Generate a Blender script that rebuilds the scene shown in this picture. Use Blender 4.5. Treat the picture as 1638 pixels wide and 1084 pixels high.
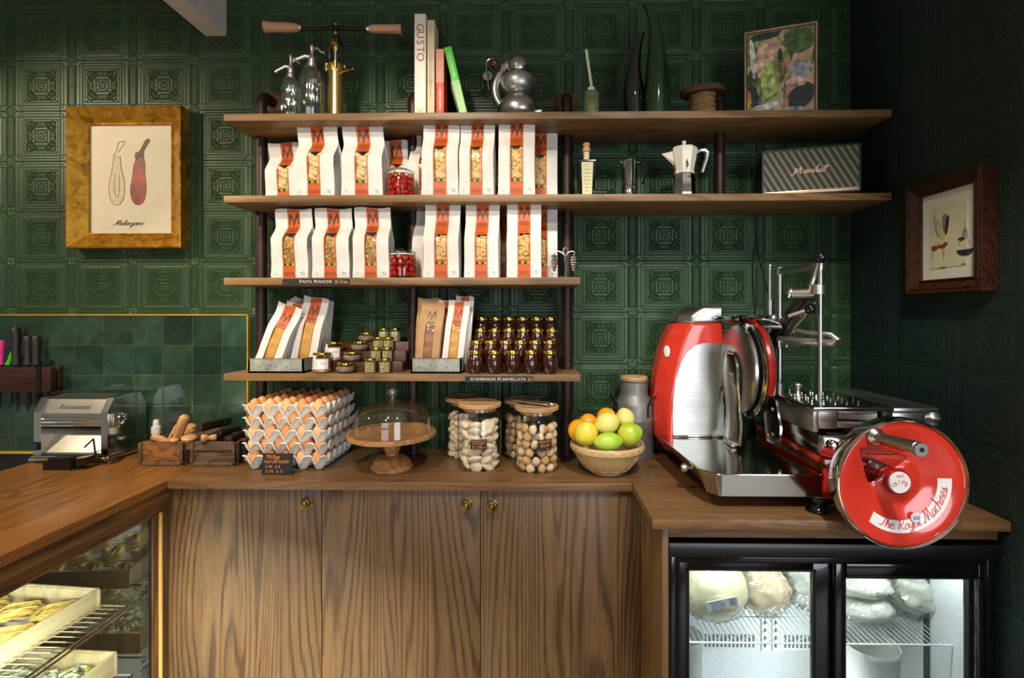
import bpy, bmesh, math, random
from mathutils import Vector, Matrix, noise
for _o in list(bpy.data.objects): bpy.data.objects.remove(_o)
SC = bpy.context.scene
COL = SC.collection
PI = math.pi
# ------------------------------------------------------------------ camera
F = 800.0; PX, PY = 846.0, 500.0; YAW = math.radians(1.0)
CC, SS = math.cos(YAW), math.sin(YAW)
CAMZ = 1.476
cam = bpy.data.cameras.new('camera'); camo = bpy.data.objects.new('camera', cam); COL.objects.link(camo)
camo.location = (0, 0, CAMZ); camo.rotation_euler = (PI/2, 0, YAW)
cam.sensor_fit = 'HORIZONTAL'; cam.sensor_width = 36.0; cam.lens = F/1638*36
cam.shift_x = -(PX-819)/1638; cam.shift_y = -(542-PY)/1638
cam.clip_start = 0.02
SC.camera = camo
SC.view_settings.view_transform = 'Standard'; SC.view_settings.look = 'None'
SC.view_settings.gamma = 1; SC.view_settings.use_curve_mapping = False
SC.view_settings.exposure = 0.0
# ------------------------------------------------------------------ light
world = bpy.data.worlds.new('world'); SC.world = world; world.use_nodes = True
world.node_tree.nodes['Background'].inputs[0].default_value = (0.55, 0.66, 0.85, 1)
world.node_tree.nodes['Background'].inputs[1].default_value = 0.10

def aim(o, target):
    d = Vector(target) - o.location
    o.rotation_euler = d.to_track_quat('-Z', 'Y').to_euler()
def spot(loc, target, watt, ang, col=(1, .86, .68), blend=.6, r=.06):
    l = bpy.data.lights.new('ceiling_spot', 'SPOT'); l.energy = watt; l.spot_size = math.radians(ang)
    l.spot_blend = blend; l.color = col; l.shadow_soft_size = r
    o = bpy.data.objects.new('ceiling_spot', l); COL.objects.link(o); o.location = loc; aim(o, target); return o
def area(loc, target, watt, sx, sy, col=(1, 1, 1)):
    l = bpy.data.lights.new('daylight', 'AREA'); l.shape = 'RECTANGLE'; l.size = sx; l.size_y = sy
    l.energy = watt; l.color = col
    o = bpy.data.objects.new('daylight', l); COL.objects.link(o); o.location = loc; aim(o, target); return o
WARM = (1, .82, .58)
LW = [
 spot((-2.75, .75, 2.6), (-1.75, 2.04, 1.75), 95, 60, (1, .80, .54)),
 spot((-.60, .35, 2.93), (-.55, 1.8, 1.35), 85, 66, (1, .86, .68)),
 spot((-.75, -1.0, 2.93), (-.62, 1.9, 1.72), 190, 30, (1, .87, .70)),
 spot((.45, .25, 2.93), (.50, 1.9, 1.05), 115, 54, (1, .92, .82)),
 spot((-1.5, .75, 2.93), (-1.45, 1.5, .95), 140, 60, WARM),
 spot((.45, -.1, 2.93), (.85, 1.4, .95), 90, 46, (1, .93, .85)),
]
area((2.0, -2.55, 1.35), (2.0, 0, 1.3), 62, 1.7, 2.0, (.86, .92, 1))
area((-.9, -2.55, 1.5), (-.9, 0, 1.4), 22, 1.5, 1.6, (.86, .92, 1))

# ------------------------------------------------------------------ geometry of the place (metres)
WY = 2.04          # back wall
WX = 1.262         # right wall
SF = 1.765         # shelf front
ZC = .92           # counter top
SH = [2.185, 1.894, 1.6007, 1.2587]  # shelf tops
PY_ = 1.935        # pipe posts
def W(px, py, Y):
    """world X, Z of what is seen at px,py when it stands at distance Y"""
    t = (px-PX)/F
    X = Y*(t*CC-SS)/(CC+t*SS); zc = Y*CC-X*SS
    return X, CAMZ-(py-PY)*zc/F
def WXX(px, Y): return W(px, 0, Y)[0]
# ------------------------------------------------------------------ node helpers
def lin(c):
    def f(v):
        v /= 255.0
        return v/12.92 if v <= .04045 else ((v+.055)/1.055)**2.4
    return (f(c[0]), f(c[1]), f(c[2]), 1)
def new_mat(name):
    m = bpy.data.materials.new(name); m.use_nodes = True
    nt = m.node_tree
    return m, nt, nt.nodes['Principled BSDF']
def setp(b, **k):
    for n, v in k.items():
        b.inputs[{'col': 'Base Color', 'rough': 'Roughness', 'metal': 'Metallic', 'coat': 'Coat Weight', 'spec': 'Specular IOR Level',
                  'trans': 'Transmission Weight', 'ior': 'IOR', 'sss': 'Subsurface Weight', 'emit': 'Emission Color', 'estr': 'Emission Strength',
                  'sheen': 'Sheen Weight', 'aniso': 'Anisotropic'}[n]].default_value = v
def N(nt, t, **k):
    n = nt.nodes.new(t)
    for a, v in k.items(): setattr(n, a, v)
    return n
def coords(nt, scale=(1, 1, 1), loc=(0, 0, 0), rot=(0, 0, 0), kind='Object'):
    tc = N(nt, 'ShaderNodeTexCoord'); mp = N(nt, 'ShaderNodeMapping')
    mp.inputs['Scale'].default_value = scale; mp.inputs['Location'].default_value = loc; mp.inputs['Rotation'].default_value = rot
    nt.links.new(tc.outputs[kind], mp.inputs[0]); return mp.outputs[0]
def ntex(nt, co, scale, detail=3, rough=.5, dist=0):
    n = N(nt, 'ShaderNodeTexNoise'); n.inputs['Scale'].default_value = scale; n.inputs['Detail'].default_value = detail
    n.inputs['Roughness'].default_value = rough; n.inputs['Distortion'].default_value = dist
    nt.links.new(co, n.inputs['Vector']); return n.outputs['Fac']
def ramp(nt, fac, stops):
    r = N(nt, 'ShaderNodeValToRGB'); e = r.color_ramp.elements
    while len(e) < len(stops): e.new(.5)
    for i, (p, c) in enumerate(stops):
        e[i].position = p; e[i].color = c if len(c) == 4 else (*c, 1)
    nt.links.new(fac, r.inputs[0]); return r.outputs[0]
def g(v): return (v, v, v, 1)
def mth(nt, op, a, b=None, c=None):
    n = N(nt, 'ShaderNodeMath', operation=op)
    for i, v in enumerate((a, b, c)):
        if v is None: continue
        if isinstance(v, (int, float)): n.inputs[i].default_value = v
        else: nt.links.new(v, n.inputs[i])
    return n.outputs[0]
def mixc(nt, fac, a, b, mode='MIX'):
    n = N(nt, 'ShaderNodeMix', data_type='RGBA', blend_type=mode)
    for s, v in ((n.inputs[0], fac), (n.inputs[6], a), (n.inputs[7], b)):
        if isinstance(v, (int, float, tuple)): s.default_value = v
        else: nt.links.new(v, s)
    return n.outputs[2]
def bump(nt, b, h, strength=.3, dist=.002):
    n = N(nt, 'ShaderNodeBump'); n.inputs['Strength'].default_value = strength; n.inputs['Distance'].default_value = dist
    nt.links.new(h, n.inputs['Height']); nt.links.new(n.outputs[0], b.inputs['Normal'])
def plain(name, c, rough=.5, metal=0, var=.08, vs=12, bmp=0, bs=80, **k):
    """paint/metal/plastic with a little procedural unevenness"""
    m, nt, b = new_mat(name); L = lin(c)
    co = coords(nt)
    f = ntex(nt, co, vs, 3)
    lo = tuple(max(0, x*(1-var*2)) for x in L[:3]); hi = tuple(min(1, x*(1+var*2)) for x in L[:3])
    nt.links.new(ramp(nt, f, [(.3, lo), (.7, hi)]), b.inputs['Base Color'])
    setp(b, rough=rough, metal=metal, **k)
    if bmp: bump(nt, b, ntex(nt, co, bs, 2), bmp)
    return m
def wood(name, c0, c1, c2, axis='Z', rings=9, sc=5, rough=.42, pores=.55, off=0, str_=.12, lin_=0):
    """c0 light, c1 mid, c2 dark pore colour; grain runs along axis"""
    m, nt, b = new_mat(name)
    s = [sc, sc, sc]; i = 'XYZ'.index(axis); s[i] = sc*str_
    co = coords(nt, tuple(s), (off, off*.7, off*1.3))
    n1 = ntex(nt, co, 1.0, 2.2, .45, .35)
    ph = mth(nt, 'MULTIPLY', n1, rings*2.0)
    if lin_:
        sx = N(nt, 'ShaderNodeSeparateXYZ'); nt.links.new(coords(nt), sx.inputs[0]); ph = mth(nt, 'MULTIPLY_ADD', sx.outputs[0], lin_, ph)
    r1 = mth(nt, 'PINGPONG', ph, .5)
    s2 = [170, 170, 170]; s2[i] = 5
    fine = ntex(nt, coords(nt, tuple(s2)), 1, 3, .6)
    s3 = [40, 40, 40]; s3[i] = 1.6
    mid = ntex(nt, coords(nt, tuple(s3)), 1, 3, .6)
    base = mixc(nt, ramp(nt, mid, [(.3, g(0)), (.7, g(1))]), lin(c0), lin(c1))
    line = ramp(nt, mth(nt, 'ADD', r1, mth(nt, 'MULTIPLY', mth(nt, 'SUBTRACT', fine, .5), .9)), [(.05, g(1)), (.24, g(0))])
    col = mixc(nt, mth(nt, 'MULTIPLY', line, pores), base, lin(c2))
    pr = ramp(nt, fine, [(.56, g(0)), (.68, g(1))])
    col = mixc(nt, mth(nt, 'MULTIPLY', pr, pores*.6), col, lin(c2))
    big = ntex(nt, coords(nt, (1.7, 1.7, 1.7)), 1, 2)
    col = mixc(nt, 1.0, col, ramp(nt, big, [(.3, g(.82)), (.7, g(1.0))]), 'MULTIPLY')
    nt.links.new(col, b.inputs['Base Color']); setp(b, rough=rough)
    bump(nt, b, mth(nt, 'SUBTRACT', 1.0, mth(nt, 'MAXIMUM', line, pr)), .12, .001)
    return m
def glass(name, tint=(1, 1, 1), ior=1.45, rough=.02, edge=0.0, alpha=1.0):
    m = bpy.data.materials.new(name); m.use_nodes = True; nt = m.node_tree
    nt.nodes.clear(); o = N(nt, 'ShaderNodeOutputMaterial')
    ge = N(nt, 'ShaderNodeNewGeometry'); dt = N(nt, 'ShaderNodeVectorMath', operation='DOT_PRODUCT')
    nt.links.new(ge.outputs['Normal'], dt.inputs[0]); nt.links.new(ge.outputs['Incoming'], dt.inputs[1])
    f0 = ((ior-1)/(ior+1))**2
    cs = mth(nt, 'SUBTRACT', 1.0, mth(nt, 'ABSOLUTE', dt.outputs['Value']))
    frs = mth(nt, 'MULTIPLY_ADD', mth(nt, 'POWER', cs, 4.0), 1-f0, f0*1.5)
    tr = N(nt, 'ShaderNodeBsdfTransparent'); tr.inputs[0].default_value = (*tint, 1)
    gl = N(nt, 'ShaderNodeBsdfGlossy'); gl.inputs['Roughness'].default_value = rough
    mx = N(nt, 'ShaderNodeMixShader'); 
    f = mth(nt, 'ADD', frs, edge)
    co = coords(nt); w = ntex(nt, co, 9, 1)
    f = mth(nt, 'MULTIPLY', f, mth(nt, 'ADD', .9, mth(nt, 'MULTIPLY', w, .2)))
    f = mth(nt, 'MINIMUM', f, 1.0)
    nt.links.new(f, mx.inputs[0]); nt.links.new(tr.outputs[0], mx.inputs[1]); nt.links.new(gl.outputs[0], mx.inputs[2])
    nt.links.new(mx.outputs[0], o.inputs[0]); return m
def brushed(name, c, rough=.3, axis='X', amt=.12, bmp=.04):
    m, nt, b = new_mat(name)
    s = [220, 220, 220]; s['XYZ'.index(axis)] = 4
    f = ntex(nt, coords(nt, tuple(s)), 1, 2)
    L = lin(c)
    nt.links.new(ramp(nt, f, [(.3, tuple(x*.86 for x in L[:3])), (.7, L)]), b.inputs['Base Color'])
    setp(b, metal=1, rough=rough)
    r = mth(nt, 'ADD', rough-amt*.5, mth(nt, 'MULTIPLY', ntex(nt, coords(nt), 7, 4), amt)); nt.links.new(r, b.inputs['Roughness'])
    if bmp: bump(nt, b, f, bmp, .0005)
    return m
# ------------------------------------------------------------------ mesh builder
class MB:
    def __init__(s): s.v = []; s.f = []; s.mi = []; s.M = Matrix(); s.m = 0; s.st = []
    def push(s, M): s.st.append(s.M); s.M = s.M @ M; return s
    def pop(s): s.M = s.st.pop(); return s
    def mat(s, i): s.m = i; return s
    def add(s, vs, fs):
        o = len(s.v)
        for v in vs: s.v.append(tuple(s.M @ Vector(v)))
        for f in fs: s.f.append(tuple(i+o for i in f)); s.mi.append(s.m)
        return s
    def box(s, x0, x1, y0, y1, z0, z1, bev=0, seg=2):
        if x0 > x1: x0, x1 = x1, x0
        if y0 > y1: y0, y1 = y1, y0
        if z0 > z1: z0, z1 = z1, z0
        if not bev:
            return s.add([(x0,y0,z0),(x1,y0,z0),(x1,y1,z0),(x0,y1,z0),(x0,y0,z1),(x1,y0,z1),(x1,y1,z1),(x0,y1,z1)],
                         [(0,3,2,1),(4,5,6,7),(0,1,5,4),(1,2,6,5),(2,3,7,6),(3,0,4,7)])
        bm = bmesh.new(); bmesh.ops.create_cube(bm, size=1)
        for v in bm.verts: v.co = ((x0+x1)/2+v.co.x*(x1-x0), (y0+y1)/2+v.co.y*(y1-y0), (z0+z1)/2+v.co.z*(z1-z0))
        bmesh.ops.bevel(bm, geom=bm.edges[:], offset=bev, segments=seg, affect='EDGES', profile=.5)
        bm.verts.index_update(); s.add([v.co[:] for v in bm.verts], [[v.index for v in f.verts] for f in bm.faces]); bm.free(); return s
    def lathe(s, prof, n=32, a0=0, a1=2*PI, squash=None):
        full = abs(a1-a0-2*PI) < 1e-6; k = n if full else n+1
        vs = []; fs = []
        for (r, z) in prof:
            for i in range(k):
                a = a0+(a1-a0)*i/n; vs.append((r*math.cos(a), r*math.sin(a), z))
        for j in range(len(prof)-1):
            r0, r1 = prof[j][0], prof[j+1][0]
            for i in range(n):
                a, b_ = j*k+i, j*k+(i+1) % k; c, d = b_+k, a+k
                if r0 < 1e-7 and r1 < 1e-7: continue
                if r0 < 1e-7: fs.append((a, c, d))
                elif r1 < 1e-7: fs.append((a, b_, d))
                else: fs.append((a, b_, c, d))
        return s.add(vs, fs)
    def cyl(s, p0, p1, r0, r1=None, n=16, caps=True):
        r1 = r0 if r1 is None else r1
        p0 = Vector(p0); p1 = Vector(p1); d = p1-p0; L = d.length
        if L < 1e-9: return s
        q = d.to_track_quat('Z', 'Y').to_matrix().to_4x4()
        s.push(Matrix.Translation(p0) @ q)
        pr = [(r0, 0), (r1, L)]
        if caps: pr = [(0, 0)]+pr+[(0, L)]
        s.lathe(pr, n); return s.pop()
    def sph(s, c, r, n=16, m=10, sq=(1, 1, 1), rot=None):
        M = Matrix.Translation(Vector(c)) @ (rot.to_4x4() if rot is not None else Matrix()) @ Matrix.Diagonal((*sq, 1))
        s.push(M); s.lathe([(r*math.sin(PI*i/m), -r*math.cos(PI*i/m)) if 0 < i < m else (0, -r if i == 0 else r) for i in range(m+1)], n); return s.pop()
    def tube(s, pts, r, n=8, closed=False, rads=None, caps=True, flat=1.0):
        P = [Vector(p) for p in pts]; k = len(P); vs = []; fs = []
        up = None
        for i in range(k):
            a = P[(i-1) % k] if (closed or i > 0) else P[i]; b = P[(i+1) % k] if (closed or i < k-1) else P[i]
            t = (b-a)
            t = t.normalized() if t.length > 1e-9 else Vector((0, 0, 1))
            if up is None: up = t.orthogonal().normalized()
            up = (up-t*up.dot(t)); up = up.normalized() if up.length > 1e-6 else t.orthogonal().normalized()
            w = t.cross(up); rr = rads[i] if rads else r
            for j in range(n):
                an = 2*PI*j/n; vs.append(tuple(P[i]+(up*math.cos(an)+w*math.sin(an)*flat)*rr))
        for i in range(k if closed else k-1):
            for j in range(n):
                a = i*n+j; b = i*n+(j+1) % n; c = ((i+1) % k)*n+(j+1) % n; d = ((i+1) % k)*n+j
                fs.append((a, b, c, d))
        if not closed and caps:
            fs.append(tuple(range(n-1, -1, -1))); fs.append(tuple((k-1)*n+j for j in range(n)))
        return s.add(vs, fs)
    def prism(s, poly, a, b, axis='Y'):
        """polygon in the plane normal to axis, from a to b"""
        n = len(poly)
        def T(p, q):
            return (p[0], q, p[1]) if axis == 'Y' else ((q, p[0], p[1]) if axis == 'X' else (p[0], p[1], q))
        vs = [T(p, a) for p in poly]+[T(p, b) for p in poly]
        fs = [tuple(range(n)), tuple(range(2*n-1, n-1, -1))]+[(i, i+n, (i+1) % n+n, (i+1) % n) for i in range(n)]
        return s.add(vs, fs)
    def grid(s, fn, nu, nv):
        vs = [fn(i/nu, j/nv) for j in range(nv+1) for i in range(nu+1)]
        return s.add(vs, [(j*(nu+1)+i, j*(nu+1)+i+1, (j+1)*(nu+1)+i+1, (j+1)*(nu+1)+i) for j in range(nv) for i in range(nu)])
    def ribbon(s, pts, w, mapf=lambda x, z: (x, 0, z), taper=False):
        n = len(pts)
        if n < 2: return s
        vs = []
        for i, p in enumerate(pts):
            a = pts[max(0, i-1)]; b = pts[min(n-1, i+1)]
            dx, dz = b[0]-a[0], b[1]-a[1]; L = math.hypot(dx, dz) or 1
            ww = w*(.5 if not taper else (.28+.3*abs(dz/L)))
            vs.append(mapf(p[0]-dz/L*ww, p[1]+dx/L*ww)); vs.append(mapf(p[0]+dz/L*ww, p[1]-dx/L*ww))
        return s.add(vs, [(2*i, 2*i+1, 2*i+3, 2*i+2) for i in range(n-1)])
    def build(s, name, mats, parent=None, smooth=40, loc=None):
        me = bpy.data.meshes.new(name); me.from_pydata(s.v, [], s.f)
        if not isinstance(mats, (list, tuple)): mats = [mats]
        for m in mats: me.materials.append(m)
        if len(mats) > 1: me.polygons.foreach_set('material_index', s.mi)
        if smooth:
            me.polygons.foreach_set('use_smooth', [True]*len(me.polygons))
            try: me.set_sharp_from_angle(angle=math.radians(smooth))
            except Exception: pass
        me.update()
        # outward faces
        bm = bmesh.new(); bm.from_mesh(me); bmesh.ops.recalc_face_normals(bm, faces=bm.faces[:]); bm.to_mesh(me); bm.free()
        o = bpy.data.objects.new(name, me); COL.objects.link(o)
        if parent is not None: o.parent = parent
        if loc: o.location = loc
        return o
def tag(o, label=None, cat=None, group=None, kind=None):
    if label: o['label'] = label
    if cat: o['category'] = cat
    if group: o['group'] = group
    if kind: o['kind'] = kind
    return o
def empty(name, loc=(0, 0, 0), rz=0, label=None, cat=None, group=None, rx=0, ry=0):
    o = bpy.data.objects.new(name, None); COL.objects.link(o); o.location = loc; o.rotation_euler = (rx, ry, rz)
    o.empty_display_size = .03
    return tag(o, label, cat, group)
def copy_tree(o, parent=None, loc=None, rz=None, label=None, group=None):
    c = o.copy(); COL.objects.link(c); c.parent = parent
    for ch in list(o.children): copy_tree(ch, c)
    if loc is not None: c.location = loc
    if rz is not None: c.rotation_euler = (0, 0, rz)
    if label: c['label'] = label
    if group: c['group'] = group
    return c
def T(x, y, z): return Matrix.Translation((x, y, z))
def R(a, ax): return Matrix.Rotation(a, 4, ax)
ORD = ['first', 'second', 'third', 'fourth', 'fifth', 'sixth', 'seventh', 'eighth', 'ninth', 'tenth']
# ------------------------------------------------------------------ lettering
_tc = {}
def text_mesh(txt):
    if txt in _tc: return _tc[txt]
    cu = bpy.data.curves.new('lettering', 'FONT'); cu.body = txt; cu.size = 1; cu.align_x = 'CENTER'; cu.align_y = 'CENTER'; cu.resolution_u = 2
    ob = bpy.data.objects.new('lettering', cu); COL.objects.link(ob)
    dg = bpy.context.evaluated_depsgraph_get(); me = ob.evaluated_get(dg).to_mesh()
    r = ([v.co.copy() for v in me.vertices], [tuple(p.vertices) for p in me.polygons])
    ob.evaluated_get(dg).to_mesh_clear(); bpy.data.objects.remove(ob); bpy.data.curves.remove(cu)
    _tc[txt] = r; return r
def put_text(mb, txt, mapf, cx, cz, size, width=None, shear=0, rot=0):
    vs, fs = text_mesh(txt)
    if not vs: return
    w = max(v.x for v in vs)-min(v.x for v in vs); sx = size if width is None else width/max(w, 1e-6)
    c, s_ = math.cos(rot), math.sin(rot); out = []
    for v in vs:
        x = (v.x+v.y*shear)*sx; z = v.y*size
        out.append(mapf(cx+x*c-z*s_, cz+x*s_+z*c))
    mb.add(out, fs)
GL = {
 'a': ([[(.8,.85),(.4,1),(.05,.6),(.1,.1),(.5,.05),(.8,.6),(.88,1),(.82,.15),(1.15,.1)]], 1.1),
 'c': ([[(.8,.85),(.4,1),(.05,.5),(.3,0),(.95,.15)]], .95),
 'd': ([[(.8,.8),(.4,1),(.05,.5),(.3,0),(.75,.4),(.95,2),(.85,.3),(1.15,.05)]], 1.1),
 'e': ([[(.1,.4),(.7,.6),(.5,1),(.1,.7),(.15,.1),(.6,0),(1,.25)]], .95),
 'g': ([[(.8,.85),(.4,1),(.05,.6),(.1,.1),(.5,.1),(.8,.9),(.75,-.6),(.3,-.9),(.2,-.5),(1,.1)]], 1.0),
 'h': ([[(0,.0),(.3,1.8),(.12,2),(.05,0)],[(.08,.5),(.5,1),(.72,.7),(.66,.1),(1,.1)]], 1.0),
 'i': ([[(.1,.9),(.12,.1),(.5,.1)],[(.2,1.4),(.24,1.5)]], .5),
 'l': ([[(0,.2),(.42,1.6),(.25,2),(.15,1),(.2,.1),(.55,.1)]], .55),
 'n': ([[(0,.9),(.1,0)],[(.1,.6),(.45,1),(.65,.7),(.65,.1),(1,.1)]], 1.0),
 'o': ([[(.5,1),(.1,.7),(.15,.1),(.6,.05),(.8,.6),(.5,1),(1,.9)]], 1.0),
 'r': ([[(0,.8),(.2,1),(.15,0)],[(.18,.6),(.5,1),(.8,.8)]], .8),
 's': ([[(0,.1),(.5,1),(.4,.6),(.7,.3),(.4,0),(.1,.1)],[(.5,0),(.95,.3)]], .9),
 't': ([[(.4,1.7),(.25,.2),(.6,.1)],[(0,1.1),(.7,1.15)]], .7),
 'u': ([[(0,1),(.1,.2),(.4,0),(.7,.4),(.78,1),(.75,.1),(1.05,.1)]], 1.05),
 'y': ([[(0,1),(.15,.3),(.5,.2),(.78,1),(.7,-.5),(.3,-1),(.1,-.6),(1,.2)]], 1.0),
 'z': ([[(0,.8),(.3,1),(.7,.9),(.1,.1),(.5,.2),(.6,-.4),(.3,-.9),(.1,-.5),(.95,.1)]], .95),
 'M': ([[(-.3,.3),(0,0),(.5,1.2),(.8,2),(.85,.5),(.9,.1),(1.3,1.2),(1.7,2),(1.7,.6),(1.9,0),(2.2,.2)]], 2.2),
 'R': ([[(.2,0),(.45,1.9)],[(-.1,1.5),(.5,2.05),(1.1,1.7),(.95,1.1),(.4,1)],[(.5,1),(.9,.2),(1.4,.1)]], 1.4),
 'T': ([[(0,1.7),(.4,1.95),(1.4,1.9)],[(.8,1.9),(.65,.4),(.3,0),(.05,.2)]], 1.3),
 ' ': ([], .8)}
def smooth_pts(p, k=5):
    if len(p) < 3: return p
    q = [p[0]]+list(p)+[p[-1]]; o = []
    for i in range(1, len(q)-2):
        for j in range(k):
            t = j/k; r = []
            for a in range(len(p[0])):
                p0, p1, p2, p3 = q[i-1][a], q[i][a], q[i+1][a], q[i+2][a]
                r.append(.5*(2*p1+(p2-p0)*t+(2*p0-5*p1+4*p2-p3)*t*t+(3*p1-p0-3*p2+p3)*t**3))
            o.append(tuple(r))
    o.append(tuple(p[-1])); return o
def script(mb, txt, mapf, cx, cz, xh, wd, shear=.35, xs=1.0):
    tot = sum(GL[c][1] for c in txt)*xh*xs; x = cx-tot/2
    for c in txt:
        st, ad = GL[c]
        for s_ in st:
            mb.ribbon([(x+(p[0]+p[1]*shear)*xh*xs, cz+p[1]*xh-xh*.5) for p in smooth_pts(s_, 4)], wd, mapf, taper=True)
        x += ad*xh*xs
def flat(y): return lambda x, z: (x, y, z)
# ------------------------------------------------------------------ materials
class E:
    """tiny arithmetic on node sockets"""
    nt = None
    def __init__(s, v): s.v = v
    @staticmethod
    def op(o, a, b=None, c=None):
        f = lambda q: q.v if isinstance(q, E) else q
        return E(mth(E.nt, o, f(a), f(b), f(c)))
    def __add__(s, o): return E.op('ADD', s, o)
    def __sub__(s, o): return E.op('SUBTRACT', s, o)
    def __rsub__(s, o): return E.op('SUBTRACT', o, s)
    def __mul__(s, o): return E.op('MULTIPLY', s, o)
    def abs(s): return E.op('ABSOLUTE', s)
def emax(a, b): return E.op('MAXIMUM', a, b)
def emin(a, b): return E.op('MINIMUM', a, b)
def ridge(d, w): return emax(0.0, E.op('MULTIPLY_ADD', d.abs(), -1.0/w, 1.0))
def length(a, b): return E.op('SQRT', E.op('MULTIPLY_ADD', a, a, b*b))
def wallpaper(name, ax, x0, z0, px=.2575, pz=.2085, c0=(32, 57, 33), c1=(46, 75, 44), bs=1.0, ra=.34):
    m, nt, b = new_mat(name); E.nt = nt
    tc = N(nt, 'ShaderNodeTexCoord'); sp = N(nt, 'ShaderNodeSeparateXYZ'); nt.links.new(tc.outputs['Object'], sp.inputs[0])
    x = E(sp.outputs[ax]); z = E(sp.outputs[2])
    u = (E.op('PINGPONG', (x-x0), px/2)).abs(); v = (E.op('PINGPONG', (z-z0), pz/2)).abs()
    d = emax(u, v*1.03)                                # square metric
    s = u+v
    q = 1.0-0.0
    # plateau of the panel with rounded corners
    dr = emax(d, (s*.7071)-.0325)                     # clipped corner
    panel = emin(1.0, emax(0.0, (.0975-dr)*220.0))
    frame = ridge(d-.084, .0028)
    dots = ridge(length(E.op('PINGPONG', u, .0075)-.00375, v-.0795), .0032)
    dots = emax(dots, ridge(length(E.op('PINGPONG', v, .0075)-.00375, u-.0795), .0032))
    sq1 = ridge(d-.0715, .0022)
    octa = ridge(emax(d, s*.7071-.0145)-.0625, .0022)
    corner = ridge(length(u-.063, v-.063), .004)
    sq2 = emax(ridge(d-.0275, .0022), ridge(d-.0225, .0016))
    # symmetric quarter folded again about its diagonal
    a = emax(u, v); c = emin(u, v)
    ros = emax(ridge(length(u, v)-.0125, .0032), ridge(length(a-.0125, c), .0050)); ros = emax(ros, ridge(length(u, v), .0050))
    ros = emax(ros, ridge(length(u-.0150, v-.0150), .0042))
    r1 = length(a-.0465, c-.0330); r2 = length(a-.0475, c-.0085); r3 = length(u-.046, v-.046)
    sc = emax(ridge(r1-.0130, .0034), ridge(r1-.0058, .0032))
    sc = emax(sc, ridge(r2-.0100, .0034)); sc = emax(sc, ridge(r2, .0042))
    sc = emax(sc, ridge(length(a-.058, c), .004)); sc = emax(sc, ridge(r3-.017, .0022))
    inside = emin(1.0, emax(0.0, (.0715-d)*400.0))
    sc = sc*inside
    # column stripes between panels
    cu = (px/2)-u; cv = (pz/2)-v
    clear = emin(1.0, emax(0.0, (cv-.020)*300.0))
    st = emax(ridge(cu-.0035, .0018), ridge(cu-.0105, .0022)); st = emax(st, ridge(cu-.0190, .0026))
    st = emax(st, ridge(cu-.0145, .0018))
    st = st*clear
    st = emax(st, ridge(length(cu, v), .0068))
    cross = emax(ridge(length(cu, cv-.0), .0045), ridge(length(cu-.0085, cv-.0085), .0065)); cross = emax(cross, ridge(length(cu-.0135, cv), .005))
    cross = emax(cross, ridge(length(cu, cv-.0135), .005)); cross = emax(cross, ridge(length(cu-.017, cv-.009), .0035)); cross = emax(cross, ridge(length(cu, cv)-.021, .002))
    hl = ridge(cv-.0018, .0016)*emin(1.0, emax(0.0, (cu-.022)*400.0))
    h = panel*.9+frame*.25
    for t_, k in ((dots, .6), (sq1, .7), (octa, .75), (corner, .8), (sq2, .8), (ros, 1.0), (sc, 1.15), (st, .65), (cross, .75), (hl, .5)): h = h+t_*k
    bn = ntex(nt, coords(nt), 260, 2)
    bump(nt, b, (h+E(bn)*.08).v, bs, .0034)
    f = ntex(nt, coords(nt), 2.5, 3)
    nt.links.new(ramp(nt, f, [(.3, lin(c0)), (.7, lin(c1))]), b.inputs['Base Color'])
    rg = ntex(nt, coords(nt), 30, 3); nt.links.new(mth(nt, 'ADD', ra, mth(nt, 'MULTIPLY', rg, .14)), b.inputs['Roughness'])
    setp(b, spec=.5)
    return m
def tilemat(name, x0, z0, p):
    m, nt, b = new_mat(name); E.nt = nt
    tc = N(nt, 'ShaderNodeTexCoord'); sp = N(nt, 'ShaderNodeSeparateXYZ'); nt.links.new(tc.outputs['Object'], sp.inputs[0])
    x = (E(sp.outputs[0])-x0)*(1/p); z = (E(sp.outputs[2])-z0)*(1/p)
    fx = E.op('FLOOR', x); fz = E.op('FLOOR', z)
    cb = N(nt, 'ShaderNodeCombineXYZ'); nt.links.new(fx.v, cb.inputs[0]); nt.links.new(fz.v, cb.inputs[1])
    wn = N(nt, 'ShaderNodeTexWhiteNoise'); nt.links.new(cb.outputs[0], wn.inputs['Vector'])
    base = ramp(nt, wn.outputs['Value'], [(0, lin((26, 50, 40))), (.25, lin((40, 66, 50))), (.5, lin((34, 64, 54))), (.75, lin((52, 82, 64))), (1, lin((38, 60, 40)))])
    cl = ntex(nt, coords(nt), 14, 4, .6, .5)
    col = mixc(nt, 1.0, base, ramp(nt, cl, [(.3, g(.42)), (.7, g(1.05))]), 'MULTIPLY')
    ex = ((x-fx)-.5).abs(); ez = ((z-fz)-.5).abs()
    gr = E.op('GREATER_THAN', emax(ex, ez), .492)
    col = mixc(nt, gr.v, col, lin((76, 78, 62)))
    nt.links.new(col, b.inputs['Base Color'])
    setp(b, rough=.17, coat=.2)
    edge = emin(1.0, emax(0.0, (.5-emax(ex, ez))*30.0))
    bump(nt, b, (edge+E(ntex(nt, coords(nt), 22, 2))*.5).v, .5, .0018)
    return m
M = {}
M['paper'] = wallpaper('embossed green wall', 0, -1.545, 2.4165)
M['paper_side_shaded'] = wallpaper('shaded green side wall', 1, 1.93, 2.45, c0=(15, 32, 25), c1=(20, 40, 31), bs=.5, ra=.5)  # darker copy of the wallpaper, the right wall's shade is in its colour
M['tiles'] = tilemat('glazed green tiles', -1.17-.1232*13, 1.4655-.1232*12, .1232)
M['gold_trim'] = plain('brass trim', (206, 164, 62), .3, .35)
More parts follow.
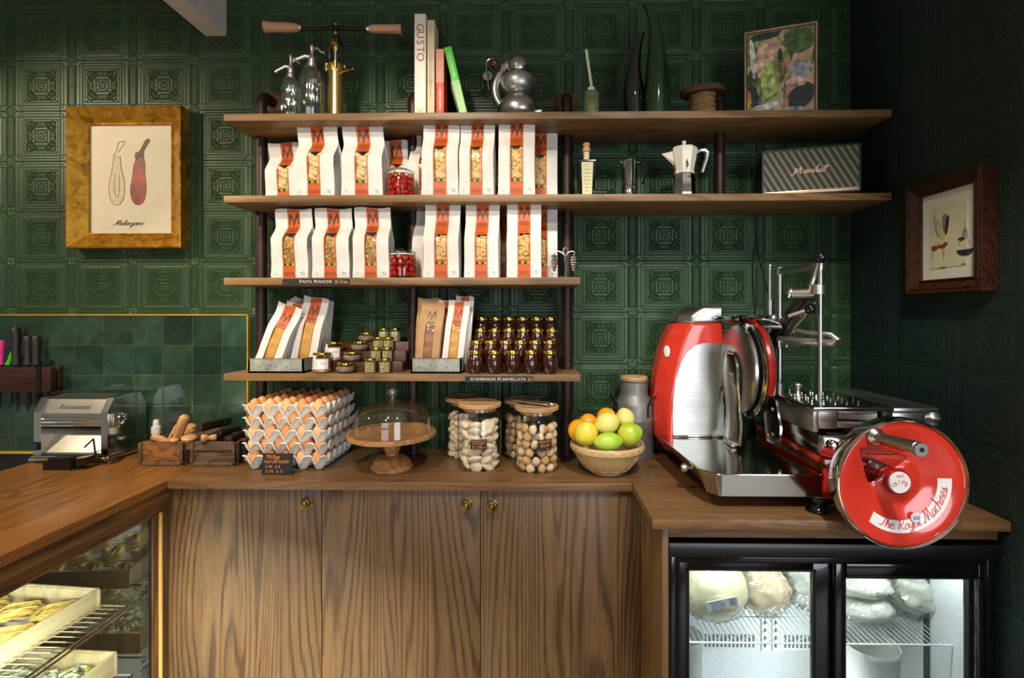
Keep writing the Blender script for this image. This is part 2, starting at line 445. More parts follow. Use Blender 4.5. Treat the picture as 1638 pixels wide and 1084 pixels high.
M['white_paint'] = plain('white paint', (206, 203, 196), .6, 0, .03)
M['oak_door'] = wood('oak doors', (116, 88, 55), (96, 71, 43), (46, 30, 17), 'Z', 11, 4.2, .4, .72, 0, .085, 42)
M['oak_door_b'] = wood('oak doors b', (116, 88, 55), (96, 71, 43), (46, 30, 17), 'Z', 12, 4.2, .4, .72, 3.1, .085, -38)
M['oak_door_c'] = wood('oak doors c', (116, 88, 55), (96, 71, 43), (46, 30, 17), 'Z', 11, 4.2, .4, .72, 7.7, .085, 40)
M['oak_x'] = wood('oak worktop', (134, 99, 62), (110, 79, 47), (66, 44, 24), 'X', 13, 5, .34, .40)
M['oak_y'] = wood('walnut worktop', (170, 116, 58), (138, 90, 42), (84, 50, 20), 'Y', 14, 5, .26, .42, 2)
M['oak_rail'] = wood('oak rail', (140, 98, 54), (110, 76, 40), (60, 38, 18), 'Y', 6, 5, .38, .6, 1)
M['oak_side'] = wood('oak side', (128, 96, 56), (104, 76, 43), (58, 38, 20), 'Z', 5, 5, .4, .5, 5)
M['shelf'] = wood('oak shelf', (146, 112, 70), (118, 88, 52), (70, 48, 26), 'X', 6, 5, .45, .5, 4)
M['shelf_r'] = wood('oak shelf dark', (116, 86, 62), (92, 66, 46), (52, 34, 22), 'X', 6, 5, .45, .5, 8)
M['pipe'] = plain('dark brown pipe', (46, 28, 24), .42, .3, .2, 20, .05)
M['flange'] = wood('flange wood', (130, 84, 44), (96, 58, 28), (50, 28, 12), 'Z', 5, 14, .5, .5)
M['black'] = plain('black plastic', (13, 13, 14), .32, 0, .1)
M['black_gloss'] = plain('gloss black', (9, 9, 10), .12, 0, .1, coat=.5)
M['black_matt'] = plain('matt black', (18, 17, 17), .6, 0, .1)
M['iron'] = plain('dark iron', (38, 36, 33), .5, .7, .15)
M['chrome'] = plain('chrome', (214, 212, 206), .09, 1, .02)
M['steel'] = brushed('brushed steel', (206, 205, 200), .30)
M['steel_z'] = brushed('brushed steel upright', (190, 188, 182), .26, 'Z')
M['steel_mirror'] = plain('polished steel', (200, 198, 190), .12, 1, .05, 6)
M['alu'] = plain('cast aluminium', (196, 194, 188), .38, 1, .06, 30, .04, 60)
M['pewter'] = plain('pewter', (176, 174, 168), .3, 1, .12, 10, .03, 40)
M['brass'] = brushed('brass', (224, 192, 126), .24, 'Z', .1)
M['brass_cast'] = plain('cast brass', (214, 178, 104), .3, 1, .08, 30, .05)
M['brass_old'] = plain('aged brass', (120, 96, 56), .35, 1, .2, 40)
M['lid_gold'] = plain('gold lid', (206, 176, 74), .2, 1, .05)
M['red'] = plain('red enamel', (206, 54, 38), .14, 0, .03, 6, coat=.8)
M['red_dark'] = plain('dark red enamel', (150, 14, 16), .18, 0, .05, 6, coat=.6)
M['white'] = plain('white plastic', (226, 226, 222), .4, 0, .03)
M['paperw'] = plain('white bag paper', (216, 213, 206), .6, 0, .03, 10, .15, 60)
M['kraft'] = plain('kraft paper', (176, 138, 96), .7, 0, .06, 30, .15, 60)
M['orange'] = plain('orange print', (188, 82, 22), .5, 0, .04, 10, .08, 60)
M['ink'] = plain('dark ink', (50, 38, 28), .5)
M['ink_light'] = plain('faint ink', (120, 84, 62), .6)
M['ink_green'] = plain('green ink', (112, 190, 40), .5)
M['pasta'] = plain('dry pasta', (228, 190, 118), .55, 0, .1, 25, .15, 90)
M['pasta_pale'] = plain('pale dry pasta', (226, 198, 148), .6, 0, .07, 25, .15, 90)
M['spaghetti'] = plain('spaghetti', (220, 176, 92), .5, 0, .1, 30)
M['film'] = glass('bag window film', (.97, .96, .94), 1.35, .12)
M['glass'] = glass('clear glass', (.965, .975, .97), 1.5, .015, .015)
M['glass_sy'] = glass('ribbed bottle glass', (.84, .89, .86), 1.7, .06, .13)
M['glass_dome'] = glass('dome glass', (.965, .97, .965), 1.55, .01, .03)
M['glass_pane'] = glass('fridge glass', (.86, .9, .93), 1.45, .01)
M['jam'] = plain('dark jam', (52, 20, 10), .14, 0, .15, 30, coat=.6)
M['tomato'] = plain('red cherry pepper', (176, 12, 6), .25, 0, .12, 40)
M['oil'] = plain('orange oil', (190, 90, 20), .2)
M['chalk'] = plain('chalkboard', (28, 28, 27), .6)
M['chalk_o'] = plain('orange chalk', (226, 140, 72), .8)
M['chalk_w'] = plain('cream lettering', (222, 212, 186), .7)
M['chalk_y'] = plain('yellow chalk', (198, 150, 70), .8)
M['concrete'] = plain('galvanised concrete grey', (138, 140, 134), .7, 0, .16, 22, .4, 90)
M['rust'] = plain('rusty rim', (104, 74, 52), .8, 0, .2, 60)
M['cork'] = plain('cork', (196, 150, 100), .8, 0, .15, 60, .3, 120)
M['rope'] = plain('jute twine', (150, 112, 70), .85, 0, .2, 120, .4, 200)
def ptag(o, txt): o['label'] = txt; return o
M['floor'] = wood('timber floor', (150, 116, 80), (124, 92, 60), (80, 56, 34), 'Y', 10, 3, .4, .4)
M['oak_rail_z'] = wood('oak stile', (118, 82, 46), (94, 64, 34), (52, 32, 16), 'Z', 6, 5, .38, .6, 1)
# ------------------------------------------------------------------ the setting
def struct(name, mb, mats, **k):
    return tag(mb.build(name, mats, **k), kind='structure')
struct('wall_back', MB().box(-3.6, WX+.1, WY, WY+.1, 0, 3.0), M['paper'])
struct('wall_right', MB().box(WX, WX+.1, .85, WY, 0, 3.0), M['paper_side_shaded'])
struct('wall_left', MB().box(-3.7, -3.6, -2.6, WY+.1, 0, 3.0), M['white_paint'])
struct('floor', MB().box(-3.7, 3.2, -2.7, WY+.1, -.1, 0), M['floor'])
struct('ceiling', MB().box(-3.7, 3.2, -2.7, WY+.1, 3.0, 3.1), M['white_paint'])
struct('dark_gap_sheet', MB().box(-3.6, -1.6, WY-.006, WY-.0005, 0, .893), M['black_matt'])  # added black sheet, puts the shade of the gap behind the left worktop
# beam running to the back wall
x0, z0 = W(330, 58, WY); x1, _ = W(362.5, 57, WY)
struct('trim_1', MB().box(x0, x1, -1.0, WY-.001, z0, 3.0), M['white_paint'])
# tiled splashback with brass edging
tx = W(396, 600, WY-.01)[0]; tz = W(250, 504.5, WY-.01)[1]; tb = .905
struct('wall_splashback', MB().box(-3.0, tx, WY-.012, WY-.0005, tb, tz), M['tiles'])
tm = MB(); tm.box(-3.0, tx+.004, WY-.016, WY-.0005, tz, tz+.005); tm.box(tx, tx+.005, WY-.016, WY-.0005, tb, tz+.004)
tm.box(-3.0, tx+.004, WY-.016, WY-.0005, tb-.010, tb)
struct('trim_2', tm, M['gold_trim'])
# rear of the shop with two windows (seen only in reflections)
rw = MB()
for a, b_, c, d in ((-3.7, -1.7, 0, 3), (-.1, 1.1, 0, 3), (2.9, 3.2, 0, 3), (-1.7, -.1, 0, .7), (-1.7, -.1, 2.3, 3), (1.1, 2.9, 0, .3), (1.1, 2.9, 2.4, 3)):
    rw.box(a, b_, -2.7, -2.6, c, d)
struct('wall_front', rw, M['white_paint'])
# ------------------------------------------------------------------ worktops
TH = .027
XL0, XL1 = -1.889, -1.227         # left worktop
YC = 1.634                        # front edge of middle worktop
YR = 1.352; XR = .3085            # right worktop
o = MB().box(XL1, XR, YC, WY-.0005, ZC-TH, ZC, .002).build('worktop', M['oak_x'])
tag(o, 'long oak worktop in the middle under the shelves, carrying eggs, jars and fruit bowl', 'worktop')
# bring grain origin
o = MB().box(XL0, XL1-.0005, -.4, WY-.013, ZC-TH, ZC, .002).build('worktop', M['oak_y'])
tag(o, 'glossy brown worktop on the left carrying the pasta machine above the display case', 'worktop')
o = MB().box(XR+.0005, WX-.002, YR, WY-.0005, ZC-TH, ZC, .002).build('worktop', M['oak_x'])
tag(o, 'deeper oak worktop on the right carrying the red slicer above the fridge', 'worktop')
# ------------------------------------------------------------------ middle cupboard
YD = 1.652
cb = empty('cupboard', (-.45, 1.85, 0), label='low oak cupboard with three grained doors under the middle worktop', cat='cupboard')
bz = lambda mb, n, m, p=cb, **k: mb.build(n, m, p, loc=tuple(-c for c in cb.location) if p is cb else None, **k)
xd = [W(265, 0, YD)[0], W(514.5, 0, YD)[0], W(768.5, 0, YD)[0], W(1024.5, 0, YD)[0]]
bz(MB().box(xd[0]-.0, xd[3], YD+.022, WY-.01, .06, ZC-TH-.001), 'carcass', M['oak_side'])
knobs = [(488.5, 806), (746, 808), (786.5, 809.5)]
for i in range(3):
    dr = MB().box(xd[i]+.0012, xd[i+1]-.0012, YD, YD+.02, .08, ZC-TH-.003, .001).build('door', M[['oak_door', 'oak_door_b', 'oak_door_c'][i]], cb, loc=tuple(-c for c in cb.location))
    kx, kz = W(*knobs[i], YD-.02)
    k = MB().push(T(kx, YD, kz) @ R(PI/2, 'X')).lathe([(0, 0), (.0185, 0), (.0185, .003), (.012, .005), (.007, .008), (.007, .014), (.0165, .018), (.018, .022), (.0165, .025), (.011, .0265), (.010, .030), (.006, .033), (0, .034)], 24)
    k.build('knob', M['brass_old'], dr)
# ------------------------------------------------------------------ right base (side panel, apron)
XP = W(1024.5, 0, YD)[0]+.001
YF = 1.372                        # front of the fridge surround
rb = empty('fridge_surround', (XP, YF, 0), label='oak side panel and apron framing the black fridge under the right worktop', cat='cabinet')
rl = (-XP, -YF, 0)
MB().box(XP, XP+.018, YF, YD-.001+.35, 0, ZC-TH-.001, .001).build('side_panel', M['oak_side'], rb, loc=rl)
xa1 = W(1598, 0, YF)[0]
MB().box(XP+.0185, xa1, YF+.004, YF+.02, .862, ZC-TH-.001).build('apron', M['oak_x'], rb, loc=rl)
# ------------------------------------------------------------------ shelves and pipes
xsl = W(357.5, 186, SF)[0]; xs2 = W(928.5, 450, SF)[0]; xs1 = W(1426.5, 181, SF)[0]
names = ['topmost wall shelf, long oak board carrying books, bottles and a painting', 'second wall shelf from the top, long oak board with pasta bags and a speaker',
         'third wall shelf from the top, short oak board with a pasta sign', 'lowest wall shelf, short oak board with spaghetti, spice jars and jam jars']
for i, z in enumerate(SH):
    xr = xs1 if i < 2 else xs2
    sb = MB().box(xsl, xr, SF, WY-.0005, z-.0255, z, .0015)
    o = sb.build('shelf', M['shelf'])
    tag(o, names[i], 'shelf', 'oak wall shelves')
def pipe(px, zb, zt, lab):
    x = W(px, 400, PY_)[0]
    e = empty('pipe_post', (x, PY_, zb), label=lab, cat='post', group='dark pipe posts holding the shelves')
    segs = []
    levels = [z for z in SH if zb < z <= zt]
    ztop = W(px, 152, PY_)[1]
    pts = [(0, 0, 0), (0, 0, ztop-zb-.045)]
    for k in range(1, 9):
        a = PI/2*k/8; pts.append((0, .05*(1-math.cos(a)), ztop-zb-.045+.05*math.sin(a)))
    pts.append((0, WY-PY_-.004, ztop-zb+.005))
    MB().tube(pts, .0205, 20).build('pipe', M['pipe'], e)
    MB().push(T(0, WY-PY_, ztop-zb+.005) @ R(PI/2, 'X')).lathe([(0, 0), (.052, 0), (.052, .008), (.045, .012), (.040, .020), (.028, .024), (.0207, .024)], 28).build('flange', M['flange'], e)
    for z in levels: pass
    if zb < 1:
        MB().push(T(0, 0, 0)).lathe([(0, 0), (.034, 0), (.034, .006), (.024, .010), (.024, .02), (.0207, .02)], 24).build('base_flange', M['pipe'], e)
        MB().push(T(0, 0, SH[3]-zb+.001)).lathe([(.0208, 0), (.0225, 0), (.0225, .045), (.0208, .045)], 20).build('collar', M['pipe'], e)
    return e
pipe(418, ZC+.0005, 2.19, 'dark brown pipe post at the left end of the shelves, behind the eggs')
pipe(661, ZC+.0005, 2.19, 'dark brown pipe post in the middle of the shelves, behind the glass dome')
pipe(907, ZC+.0005, 2.19, 'dark brown pipe post to the right of the jam jars, behind the fruit bowl')
pipe(1151, SH[1]+.0005, 2.19, 'short dark pipe post between the white coffee pot and the speaker')
# price strips on shelf edges
def strip(px0, px1, py0, py1, words, lab):
    Y = SF-.003
    xa, za = W(px0, py1, Y); xb, zb = W(px1, py0, Y); xm = (xa+xb)/2; zm = (za+zb)/2
    za = zm-abs(zb-za)/2
    e = empty('shelf_label', (xm, Y, zm), label=lab, cat='label')
    hw = (xb-xa)/2; hh = .0105; poly = []
    for cx, cz, a0 in ((hw-.004, hh-.004, 0), (-hw+.004, hh-.004, 90), (-hw+.004, -hh+.004, 180), (hw-.004, -hh+.004, 270)):
        for k in range(4): a = math.radians(a0+k*30); poly.append((cx+.004*math.cos(a), cz+.004*math.sin(a)))
    MB().prism(poly, -.0005, .0027).build('plate', M['chalk'], e, smooth=0)
    for txt, cx, w_, h, mt, nm in words:
        mb = MB(); put_text(mb, txt, flat(-.0009), cx*hw, 0, h, w_*hw*2); mb.build(nm, M[mt], e, smooth=0)
strip(452, 559, 445.5, 455.5, [('P', -.46, .03, .018, 'chalk_w', 'lettering'), ('ASTA', -.27, .15, .0145, 'chalk_w', 'lettering'), ('M', -.01, .045, .018, 'chalk_w', 'lettering'),
      ('ANCINI', .27, .20, .0145, 'chalk_w', 'lettering'), ('$15/ea', .76, .19, .017, 'chalk_y', 'price')], 'small black Pasta sign with cream lettering on the third shelf edge')
strip(744, 853.5, 602, 611, [('H', -.80, .032, .018, 'chalk_w', 'lettering'), ('OMEMADE', -.42, .31, .0145, 'chalk_w', 'lettering'), ('M', -.005, .045, .018, 'chalk_w', 'lettering'),
      ('ARMELLATA', .43, .35, .0145, 'chalk_w', 'lettering'), ('$15', .905, .07, .016, 'chalk_y', 'price')], 'small black Homemade Marmellata sign with cream lettering on the lowest shelf edge')
# black cable on the wall
cpts = [(1208, 346), (1209, 380), (1205, 430), (1207, 480), (1212, 540), (1216, 590)]
cpt = []
for p in cpts: X, Z = W(p[0], p[1], WY-.006); cpt.append((X, WY-.006, Z))
tag(MB().tube(smooth_pts(cpt, 6), .0028, 6).build('power_cable', M['black']), 'thin black power cable hanging down the green wall behind the slicer, left strand', 'cable')
cpts = [(1210, 346), (1214, 400), (1222, 440), (1232, 480), (1240, 540), (1242, 600)]
cpt = []
for p in cpts: X, Z = W(p[0], p[1], WY-.006); cpt.append((X, WY-.006, Z))
tag(MB().tube(smooth_pts(cpt, 6), .0028, 6).build('power_cable', M['black']), 'thin black power cable curving right behind the steel posts of the slicer', 'cable')
# ------------------------------------------------------------------ pictures
def gilt(name):
    m, nt, b = new_mat(name)
    f = ntex(nt, coords(nt, (1, 1, 1)), 22, 5, .65, 1.0)
    nt.links.new(ramp(nt, f, [(.28, lin((112, 72, 20))), (.5, lin((190, 138, 40))), (.72, lin((226, 178, 66)))]), b.inputs['Base Color'])
    setp(b, metal=.75, rough=.36); bump(nt, b, f, .2); return m
M['gilt'] = gilt('old gilding')
M['burl'] = wood('burl frame', (78, 40, 20), (54, 26, 13), (24, 11, 7), 'X', 5, 22, .3, .8, 3, .8)
M['card'] = plain('cream card', (226, 217, 190), .7, 0, .02)
M['card2'] = plain('mount card', (212, 208, 186), .7, 0, .02)
M['sheet2'] = plain('drawing sheet', (206, 196, 158), .7, 0, .03)
def frame_mesh(w, h, fw, dep, prof):
    """mitred moulding round w x h, plane XZ, front towards -Y; prof = [(inset, y)]"""
    mb = MB(); n = len(prof); vs = []
    for (sx, sz) in ((-1, -1), (1, -1), (1, 1), (-1, 1)):
        for (i, y) in prof: vs.append((sx*(w/2-i), y, sz*(h/2-i)))
    fs = []
    for c in range(4):
        d = (c+1) % 4
        for k in range(n):
            k2 = (k+1) % n; fs.append((c*n+k, d*n+k, d*n+k2, c*n+k2))
    return mb.add(vs, fs)
Yp = WY-.055
x0, zt_ = W(105, 170, Yp); x1, zb_ = W(289, 396, Yp)
e = empty('framed_picture', ((x0+x1)/2, WY, (zt_+zb_)/2), label='gilt framed botanical print of two eggplants on the green wall at left', cat='picture')
w_, h_ = x1-x0, zt_-zb_
frame_mesh(w_, h_, .06, .055, [(0, -.001), (0, -.055), (.004, -.057), (.008, -.054), (.056, -.020), (.06, -.024), (.064, -.022), (.064, -.001)]).build('frame', M['gilt'], e, smooth=25)
MB().box(-w_/2+.062, w_/2-.062, -.014, -.011, -h_/2+.062, h_/2-.062).build('sheet', M['card'], e)
iw, ih = w_-.128, h_-.128
def pm(px, py): X, Z = W(px, py, WY-.015); return X-e.location.x, Z-e.location.z
def blob(pts, y0, y1, k=5): return MB().prism([q for q in smooth_pts([pm(*p) for p in pts]+[pm(*pts[0])], k)][:-1], y0, y1)
M['aub_red'] = plain('eggplant red', (140, 34, 26), .5, 0, .35, 24)
M['aub_green'] = plain('eggplant calyx', (92, 84, 56), .6, 0, .25, 60)
M['aub_pale'] = plain('eggplant pale', (216, 202, 168), .7, 0, .06, 60)
M['sepia'] = plain('sepia ink', (74, 54, 40), .7)
blob([(219, 252), (231, 256), (232, 275), (234, 300), (231, 320), (221, 328), (212, 322), (208, 305), (211, 282), (214, 262)], -.0150, -.0141).build('eggplant_drawing', M['aub_red'], e, smooth=0)
blob([(217, 258), (216, 246), (224, 240), (232, 225), (238, 222), (239, 226), (230, 242), (230, 255), (224, 252)], -.0156, -.0142).build('calyx_drawing', M['aub_green'], e, smooth=0)
blob([(182, 248), (192, 250), (194, 270), (199, 292), (198, 315), (190, 327), (181, 326), (175, 312), (174, 295), (179, 275)], -.0146, -.0141).build('eggplant_outline', M['aub_pale'], e, smooth=0)
ol = MB()
for pts in ([(182, 248), (179, 275), (174, 295), (175, 312), (181, 326), (190, 327), (198, 315), (199, 292), (194, 270), (192, 250)], [(181, 248), (186, 242), (190, 228), (200, 226)], [(189, 244), (194, 236), (200, 227)],
            [(184, 280), (183, 300), (186, 316)], [(190, 278), (191, 300), (189, 316)]):
    ol.ribbon([pm(*p) for p in smooth_pts(pts)], .0016, flat(-.0152))
ol.build('outline_ink', M['sepia'], e, smooth=0)
cx_, cz_ = pm(205, 358)
mb = MB(); script(mb, 'Melanzane', flat(-.0150), cx_, cz_, .0105, .0022, .5, 1.15); mb.build('lettering', M['sepia'], e, smooth=0)
# right wall picture
ya, yb = None, None
Xr = WX-.045
def WR(px, py):
    t = (px-PX)/F
    Y = Xr*(CC+t*SS)/(t*CC-SS); zc = Y*CC-Xr*SS; return Y, CAMZ-(py-PY)*zc/F
Y0, Zt0 = WR(1449, 301); Y1, Zt1 = WR(1571, 259); _, Zb0 = WR(1449, 471)
w_ = Y0-Y1; h_ = Zt0-Zb0
e2 = empty('framed_picture', (WX, (Y0+Y1)/2, (Zt0+Zb0)/2), -PI/2, label='burl wood framed sketch of shells and insects on the dark right wall', cat='picture')
frame_mesh(w_, h_, .04, .045, [(0, -.001), (0, -.045), (.003, -.047), (.009, -.044), (.014, -.046), (.034, -.030), (.040, -.034), (.043, -.032), (.043, -.001)]).build('frame', M['burl'], e2, smooth=25)
MB().box(-w_/2+.04, w_/2-.04, -.022, -.019, -h_/2+.04, h_/2-.04).build('mount', M['card2'], e2)
MB().box(-w_/2+.074, w_/2-.074, -.0235, -.0221, -h_/2+.078, h_/2-.084).build('sheet', M['sheet2'], e2)
M['art_grey'] = plain('grey wash', (140, 140, 128), .7, 0, .3, 60); M['art_dark'] = plain('dark wash', (48, 46, 44), .7, 0, .3, 60)
M['art_rust'] = plain('rust wash', (128, 66, 40), .7, 0, .2, 60); M['art_yel'] = plain('yellow wash', (212, 176, 84), .7, 0, .1, 60)
def q(cx, cz, pts): return [(cx+a*.001, cz+b*.001) for a, b in pts]
def ell(cx, cz, rx, rz, rot=0, n=16, a0=0, a1=360):
    o_ = []
    for k in range(n+1):
        a = math.radians(a0+(a1-a0)*k/n); x, z = rx*math.cos(a), rz*math.sin(a)
        o_.append((cx+x*math.cos(rot)-z*math.sin(rot), cz+x*math.sin(rot)+z*math.cos(rot)))
    return o_[:-1] if a1-a0 == 360 else o_
yf = (-.0246, -.0236)
mg = MB(); mg.prism(ell(.0-.012, .045, .009, .022, -.2), *yf); mg.prism(ell(.062, -.005, .008, .016), *yf); mg.build('wash', M['art_grey'], e2, smooth=0)
md = MB(); md.prism(ell(-.002, .03, .006, .03, -.15), *yf); md.prism(ell(.062, -.052, .028, .018, 0, 14, 180, 360), -.0248, -.0236); md.prism(ell(.05, -.02, .012, .005), *yf); md.build('dark_wash', M['art_dark'], e2, smooth=0)
mr = MB(); mr.prism(ell(-.012, -.03, .014, .007, .5), *yf); mr.prism(ell(-.05, -.035, .012, .008, -.3), *yf); mr.prism(ell(-.01, .02, .005, .008), -.0252, -.0236); mr.prism(ell(-.03, -.032, .012, .005), *yf); mr.build('rust_wash', M['art_rust'], e2, smooth=0)
my = MB(); my.prism(ell(-.015, -.002, .007, .010), -.0250, -.0236); my.prism(ell(-.035, -.022, .012, .006), *yf); my.build('yellow_wash', M['art_yel'], e2, smooth=0)
ml = MB()
for pts in (q(-.04, .02, [(-12, 50), (-8, 20), (0, -10), (10, -24), (16, -14), (10, 10), (4, 30)]), q(-.035, -.05, [(-20, 0), (-8, 18), (10, 20), (20, 5), (22, -20)]), q(-.035, -.05, [(-20, 0), (-22, -20)]),
            q(.06, -.03, [(-20, -10), (-10, 10), (0, 30), (2, 60)]), q(.06, -.03, [(20, -10), (12, 10), (6, 34)]), q(-.04, .02, [(-4, 40), (0, 10), (8, -20)])):
    ml.ribbon(smooth_pts(pts), .0014, flat(-.0247))
script(ml, 'ostriche', flat(-.0242), .0-.02, -.098, .0035, .0009); script(ml, 'note', flat(-.0242), .055, -.094, .0038, .0009)
ml.build('ink_lines', M['sepia'], e2, smooth=0)
# ------------------------------------------------------------------ pasta bags
def sst(a, b, x):
    t = max(0, min(1, (x-a)/(b-a))); return t*t*(3-2*t)
MSTROKES = [[(-.5, -.62), (-.34, .5)], [(-.34, .5), (-.30, .3), (.02, -.45)], [(-.08, -.78), (.16, -.1), (.42, .55)], [(.42, .55), (.50, -.5)]]
def pasta_piece(mb, kind, c, rnd):
    Rm = (Matrix.Rotation(rnd.uniform(0, 2*PI), 3, 'Y') @ Matrix.Rotation(rnd.uniform(-.5, .5), 3, 'X'))
    P = lambda v: tuple(Vector(c)+Rm @ Vector(v))
    if kind in ('rigatoni', 'mezze'):
        L, r = (.040, .0125) if kind == 'rigatoni' else (.026, .0105)
        mb.push(T(*c) @ Rm.to_4x4() @ R(rnd.uniform(-.2, .2), 'Z')); mb.push(T(0, 0, -L/2)); mb.lathe([(r*.8, .001), (r, 0), (r, L), (r*.8, L-.001), (r*.8, .001)], 14); mb.pop(); mb.pop()
    elif kind == 'penne':
        L, r = .034, .0045; k = 8; vs = []
        for e_, sl in ((-1, 1), (1, 1)):
            for j in range(k):
                a = 2*PI*j/k; vs.append(P((r*math.cos(a), r*math.sin(a), e_*L/2+r*1.3*math.cos(a))))
        mb.add(vs, [(j, (j+1) % k, k+(j+1) % k, k+j) for j in range(k)]+[tuple(range(k-1, -1, -1)), tuple(range(k, 2*k))])
    else:
        L, r = .036, .0062; n = 18; vs = []; fs = []
        for bl in range(3):
            for i in range(n+1):
                a = i/n*2.6*2*PI/1.6+bl*2*PI/3; z = (i/n-.5)*L
                vs.append(P((0.001*math.cos(a), .001*math.sin(a), z))); vs.append(P((r*math.cos(a), r*math.sin(a), z+.002))); vs.append(P((r*.9*math.cos(a+.35), r*.9*math.sin(a+.35), z+.001)))
        for bl in range(3):
            o = bl*(n+1)*3
            for i in range(n):
                for q_ in ((0, 1), (1, 2), (2, 0)): fs.append((o+i*3+q_[0], o+i*3+q_[1], o+i*3+3+q_[1], o+i*3+3+q_[0]))
        mb.add(vs, fs)
def bag_proto(w=.13, d=.075, h=.284, sx=0., sy=0., fill='rigatoni', seed=1, win=(.24, .62), sq=.18, flop=.76, fold=True):
    rnd = random.Random(seed)
    hu = sq*w                                   # half width of the printed stripe
    cols = [-.5, -.44, -.36, -.27, -sq, -sq+.03, 0, sq-.03, sq, .27, .36, .44, .5]
    wt0, wt1 = win
    rows = sorted(set([0, .015, .05, .1, .16, .2, wt0, wt0+.09, wt0+.19, wt1-.08, wt1, .68, .72, .75, flop, flop+.025, .82, .86, .9, .95, 1.0]))
    def depth(t):
        if t < .05: return d*(.92+.08*t/.05)
        if t < wt1-.1: return d
        return d*(1-sst(wt1-.12, flop+.02, t))*.98+.003
    def cen(t): return (sx*sst(flop-.14, 1.0, t)+.25*sx*math.sin(max(0, t-.55)*8), sy*sst(flop-.05, 1.0, t)+.004*math.sin(t*9))
    off = rnd.uniform(0, 50)
    def front(u, t, y=0.0):
        cx, cy = cen(t); D = depth(t)
        ww = w*(1-.03*math.sin(PI*min(1, t*1.1)))
        bulge = (.006 if t < flop else .001)*math.cos(PI*u)*math.sin(PI*min(1, t/.75))
        nz = noise.noise(Vector((u*5+off, t*7, off)))*.0032*(min(1, t*8))*(1.3 if abs(u) > sq else .5)
        return (cx+u*ww, cy-D/2-bulge+nz+y+(.35*d*.0), t*h+ (.003*math.sin(u*7+off) if t > .99 else 0))
    e = empty('pasta_bag')
    mb = MB(); vs = []; nC = len(cols); fs = []
    for t in rows:
        for u in cols: vs.append(front(u, t))
    skip = lambda i, j: cols[i] >= -sq+.03-1e-6 and cols[i+1] <= sq-.03+1e-6 and rows[j] >= wt0-1e-6 and rows[j+1] <= wt1+1e-6
    stripe_f = []
    for j in range(len(rows)-1):
        for i in range(nC-1):
            f = (j*nC+i, j*nC+i+1, (j+1)*nC+i+1, (j+1)*nC+i)
            if skip(i, j): continue
            if cols[i] >= -sq-1e-6 and cols[i+1] <= sq+1e-6: stripe_f.append(f)
            else: fs.append(f)
    st = MB(); st.add(vs, stripe_f)
    # sides and back
    base = len(vs); ring = []
    for t in rows:
        cx, cy = cen(t); D = depth(t); g_ = .018*sst(.15, .7, t)*(1 if t < flop else .2)
        n_ = lambda k: noise.noise(Vector((t*6, k*3+off, 1)))*.002
        ring.append([(cx+w*.5-g_, cy+n_(1), t*h), (cx+w*.5, cy+D/2+n_(2)*.3, t*h), (cx, cy+D/2+.003*(t < .7), t*h), (cx-w*.5, cy+D/2+n_(3)*.3, t*h), (cx-w*.5+g_, cy+n_(4), t*h)])
    for r_ in ring: vs += r_
    for j in range(len(rows)-1):
        L0 = [j*nC+nC-1]+[base+j*5+k for k in range(5)]+[j*nC]
        L1 = [(j+1)*nC+nC-1]+[base+(j+1)*5+k for k in range(5)]+[(j+1)*nC]
        for k in range(6): fs.append((L0[k], L0[k+1], L1[k+1], L1[k]))
    fs.append(tuple([i for i in range(nC)]+[base+k for k in range(5)]))
    mb.add(vs, fs)
    # pinked top edge: tiny teeth
    n = 26; tv = []; tf = []
    for i in range(n):
        u0, u1 = -.5+i/n, -.5+(i+1)/n
        a = front(u0, 1.0); b = front(u1, 1.0); o_ = len(tv); tv += [a, b, ((a[0]+b[0])/2, (a[1]+b[1])/2, a[2]+.0022)]; tf.append((o_, o_+1, o_+2))
    mb.add(tv, tf)
    mb.build('bag', M['paperw'], e, smooth=50)
    st.build('stripe', M['orange'], e, smooth=50)
    # pieces behind the window
    pm_ = MB(); cy = -d/2
    ztop = wt1*h*(.97 if fill in ('rigatoni', 'mezze', 'penne') else .88)
    if fill == 'rigatoni': ztop = wt1*h-.022
    if fill != 'spaghetti':
        sp = {'rigatoni': .017, 'mezze': .0145, 'penne': .0085, 'fusilli': .0095}[fill]
        z = wt0*h-.005; 
        while z < ztop:
            x = -hu-.002
            while x < hu+.004:
                q_ = front(0, z/h)
                rad = {'rigatoni': .0165, 'mezze': .0135, 'penne': .0085, 'fusilli': .0085}[fill]
                pasta_piece(pm_, fill, (x+q_[0]+rnd.uniform(-.003, .003), q_[1]+.005+rad+rnd.uniform(0, .010), z+rnd.uniform(-.003, .003)), rnd)
                x += sp*1.05
            z += sp
        pm_.grid(lambda a, b: front((a-.5)*2*sq*1.1, wt0-.03+(ztop/h-.02-wt0+.03)*b, .022), 4, 8)
    else:
        x = -hu*.86
        while x < hu*.86:
            jt = rnd.uniform(-.0005, .0005)
            pm_.tube([front(x/w, wt0-.004, .006+rnd.uniform(0, .003)), front(x/w+jt, (wt0+wt1)/2, .003+rnd.uniform(0, .002)), front((x+jt)/w, wt1-.005, .006)], .00095, 5)
            x += .0019
        pm_.add([front(-sq, wt0-.01, .009), front(sq, wt0-.01, .009), front(sq, (wt0+wt1)/2, .007), front(sq, wt1+.01, .009), front(-sq, wt1+.01, .009), front(-sq, (wt0+wt1)/2, .007)], [(0, 1, 2, 5), (5, 2, 3, 4)])
    pm_.build('pasta', M['spaghetti' if fill == 'spaghetti' else ('pasta_pale' if fill in ('rigatoni',) else 'pasta')], e).__setitem__('kind', 'stuff')
